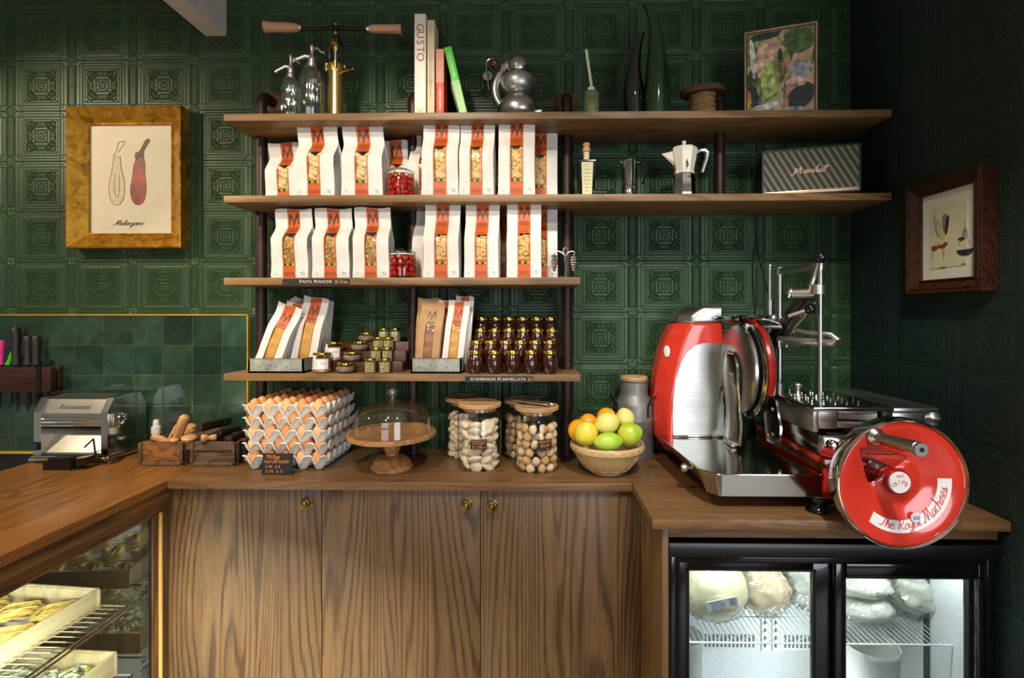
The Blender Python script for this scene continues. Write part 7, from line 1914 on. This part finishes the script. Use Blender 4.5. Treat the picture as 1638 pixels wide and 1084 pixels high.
# contents
M['cheese'] = plain('white cheese', (214, 206, 168), .35, 0, .04, 14, .1, 20, sss=.0); M['cheese_w'] = plain('wrapped cheese', (200, 199, 184), .4, 0, .04); M['cream_bag'] = plain('cream coloured food', (216, 194, 158), .45, 0, .10, 10)
M['wrap'] = glass('plastic wrap', (.95, .95, .93), 1.5, .12, .05)
def lump(c, r, sq, mt, name, seed, amp=.10, fr_=9, wrap=False):
    m = MB(); n, k = 40, 26; vs = []
    for j in range(k+1):
        t = PI*j/k
        for i in range(n):
            a = 2*PI*i/n; p = Vector((math.sin(t)*math.cos(a), math.sin(t)*math.sin(a), -math.cos(t)))
            q_ = 1+amp*noise.noise(p*fr_*.25+Vector((seed, 0, 0)))+amp*.25*noise.noise(p*fr_+Vector((0, seed, 0)))
            z = p.z
            vs.append((p.x*r*sq[0]*q_, p.y*r*sq[1]*q_, max(-1.0, z)*r*sq[2]*q_))
    m.add(vs, [(j*n+i, j*n+(i+1) % n, (j+1)*n+(i+1) % n, (j+1)*n+i) for j in range(k) for i in range(n)])
    zmin = min(v[2] for v in m.v)
    return m, zmin
def food(px, Y, base, r, sq, mt, lab, name='cheese', cat='cheese', seed=1, wrapk=1.06, amp=.1, fr_=9, rot=0):
    X = W(px, 950, Y)[0]; m, zm = lump(None, r, sq, mt, name, seed, amp, fr_)
    e = empty(name, (X, Y, base), rot, lab, cat)
    m.build('food', M[mt], e, smooth=180, loc=(0, 0, -zm*wrapk+.001))
    if wrapk > 1:
        m2, z2 = lump(None, r*wrapk, sq, mt, name, seed+3, amp*1.4, fr_*2.2); m2.build('plastic_wrap', M['wrap'], e, smooth=60, loc=(0, 0, -zm*wrapk+.001))
    return e, -zm*wrapk
e, zc = food(1141, 1.565, zs+.0015, .100, (1.0, .75, 1.0), 'cheese', 'big round white cheese in plastic wrap with a printed label, left in the fridge', seed=2)
lz, lx = .105, -.004
m = MB(); m.push(T(lx, -.084, lz) @ R(.30, 'X')@ R(-.28, 'Y')).box(-.045, .045, -.001, 0, -.018, .018).pop(); lb = m.build('label', M['white'], e)
m = MB(); m.push(T(lx, -.0855, lz) @ R(.30, 'X') @ R(-.28, 'Y')); 
rr = random.Random(5)
for i_, w_ in enumerate(('Scamorza', 'peso 12.4', 'lotto 88', 'kg 2.1')): put_text(m, w_, flat(0), -.012 if i_ else -.020, .012-.0085*i_, .011, .036)
for k in range(9): m.ribbon([(.022, -.012+.003*k), (.040, -.012+.003*k)], .0014 if k % 2 else .0008, flat(0))
m.pop(); m.build('print', M['ink'], lb, smooth=0)
food(1222, 1.60, zs+.0015, .062, (1.25, .8, 1.15), 'cream_bag', 'cream coloured food in a crumpled clear bag beside the round cheese', 'food_bag', 'food bag', 7, 1.14, .2, 12)
food(1283, 1.64, zs+.0015, .055, (1.1, .8, 1.4), 'cheese_w', 'pale wrapped cheese in a clear bag at the right end of the left door', 'food_bag', 'food bag', 9, 1.16, .2, 12)
food(1225, 1.68, zs+.0015, .095, (1.5, .3, 1.05), 'cheese_w', 'flat grey bag standing at the back behind the crumpled cream bag', 'food_bag', 'food bag', 11, 1.06, .2, 12)
for k, (px, zz_) in enumerate(((1385, 0), (1381, .072))):
    food(px, 1.58, zs+.0015+zz_, .062, (1.35, .8, .58), 'cheese_w', 'white wrapped cheese block behind the right door, %s of two' % ('lower', 'upper')[k], 'cheese', 'cheese', 20+k, 1.05, .14, 8)
food(1465, 1.60, zs+.0015, .062, (1.2, .8, 1.0), 'cheese_w', 'pale cheese in a loose clear bag in the middle of the right door', 'food_bag', 'food bag', 31, 1.2, .25, 10)
def tub(px, Y, r, h, lab, fillc):
    X = W(px, 1050, Y)[0]; z0 = .1235
    ztop = h; e = empty('tub', (X, Y, z0), label=lab, cat='tub', group='white plastic tubs in the fridge'); H_ = ztop-z0
    MB().lathe([(0, 0), (r*.82, 0), (r*.84, .004), (r*.98, H_-.02), (r, H_-.018), (r*1.02, H_-.004), (r*1.01, H_), (r*.97, H_-.002), (r*.95, H_-.02), (r*.82, .01), (0, .01)], 36).build('bucket', M['tubw'], e)
    MB().lathe([(0, 0), (r*.88, 0), (r*.90, H_*.55), (0, H_*.55)], 30).build('content', M['cheese'], e, loc=(0, 0, .011))
M['tubw'] = plain('milky plastic', (224, 224, 214), .4, 0, .02, trans=.35)
tub(1392, 1.535, .076, .478, 'large white plastic tub of cream cheese on the fridge floor, right door', 0)
tub(1094, 1.54, .055, .492, 'white plastic tub at the far left of the fridge, partly behind the door frame', 0)
# ------------------------------------------------------------------ display case under the left worktop
CX = XL1-.006; YS0 = 1.568; 
ct = Vector((CX, 1.2, 0)); dc = empty('display_case', tuple(ct), label='glass fronted pasta display case with oak frame under the left worktop', cat='display case'); cl = tuple(-ct)
zr = .826
m = MB(); m.box(CX-.03, CX, -.35, 1.65, zr, ZC-TH-.0005, .002).box(CX-.024, CX+.006, -.35, 1.65, zr+.032, zr+.052, .004).box(CX-.02, CX+.003, -.35, 1.568, zr-.004, zr+.006, .002); m.build('top_rail', M['oak_rail'], dc, loc=cl)
m = MB(); m.box(CX-.03, CX, YS0+.012, 1.65, 0, zr-.0005, .002); m.build('stile', M['oak_rail_z'], dc, loc=cl)
M['bead'] = wood('lit bead wood', (206, 160, 88), (190, 140, 70), (130, 86, 40), 'Z', 3, 10, .3, .3)  # paler than the stile: light on the rounded edge put into the colour
m = MB(); m.cyl((CX+.002, 1.612, 0), (CX+.002, 1.612, zr-.002), .006, n=14); m.build('bead', M['bead'], dc, loc=cl)
m = MB(); m.box(CX-.028, CX-.002, YS0, YS0+.0115, 0, zr-.001); m.build('inner_frame', M['black_gloss'], dc, loc=cl)
MB().box(CX-.012, CX-.008, -.35, YS0-.0005, .08, zr-.001).build('pane', glass('case pane', (.93, .95, .94), 1.35, .01), dc, loc=cl)
M['dark_mirror'] = plain('dark mirror', (108, 112, 110), .05, 1, .03)
MB().box(XL0+.02, CX-.031, 1.60, 1.615, .08, zr+.04).build('end_panel', M['dark_mirror'], dc, loc=cl)
m = MB(); m.box(XL0+.004, XL0+.018, -.35, 1.60, .06, zr+.06).box(XL0+.02, CX-.031, -.35, 1.60, .06, .078); m.build('liner', M['liner'], dc, loc=cl)
m = MB(); m.box(XL0+.02, CX-.031, -.35, 1.60, zr+.045, zr+.06); m.build('case_ceiling', M['black_matt'], dc, loc=cl)
l = lamp_strip((CX-.045, .1, zr+.02), (CX-.045, 1.55, zr+.02), 110, dc, cl, size=.03)
lo = bpy.data.objects.new('strip_light', l); COL.objects.link(lo); lo.location = (CX-.055, .82, zr+.008); lo.rotation_euler = (0, .25, PI/2); 
lo.rotation_euler = (Vector((-.25, 0, -1))).to_track_quat('-Z', 'X').to_euler()
def wirerack(z, y0, y1, nm):
    m = MB(); x0, x1 = XL0+.03, CX-.05
    m.tube([(x0, y0, z), (x1, y0, z), (x1, y1, z), (x0, y1, z)], .0035, 8, closed=True); m.tube([(x1+.004, y0, z-.010), (x1+.004, y1, z-.010)], .003, 8)
    y = y0+.02
    while y < y1: m.cyl((x0, y, z+.003), (x1, y, z+.003), .0016, n=6); y += .022
    m.build('wire_shelf', M['chrome'], dc, loc=cl)
wirerack(.560, .2, 1.54, 'a'); wirerack(.330, .2, 1.56, 'b')
M['pine'] = wood('pale pine', (226, 208, 160), (208, 184, 132), (168, 136, 88), 'Y', 3, 9, .55, .3, 4)
M['sheetw'] = plain('white tray paper', (232, 234, 232), .7, 0, .02)
def pine_tray(cx, cy, z, w, d, h, rot, lab):
    """cx,cy: the far right corner"""
    e = empty('wooden_tray', (cx, cy, z), rot, lab, 'tray', 'pale wooden pasta trays')
    t = .011; m = MB(); m.box(-w, 0, -d, 0, 0, .006).box(-w, 0, -t, 0, .006, h, .001).box(-w, 0, -d, -d+t, .006, h, .001).box(-t, 0, -d+t, -t, .006, h, .001).box(-w, -w+t, -d+t, -t, .006, h, .001)
    m.box(-t*.55, 0, -d+t, -.004, h, h+.004).box(-w, -.004, -t*.55, 0, h, h+.004)
    m.build('box', M['pine'], e)
    MB().box(-w+t+.001, -t-.001, -d+t+.001, -t-.001, .0062, .0080).build('paper', M['sheetw'], e); return e
rot = math.radians(-5)
cX, cZ = W(161, 940, 1.545)
tr1 = pine_tray(cX, 1.545, cZ-.062, .43, .55, .058, rot, 'upper pale wooden tray of long noodle nests in the display case')
M['noodle'] = plain('fresh noodles', (222, 186, 92), .6, 0, .10, 60)
def nest():
    rr = random.Random(2); m = MB()
    for k in range(15):
        w0 = rr.uniform(.008, .028); l0 = rr.uniform(.036, .052); off = rr.uniform(-.008, .008); zz_ = rr.uniform(.003, .022); pts = []
        for i in range(22):
            a = 2*PI*i/22; x = l0*math.cos(a)*(1+.1*math.sin(3*a+k)); y = w0*math.sin(a)+off+.010*math.cos(a)*math.sin(k)
            pts.append((x, y, zz_+.006*math.sin(a*2+k)+.010*(1-abs(math.cos(a)))))
        m.tube(pts, .0029, 5, closed=True)
    return m.build('noodle_nest', M['noodle'])
ns = nest(); Rz = Matrix.Rotation(rot, 3, 'Z'); first = True
posn = [(-.075, -.075, 1.0), (-.19, -.085, .9), (-.31, -.08, 1.1), (-.085, -.19, .8), (-.20, -.205, 1.05), (-.32, -.20, .9), (-.08, -.30, 1.0), (-.20, -.32, .9), (-.32, -.31, 1.0), (-.09, -.42, .9), (-.21, -.44, 1.0)]
for i, (a, b, r_) in enumerate(posn):
    o = ns if first else ns.copy()
    if not first: COL.objects.link(o)
    first = False
    p = Rz @ Vector((a, b, 0)); o.location = (tr1.location.x+p.x, tr1.location.y+p.y, tr1.location.z+.009); o.rotation_euler = (0, 0, r_+rot+.1*math.sin(i*5))
    tag(o, 'yellow noodle nest in the upper tray, %s row from the back, %s from the right' % (ORD[i//3], ORD[i % 3]), 'noodle nest', 'noodle nests in the upper wooden tray')
cX, cZ = W(188, 1042, 1.555)
tr2 = pine_tray(cX, 1.555, .339, .45, .55, cZ-.342, math.radians(-3), 'lower pale wooden tray of floury green shells in the display case')
M['floury'] = plain('floury pale green pasta', (206, 212, 176), .8, 0, .12, 60); M['floury2'] = plain('yellow pasta bits', (214, 190, 96), .8, 0, .12, 60)
rr = random.Random(6); m = MB()
for i in range(750):
    x, y = rr.uniform(-.42, -.03), rr.uniform(-.50, -.03); z = .012+rr.uniform(0, .022)+.012*math.sin(x*20)*math.sin(y*20)
    Rm = Matrix.Rotation(rr.uniform(0, 6.3), 4, 'Z') @ Matrix.Rotation(rr.uniform(-1, 1), 4, 'X'); m.mat(1 if rr.random() < .12 else 0)
    m.push(T(x, y, z) @ Rm).grid(lambda u, v: ((u-.5)*.024, .006*math.sin((v-.5)*3.4), .006*math.cos((v-.5)*3.4)*(1-.6*abs(u-.5))), 3, 4).pop()
o = m.build('shell_pasta', [M['floury'], M['floury2']], smooth=180); o.location = tr2.location; o.rotation_euler = tr2.rotation_euler; s = o.modifiers.new('t', 'SOLIDIFY'); s.thickness = .0015
tag(o, 'heap of small floury green and yellow shell pasta in the lower wooden tray', 'pasta', kind='stuff')
